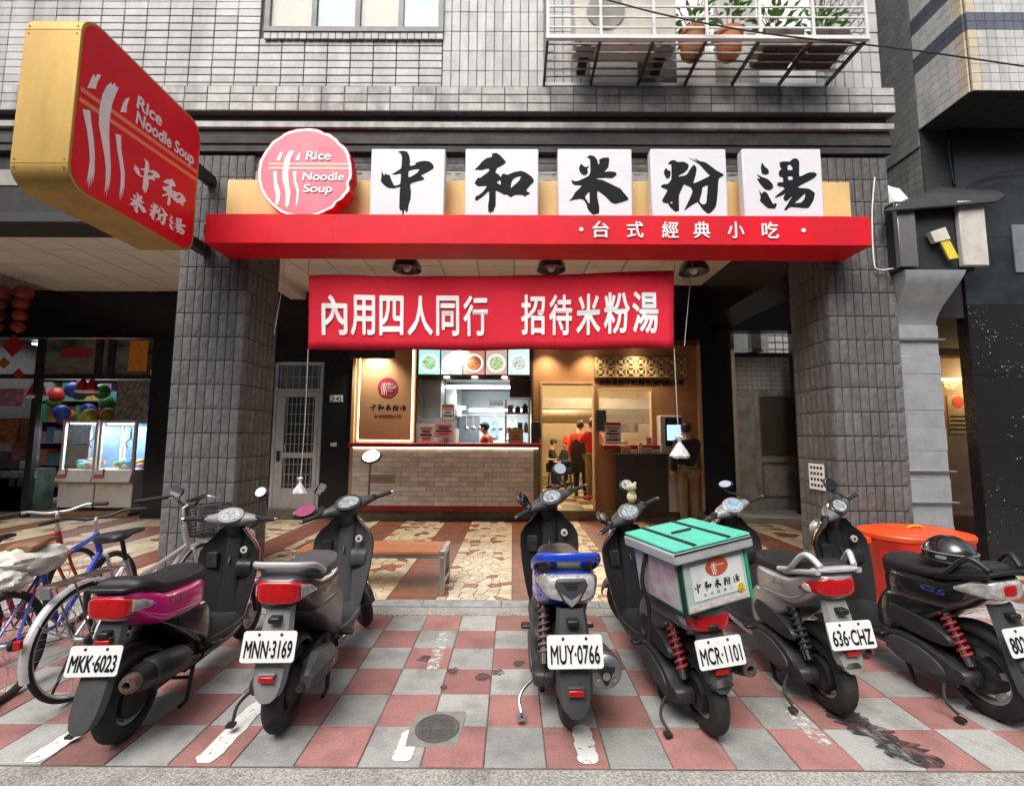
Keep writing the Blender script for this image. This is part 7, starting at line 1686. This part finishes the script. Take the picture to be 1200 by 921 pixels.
for sx in (-1, 1):
    MB().box(sx*bx_-.008, sx*bx_+.008, -by_-.008, -by_+.012, .0, bz_-.03).build('corner_trim', mBlkW if sx < 0 else mGreen, db, bevel=.003)
ld_ = MB().box(-bx_-.035, bx_+.03, -by_-.03, by_+.02, bz_+.004, bz_+.022).build('lid', mMint, db, bevel=.008)
MB().box(-bx_-.040, bx_+.035, -by_-.036, by_+.026, bz_-.055, bz_+.003).build('lid_skirt', mGreyF, ld_, bevel=.01)
for x in (-.115, .095): MB().box(x-.012, x+.012, -by_-.031, by_+.021, bz_+.0225, bz_+.0265).build('lid_strap', mBlkW, ld_)
MB().box(-.075, .055, -.009, .009, bz_+.027, bz_+.034).build('lid_handle', mBlkW, ld_, bevel=.004)
MB().box(-bx_-.042, bx_+.036, -by_-.0385, -by_-.0365, bz_-.005, bz_+.003).build('lid_piping', mBlkW, ld_)
MB().tube(catmull([(-bx_-.01, .06, bz_-.06), (-bx_-.05, .08, .1), (-bx_-.02, .10, -.05), (-bx_-.03, .14, -.25)], 5), .012, 8).build('hanging_strap', mBlkW, db)
# plush on the right mirror of that scooter
pc = S4@Vector((.07, .94, 1.10)); pl_ = thing('plush_toy', 'small beige plush toy hanging on the mirror of the charcoal scooter', 'plush toy', pc)
mPl = M('plush_beige', (.62, .52, .33), .9, vs=20, var=.15, bump=.4, bs=150)
wb(MB().ell((pc.x, pc.y-.02, pc.z), .038, .035, .045, 14, 10), 'belly', mPl, pl_, smooth=60); wb(MB().ell((pc.x-.006, pc.y-.02, pc.z+.07), .042, .036, .034, 14, 10), 'head', mPl, pl_, smooth=60)
for sx in (-1, 1): wb(MB().ell((pc.x-.006+sx*.032, pc.y-.02, pc.z+.098), .013, .010, .016, 8, 6), 'ear', mPl, pl_, smooth=60); wb(MB().ell((pc.x-.006+sx*.014, pc.y-.056, pc.z+.074), .004, .003, .005, 8, 6), 'eye', mInk, pl_)
wb(MB().ell((pc.x, pc.y-.045, pc.z+.035), .022, .012, .008, 10, 6), 'scarf', M('scarf_green', (.2, .35, .12), .8), pl_)
# ---- helmet on the black scooter
S6 = Matrix.Translation((2.712, 2.703, 0))@Matrix.Rotation(R(6), 4, 'Z')@Matrix.Rotation(R(-5), 4, 'Y')
hp = S6@Vector((.0, .10, .825)); hm_ = thing('helmet', 'black half-face helmet resting on the seat of the black scooter', 'helmet', hp)
b = MB(); rings = []
for i in range(0, 12):
    th_ = R(-12+(96)*i/11); rings.append([(hp.x+.118*math.cos(th_)*math.cos(a), hp.y+.135*math.cos(th_)*math.sin(a), hp.z+.03+.125*math.sin(th_)) for a in [2*PI*k/28 for k in range(28)]])
b.loft(rings); wb(b, 'shell', mBlackB, hm_, smooth=60)
wb(MB().tube([(hp.x+.121*math.cos(a), hp.y+.138*math.sin(a), hp.z+.012) for a in [2*PI*k/32 for k in range(32)]], .009, 8, closed=True), 'rim', mPlas, hm_, smooth=60)
wb(MB().tube([(hp.x+.119*math.cos(a), hp.y+.136*math.sin(a), hp.z+.062) for a in [2*PI*k/32 for k in range(32)]], .004, 8, closed=True), 'band', mGreyL, hm_, smooth=60)
for k, a in enumerate((R(205), R(262))): wb(MB().ell((0, 0, 0), .028, .003, .012, 12, 6).xform(Matrix.Translation((hp.x+.1165*math.cos(a), hp.y+.1335*math.sin(a), hp.z+.037))@Matrix.Rotation(a+PI/2, 4, 'Z')@Matrix.Rotation(R(-8), 4, 'X')), 'emblem', mGreyL, hm_, smooth=60)
# ---- red tub with orange lid and leaning boards
tb = at(1072, 640, 4.42); tub = thing('plastic_tub', 'large red plastic tub with an orange lid beside the right pillar', 'tub', (tb.x, 4.42, 0))
mTub = M('tub_red', (.66, .02, .012), .4, vs=4, var=.12); mLid = M('lid_orange', (.74, .075, .012), .4, vs=4, var=.1)
def oval(rx, ry, z, n=40): return [(tb.x+rx*math.copysign(abs(math.cos(a))**.8, math.cos(a)), 4.42+ry*math.copysign(abs(math.sin(a))**.8, math.sin(a)), z) for a in [2*PI*k/n for k in range(n)]]
tz = at(1064, 622, 4.42).z
wb(MB().loft([oval(.37, .27, 0), oval(.385, .285, .02), oval(.40, .30, tz*.45), oval(.405, .305, tz*.46), oval(.425, .32, tz-.14), oval(.43, .325, tz-.135), oval(.445, .335, tz-.02)]), 'basin', mTub, tub, smooth=40)
wb(MB().loft([oval(.445, .335, tz-.055), oval(.452, .34, tz-.05), oval(.456, .345, tz-.015), oval(.445, .335, tz), oval(.37, .28, tz+.004), oval(.35, .265, tz+.022), oval(.28, .2, tz+.03), oval(.10, .07, tz+.032)]), 'lid', mLid, tub, smooth=40)
wb(MB().tube([(tb.x-.08+.16*k/8, 4.40, tz+.034+.02*math.sin(PI*k/8)) for k in range(9)], .012, 8), 'lid_grip', M('lid_yellow', (.75, .35, .04), .4), tub, smooth=60)
for sx in (-1, 1): wb(MB().box(tb.x+sx*.47-.02, tb.x+sx*.47+.02, 4.36, 4.48, tz-.11, tz-.05), 'lug', mLid, tub, bevel=.008)
for k in range(4):
    p = at(1108+4*k, 640, 4.62+.05*k); tg(MB().box(p.x-.008, p.x+.009, 4.60, 4.95, 0, .60-.02*k).build('leaning_board', M('board_%d' % (k % 2), [(.42, .40, .36), (.24, .18, .13)][k % 2], .7, vs=5, var=.2), None, bevel=.002), ['pale board standing against the orange-lidded tub', 'brown board second from the tub', 'pale board third from the tub', 'brown board farthest right of the leaning boards'][k], 'board', 'boards leaning beside the tub')
# paper notice on the right pillar
pn = thing('paper_notice', 'white paper notice taped on the inner side of the right pillar', 'notice', (PRX-.03, 5.15, 1.4))
a, c = at(951, 543, 5.2), at(966, 573, 5.2)
wb(MB().box(PRX-.034, PRX-.031, 5.02, 5.28, c.z, a.z), 'sheet', mLet, pn)
for k in range(4):
    for j in range(4): wb(MB().box(PRX-.0362, PRX-.0345, 5.05+.055*j, 5.085+.055*j, a.z-.06-.065*k, a.z-.03-.065*k), 'print_mark', mInk, pn)

# ================================================================ people
def skin_mesh(name, joints, edges, mat, parent, root, sub=2):
    me = bpy.data.meshes.new(name); keys = list(joints); ix = {k: i for i, k in enumerate(keys)}
    me.from_pydata([joints[k][0] for k in keys], [(ix[a], ix[b_]) for a, b_ in edges], [])
    me.materials.append(mat); o = put(name, me, parent)
    md = o.modifiers.new('skin', 'SKIN'); md.use_smooth_shade = True
    for i, k in enumerate(keys):
        sv = me.skin_vertices[0].data[i]; r_ = joints[k][1]; sv.radius = r_ if isinstance(r_, tuple) else (r_, r_); sv.use_root = (k == root)
    o.modifiers.new('sub', 'SUBSURF').levels = sub; o.modifiers['sub'].render_levels = sub
    return o
mSkin = M('skin', (.50, .30, .21), .55, vs=10, var=.08)
mHair = M('hair_black', (.012, .010, .009), .5, vs=40, var=.3)
def person(label, loc, rz, h, top, legs, pose='stand', hair=mHair, extra=None, armL=None, armR=None, lookdown=0, shoes=None):
    t = thing('person', label, 'person', loc, rz, scale=h/1.72)
    sit = pose == 'sit'; dz = -.42 if sit else 0
    def z(v): return v+dz
    J = {'pelvis': ((0, 0, z(.95)), (.15, .11)), 'belly': ((0, .01, z(1.08)), (.14, .10)), 'chest': ((0, .0, z(1.30)), (.165, .115)), 'collar': ((0, -.01, z(1.43)), (.09, .07)), 'neck': ((0, .0, z(1.50)), .055),
         'jaw': ((0, .03+lookdown, z(1.56)), (.065, .075)), 'head': ((0, .02+lookdown, z(1.63)), (.075, .092)), 'crown': ((0, .01+lookdown*.8, z(1.69)), (.06, .075)), 'nose': ((0, .115+lookdown, z(1.60)), .012)}
    E_ = [('pelvis', 'belly'), ('belly', 'chest'), ('chest', 'collar'), ('collar', 'neck'), ('neck', 'jaw'), ('jaw', 'head'), ('head', 'crown'), ('head', 'nose')]
    aL = armL or ((-.20, .0, 1.40), (-.25, -.02, 1.14), (-.24, .06, .90)); aR = armR or ((.20, .0, 1.40), (.25, -.02, 1.14), (.24, .06, .90))
    for s__, A, sx in (('L', aL, -1), ('R', aR, 1)):
        sh, el, wr = [V3((p[0], p[1], z(p[2]))) for p in A]; d = (wr-el).normalized(); sd2 = d.cross(Vector((0, 0, 1))); sd2 = sd2.normalized() if sd2.length > .1 else Vector((0, 1, 0))
        J['sh'+s__] = (sh, .058); J['el'+s__] = (el, .042); J['wr'+s__] = (wr, .028); J['palm'+s__] = (wr+d*.07, (.036, .018))
        E_ += [('chest', 'sh'+s__), ('sh'+s__, 'el'+s__), ('el'+s__, 'wr'+s__), ('wr'+s__, 'palm'+s__)]
        for k in range(4): J['f%d%s' % (k, s__)] = (wr+d*(.145-.012*abs(k-1.3))+sd2*(.024*(k-1.5)), .009); E_.append(('palm'+s__, 'f%d%s' % (k, s__)))
        J['th'+s__] = (wr+d*.075+sd2*-.055, .010); E_.append(('wr'+s__, 'th'+s__))
        if sit: hip, kn, an, to = (sx*.09, .0, z(.93)), (sx*.11, .42, .50), (sx*.11, .40, .09), (sx*.11, .54, .04)
        else: hip, kn, an, to = (sx*.09, .0, .90), (sx*.10, .02, .50), (sx*.10, -.01, .09), (sx*.11, .13, .035)
        J['hip'+s__] = (hip, .09); J['kn'+s__] = (kn, .062); J['an'+s__] = (an, .042); J['to'+s__] = (to, .036)
        E_ += [('pelvis', 'hip'+s__), ('hip'+s__, 'kn'+s__), ('kn'+s__, 'an'+s__), ('an'+s__, 'to'+s__)]
    skin_mesh('body', J, E_, mSkin, t, 'pelvis')
    g_ = .022
    def grow(keys, extra_r=g_): return {k: (J[k][0], tuple(r_+extra_r for r_ in J[k][1]) if isinstance(J[k][1], tuple) else (J[k][1]+extra_r,)*2) for k in keys}
    ks = ['pelvis', 'belly', 'chest', 'collar']+[a+s__ for s__ in 'LR' for a in ('sh', 'el', 'wr')]
    skin_mesh('top', grow(ks), [e for e in E_ if e[0] in ks and e[1] in ks], top, t, 'pelvis')
    ks = ['pelvis']+[a+s__ for s__ in 'LR' for a in ('hip', 'kn', 'an')]
    skin_mesh('trousers', grow(ks, .018), [e for e in E_ if e[0] in ks and e[1] in ks], legs, t, 'pelvis')
    for s__ in 'LR':
        an, to = V3(J['an'+s__][0]), V3(J['to'+s__][0]); m_ = (an+to)/2
        MB().ell((m_.x, m_.y+.02, .045), .05, .14, .05, 14, 8, .8).build('shoe', shoes or mSadB, t, smooth=60)
    hc = V3(J['head'][0]); MB().ell((hc.x, hc.y-.018, hc.z+.035), .092, .105, .10, 18, 10).build('hair', hair, t, smooth=60)
    for sx in (-1, 1): MB().ell((sx*.03, hc.y+.090, hc.z-.005), .009, .006, .006, 8, 6).build('eye', mInk, t); MB().ell((sx*.083, hc.y, hc.z-.02), .012, .02, .03, 8, 6).build('ear', mSkin, t, smooth=60)
    MB().ell((0, hc.y+.088, hc.z-.075), .022, .006, .006, 8, 6).build('mouth', M('lips', (.35, .12, .10), .5), t)
    if extra: extra(t, J)
    return t
mBlkCl = M('black_cloth', (.014, .014, .016), .85, vs=9, var=.2, bump=.2, bs=40); mKhaki = M('khaki_cloth', (.24, .17, .10), .85, vs=6, var=.15, bump=.2, bs=40); mRedCl = M('red_cloth', (.55, .02, .02), .8, vs=6, var=.1); mOrgCl = M('orange_red_cloth', (.62, .06, .015), .8, vs=6, var=.1); mNavy = M('navy_cloth', (.02, .025, .05), .85)
p = at(806, 560, 8.22)
person('person in black jacket and khaki trousers facing the ordering kiosk', (p.x, 8.22, 0), R(12), 1.78, mBlkCl, mKhaki, armR=((.20, .0, 1.40), (.25, .10, 1.18), (.12, .30, 1.20)))
p = at(683, 560, 10.6)
def apron(t, J):
    MB().prism([(-.15, 1.30), (.15, 1.30), (.20, 1.0), (.21, .55), (-.21, .55), (-.20, 1.0)], -.165, -.15, 'XZ').build('apron', mBlkCl, t)
person('person in orange-red top and long black apron standing inside the doorway', (p.x-.05, 10.6, SF), R(-10), 1.70, mOrgCl, mBlkCl, extra=apron)
p = at(694, 560, 9.9)
person('person in red sweater and beige trousers at the right side of the doorway', (p.x+.02, 9.9, SF), R(30), 1.72, mRedCl, mKhaki, shoes=M('red_shoe', (.4, .03, .03), .5), armL=((-.20, .0, 1.40), (-.25, .10, 1.25), (-.2, .25, 1.42)))
p = at(571, 505, 9.75)
def cap(t, J):
    hc = V3(J['head'][0]); MB().ell((0, hc.y, hc.z+.07), .10, .11, .06, 16, 8).build('cap', mBlkCl, t, smooth=60)
person('kitchen worker in red shirt and black cap behind the counter', (p.x, 9.75, SF), R(75), 1.62, mOrgCl, mBlkCl, extra=cap, lookdown=.05, armR=((.20, .0, 1.40), (.22, .12, 1.16), (.12, .32, 1.10)), armL=((-.20, .0, 1.40), (-.22, .12, 1.16), (-.10, .32, 1.08)))
def seated(px, py, Y_, rz, top, label, hairm=mHair, extra=None):
    p_ = at(px, py, Y_); person(label, (p_.x, Y_, SF), rz, 1.66, top, mNavy, 'sit', hair=hairm, extra=extra, lookdown=.04, armL=((-.20, .0, 1.40), (-.24, .10, 1.16), (-.10, .32, 1.14)), armR=((.20, .0, 1.40), (.24, .10, 1.16), (.10, .32, 1.14)))
    c = thing('dining_stool', 'dark dining stool under the '+label.split(' ', 1)[1][:60].rsplit(' ', 1)[0] if 0 else 'dark stool under '+label, 'stool', (p_.x, Y_, SF))
    MB().lathe([(.16, .42), (.17, .435), (.17, .455), (.15, .46)], 20).build('seat', mBlack, c, smooth=40)
    for k in range(4): a = PI/4+PI/2*k; MB().tube([(.1*math.cos(a), .1*math.sin(a), .42), (.16*math.cos(a), .16*math.sin(a), 0)], .012, 8).build('leg', mDarkMetal, c)
def santa(t, J):
    hc = V3(J['head'][0]); MB().lathe([(.10, hc.z+.03), (.085, hc.z+.10), (.04, hc.z+.20), (.01, hc.z+.24)], 16, 'Z', (0, hc.y, 0)).build('cap', mRedCl, t, smooth=50)
seated(665, 540, 12.2, R(120), mNavy, 'diner in navy top and red cap', extra=santa)
seated(647, 540, 12.9, R(-100), mBlkCl, 'diner in black top by the partition')
seated(733, 520, 10.2, R(60), mKhaki, 'diner in khaki top behind the dining window')
def dtable(px, Y_, label):
    p_ = at(px, 540, Y_); t = thing('dining_table', label, 'table', (p_.x, Y_, SF)); MB().box(-.35, .35, -.3, .3, .72, .75).build('table_top', mTanL, t, bevel=.006); MB().tube([(0, 0, 0), (0, 0, .72)], .03, 10).build('pedestal', mDarkMetal, t); MB().box(-.2, .2, -.2, .2, 0, .02).build('foot', mDarkMetal, t)
dtable(656, 12.6, 'small dining table between the two diners seen through the doorway'); dtable(722, 10.6, 'dining table behind the dining window')

# ================================================================ the other side of the street (behind the viewer)
mOppW = [M('opp_wall_%d' % i, c_, .8, vs=2, var=.1) for i, c_ in enumerate([(.30, .29, .27), (.36, .31, .26), (.24, .25, .26)])]; mOppG = M('opp_glass', (.08, .10, .12), .1)
for i, (x0, x1, h) in enumerate([(-34, -18, 13), (-17.8, -4, 15.5), (-3.8, 9, 14), (9.2, 22, 16.5), (22.2, 36, 13)]):
    t = thing('street_building', ['grey', 'tan', 'slate', 'pale', 'low'][i]+' apartment block across the street behind the viewer', 'building', ((x0+x1)/2, -13, 0))
    wb(MB().box(x0, x1, -22, -13, -.15, h), 'wall', mOppW[i % 3], t)
    for fl_ in range(4):
        for k in range(4):
            xx = x0+(x1-x0)*(k+.5)/4; wb(MB().box(xx-1.1, xx+1.1, -12.99, -12.9, 4.4+fl_*3.1, 6.0+fl_*3.1), 'window', mOppG, t)
# phone holder on the dark grey scooter
S2 = Matrix.Translation((-1.222, 2.567, 0))@Matrix.Rotation(R(4.7), 4, 'Z'); ph = S2@Vector((-.15, .90, 1.12))
pt = thing('phone_holder', 'black phone holder clamped to the left bar of the dark grey scooter', 'phone holder', ph)
wb(MB().obox((ph.x, ph.y, ph.z+.03), (.05, .015, .09), Matrix.Rotation(R(-25), 3, 'X')@Matrix.Rotation(R(20), 3, 'Y')), 'cradle', mBlack, pt, bevel=.004)
for sx in (-1, 1): wb(MB().obox((ph.x+sx*.034, ph.y-.008, ph.z+.03), (.012, .03, .05), Matrix.Rotation(R(-25), 3, 'X')@Matrix.Rotation(R(20), 3, 'Y')), 'clamp', mPlasG, pt, bevel=.003)
wb(MB().tube([(ph.x, ph.y+.01, ph.z-.005), (ph.x+.01, ph.y+.03, ph.z-.05)], .01, 8), 'arm', mBlack, pt)
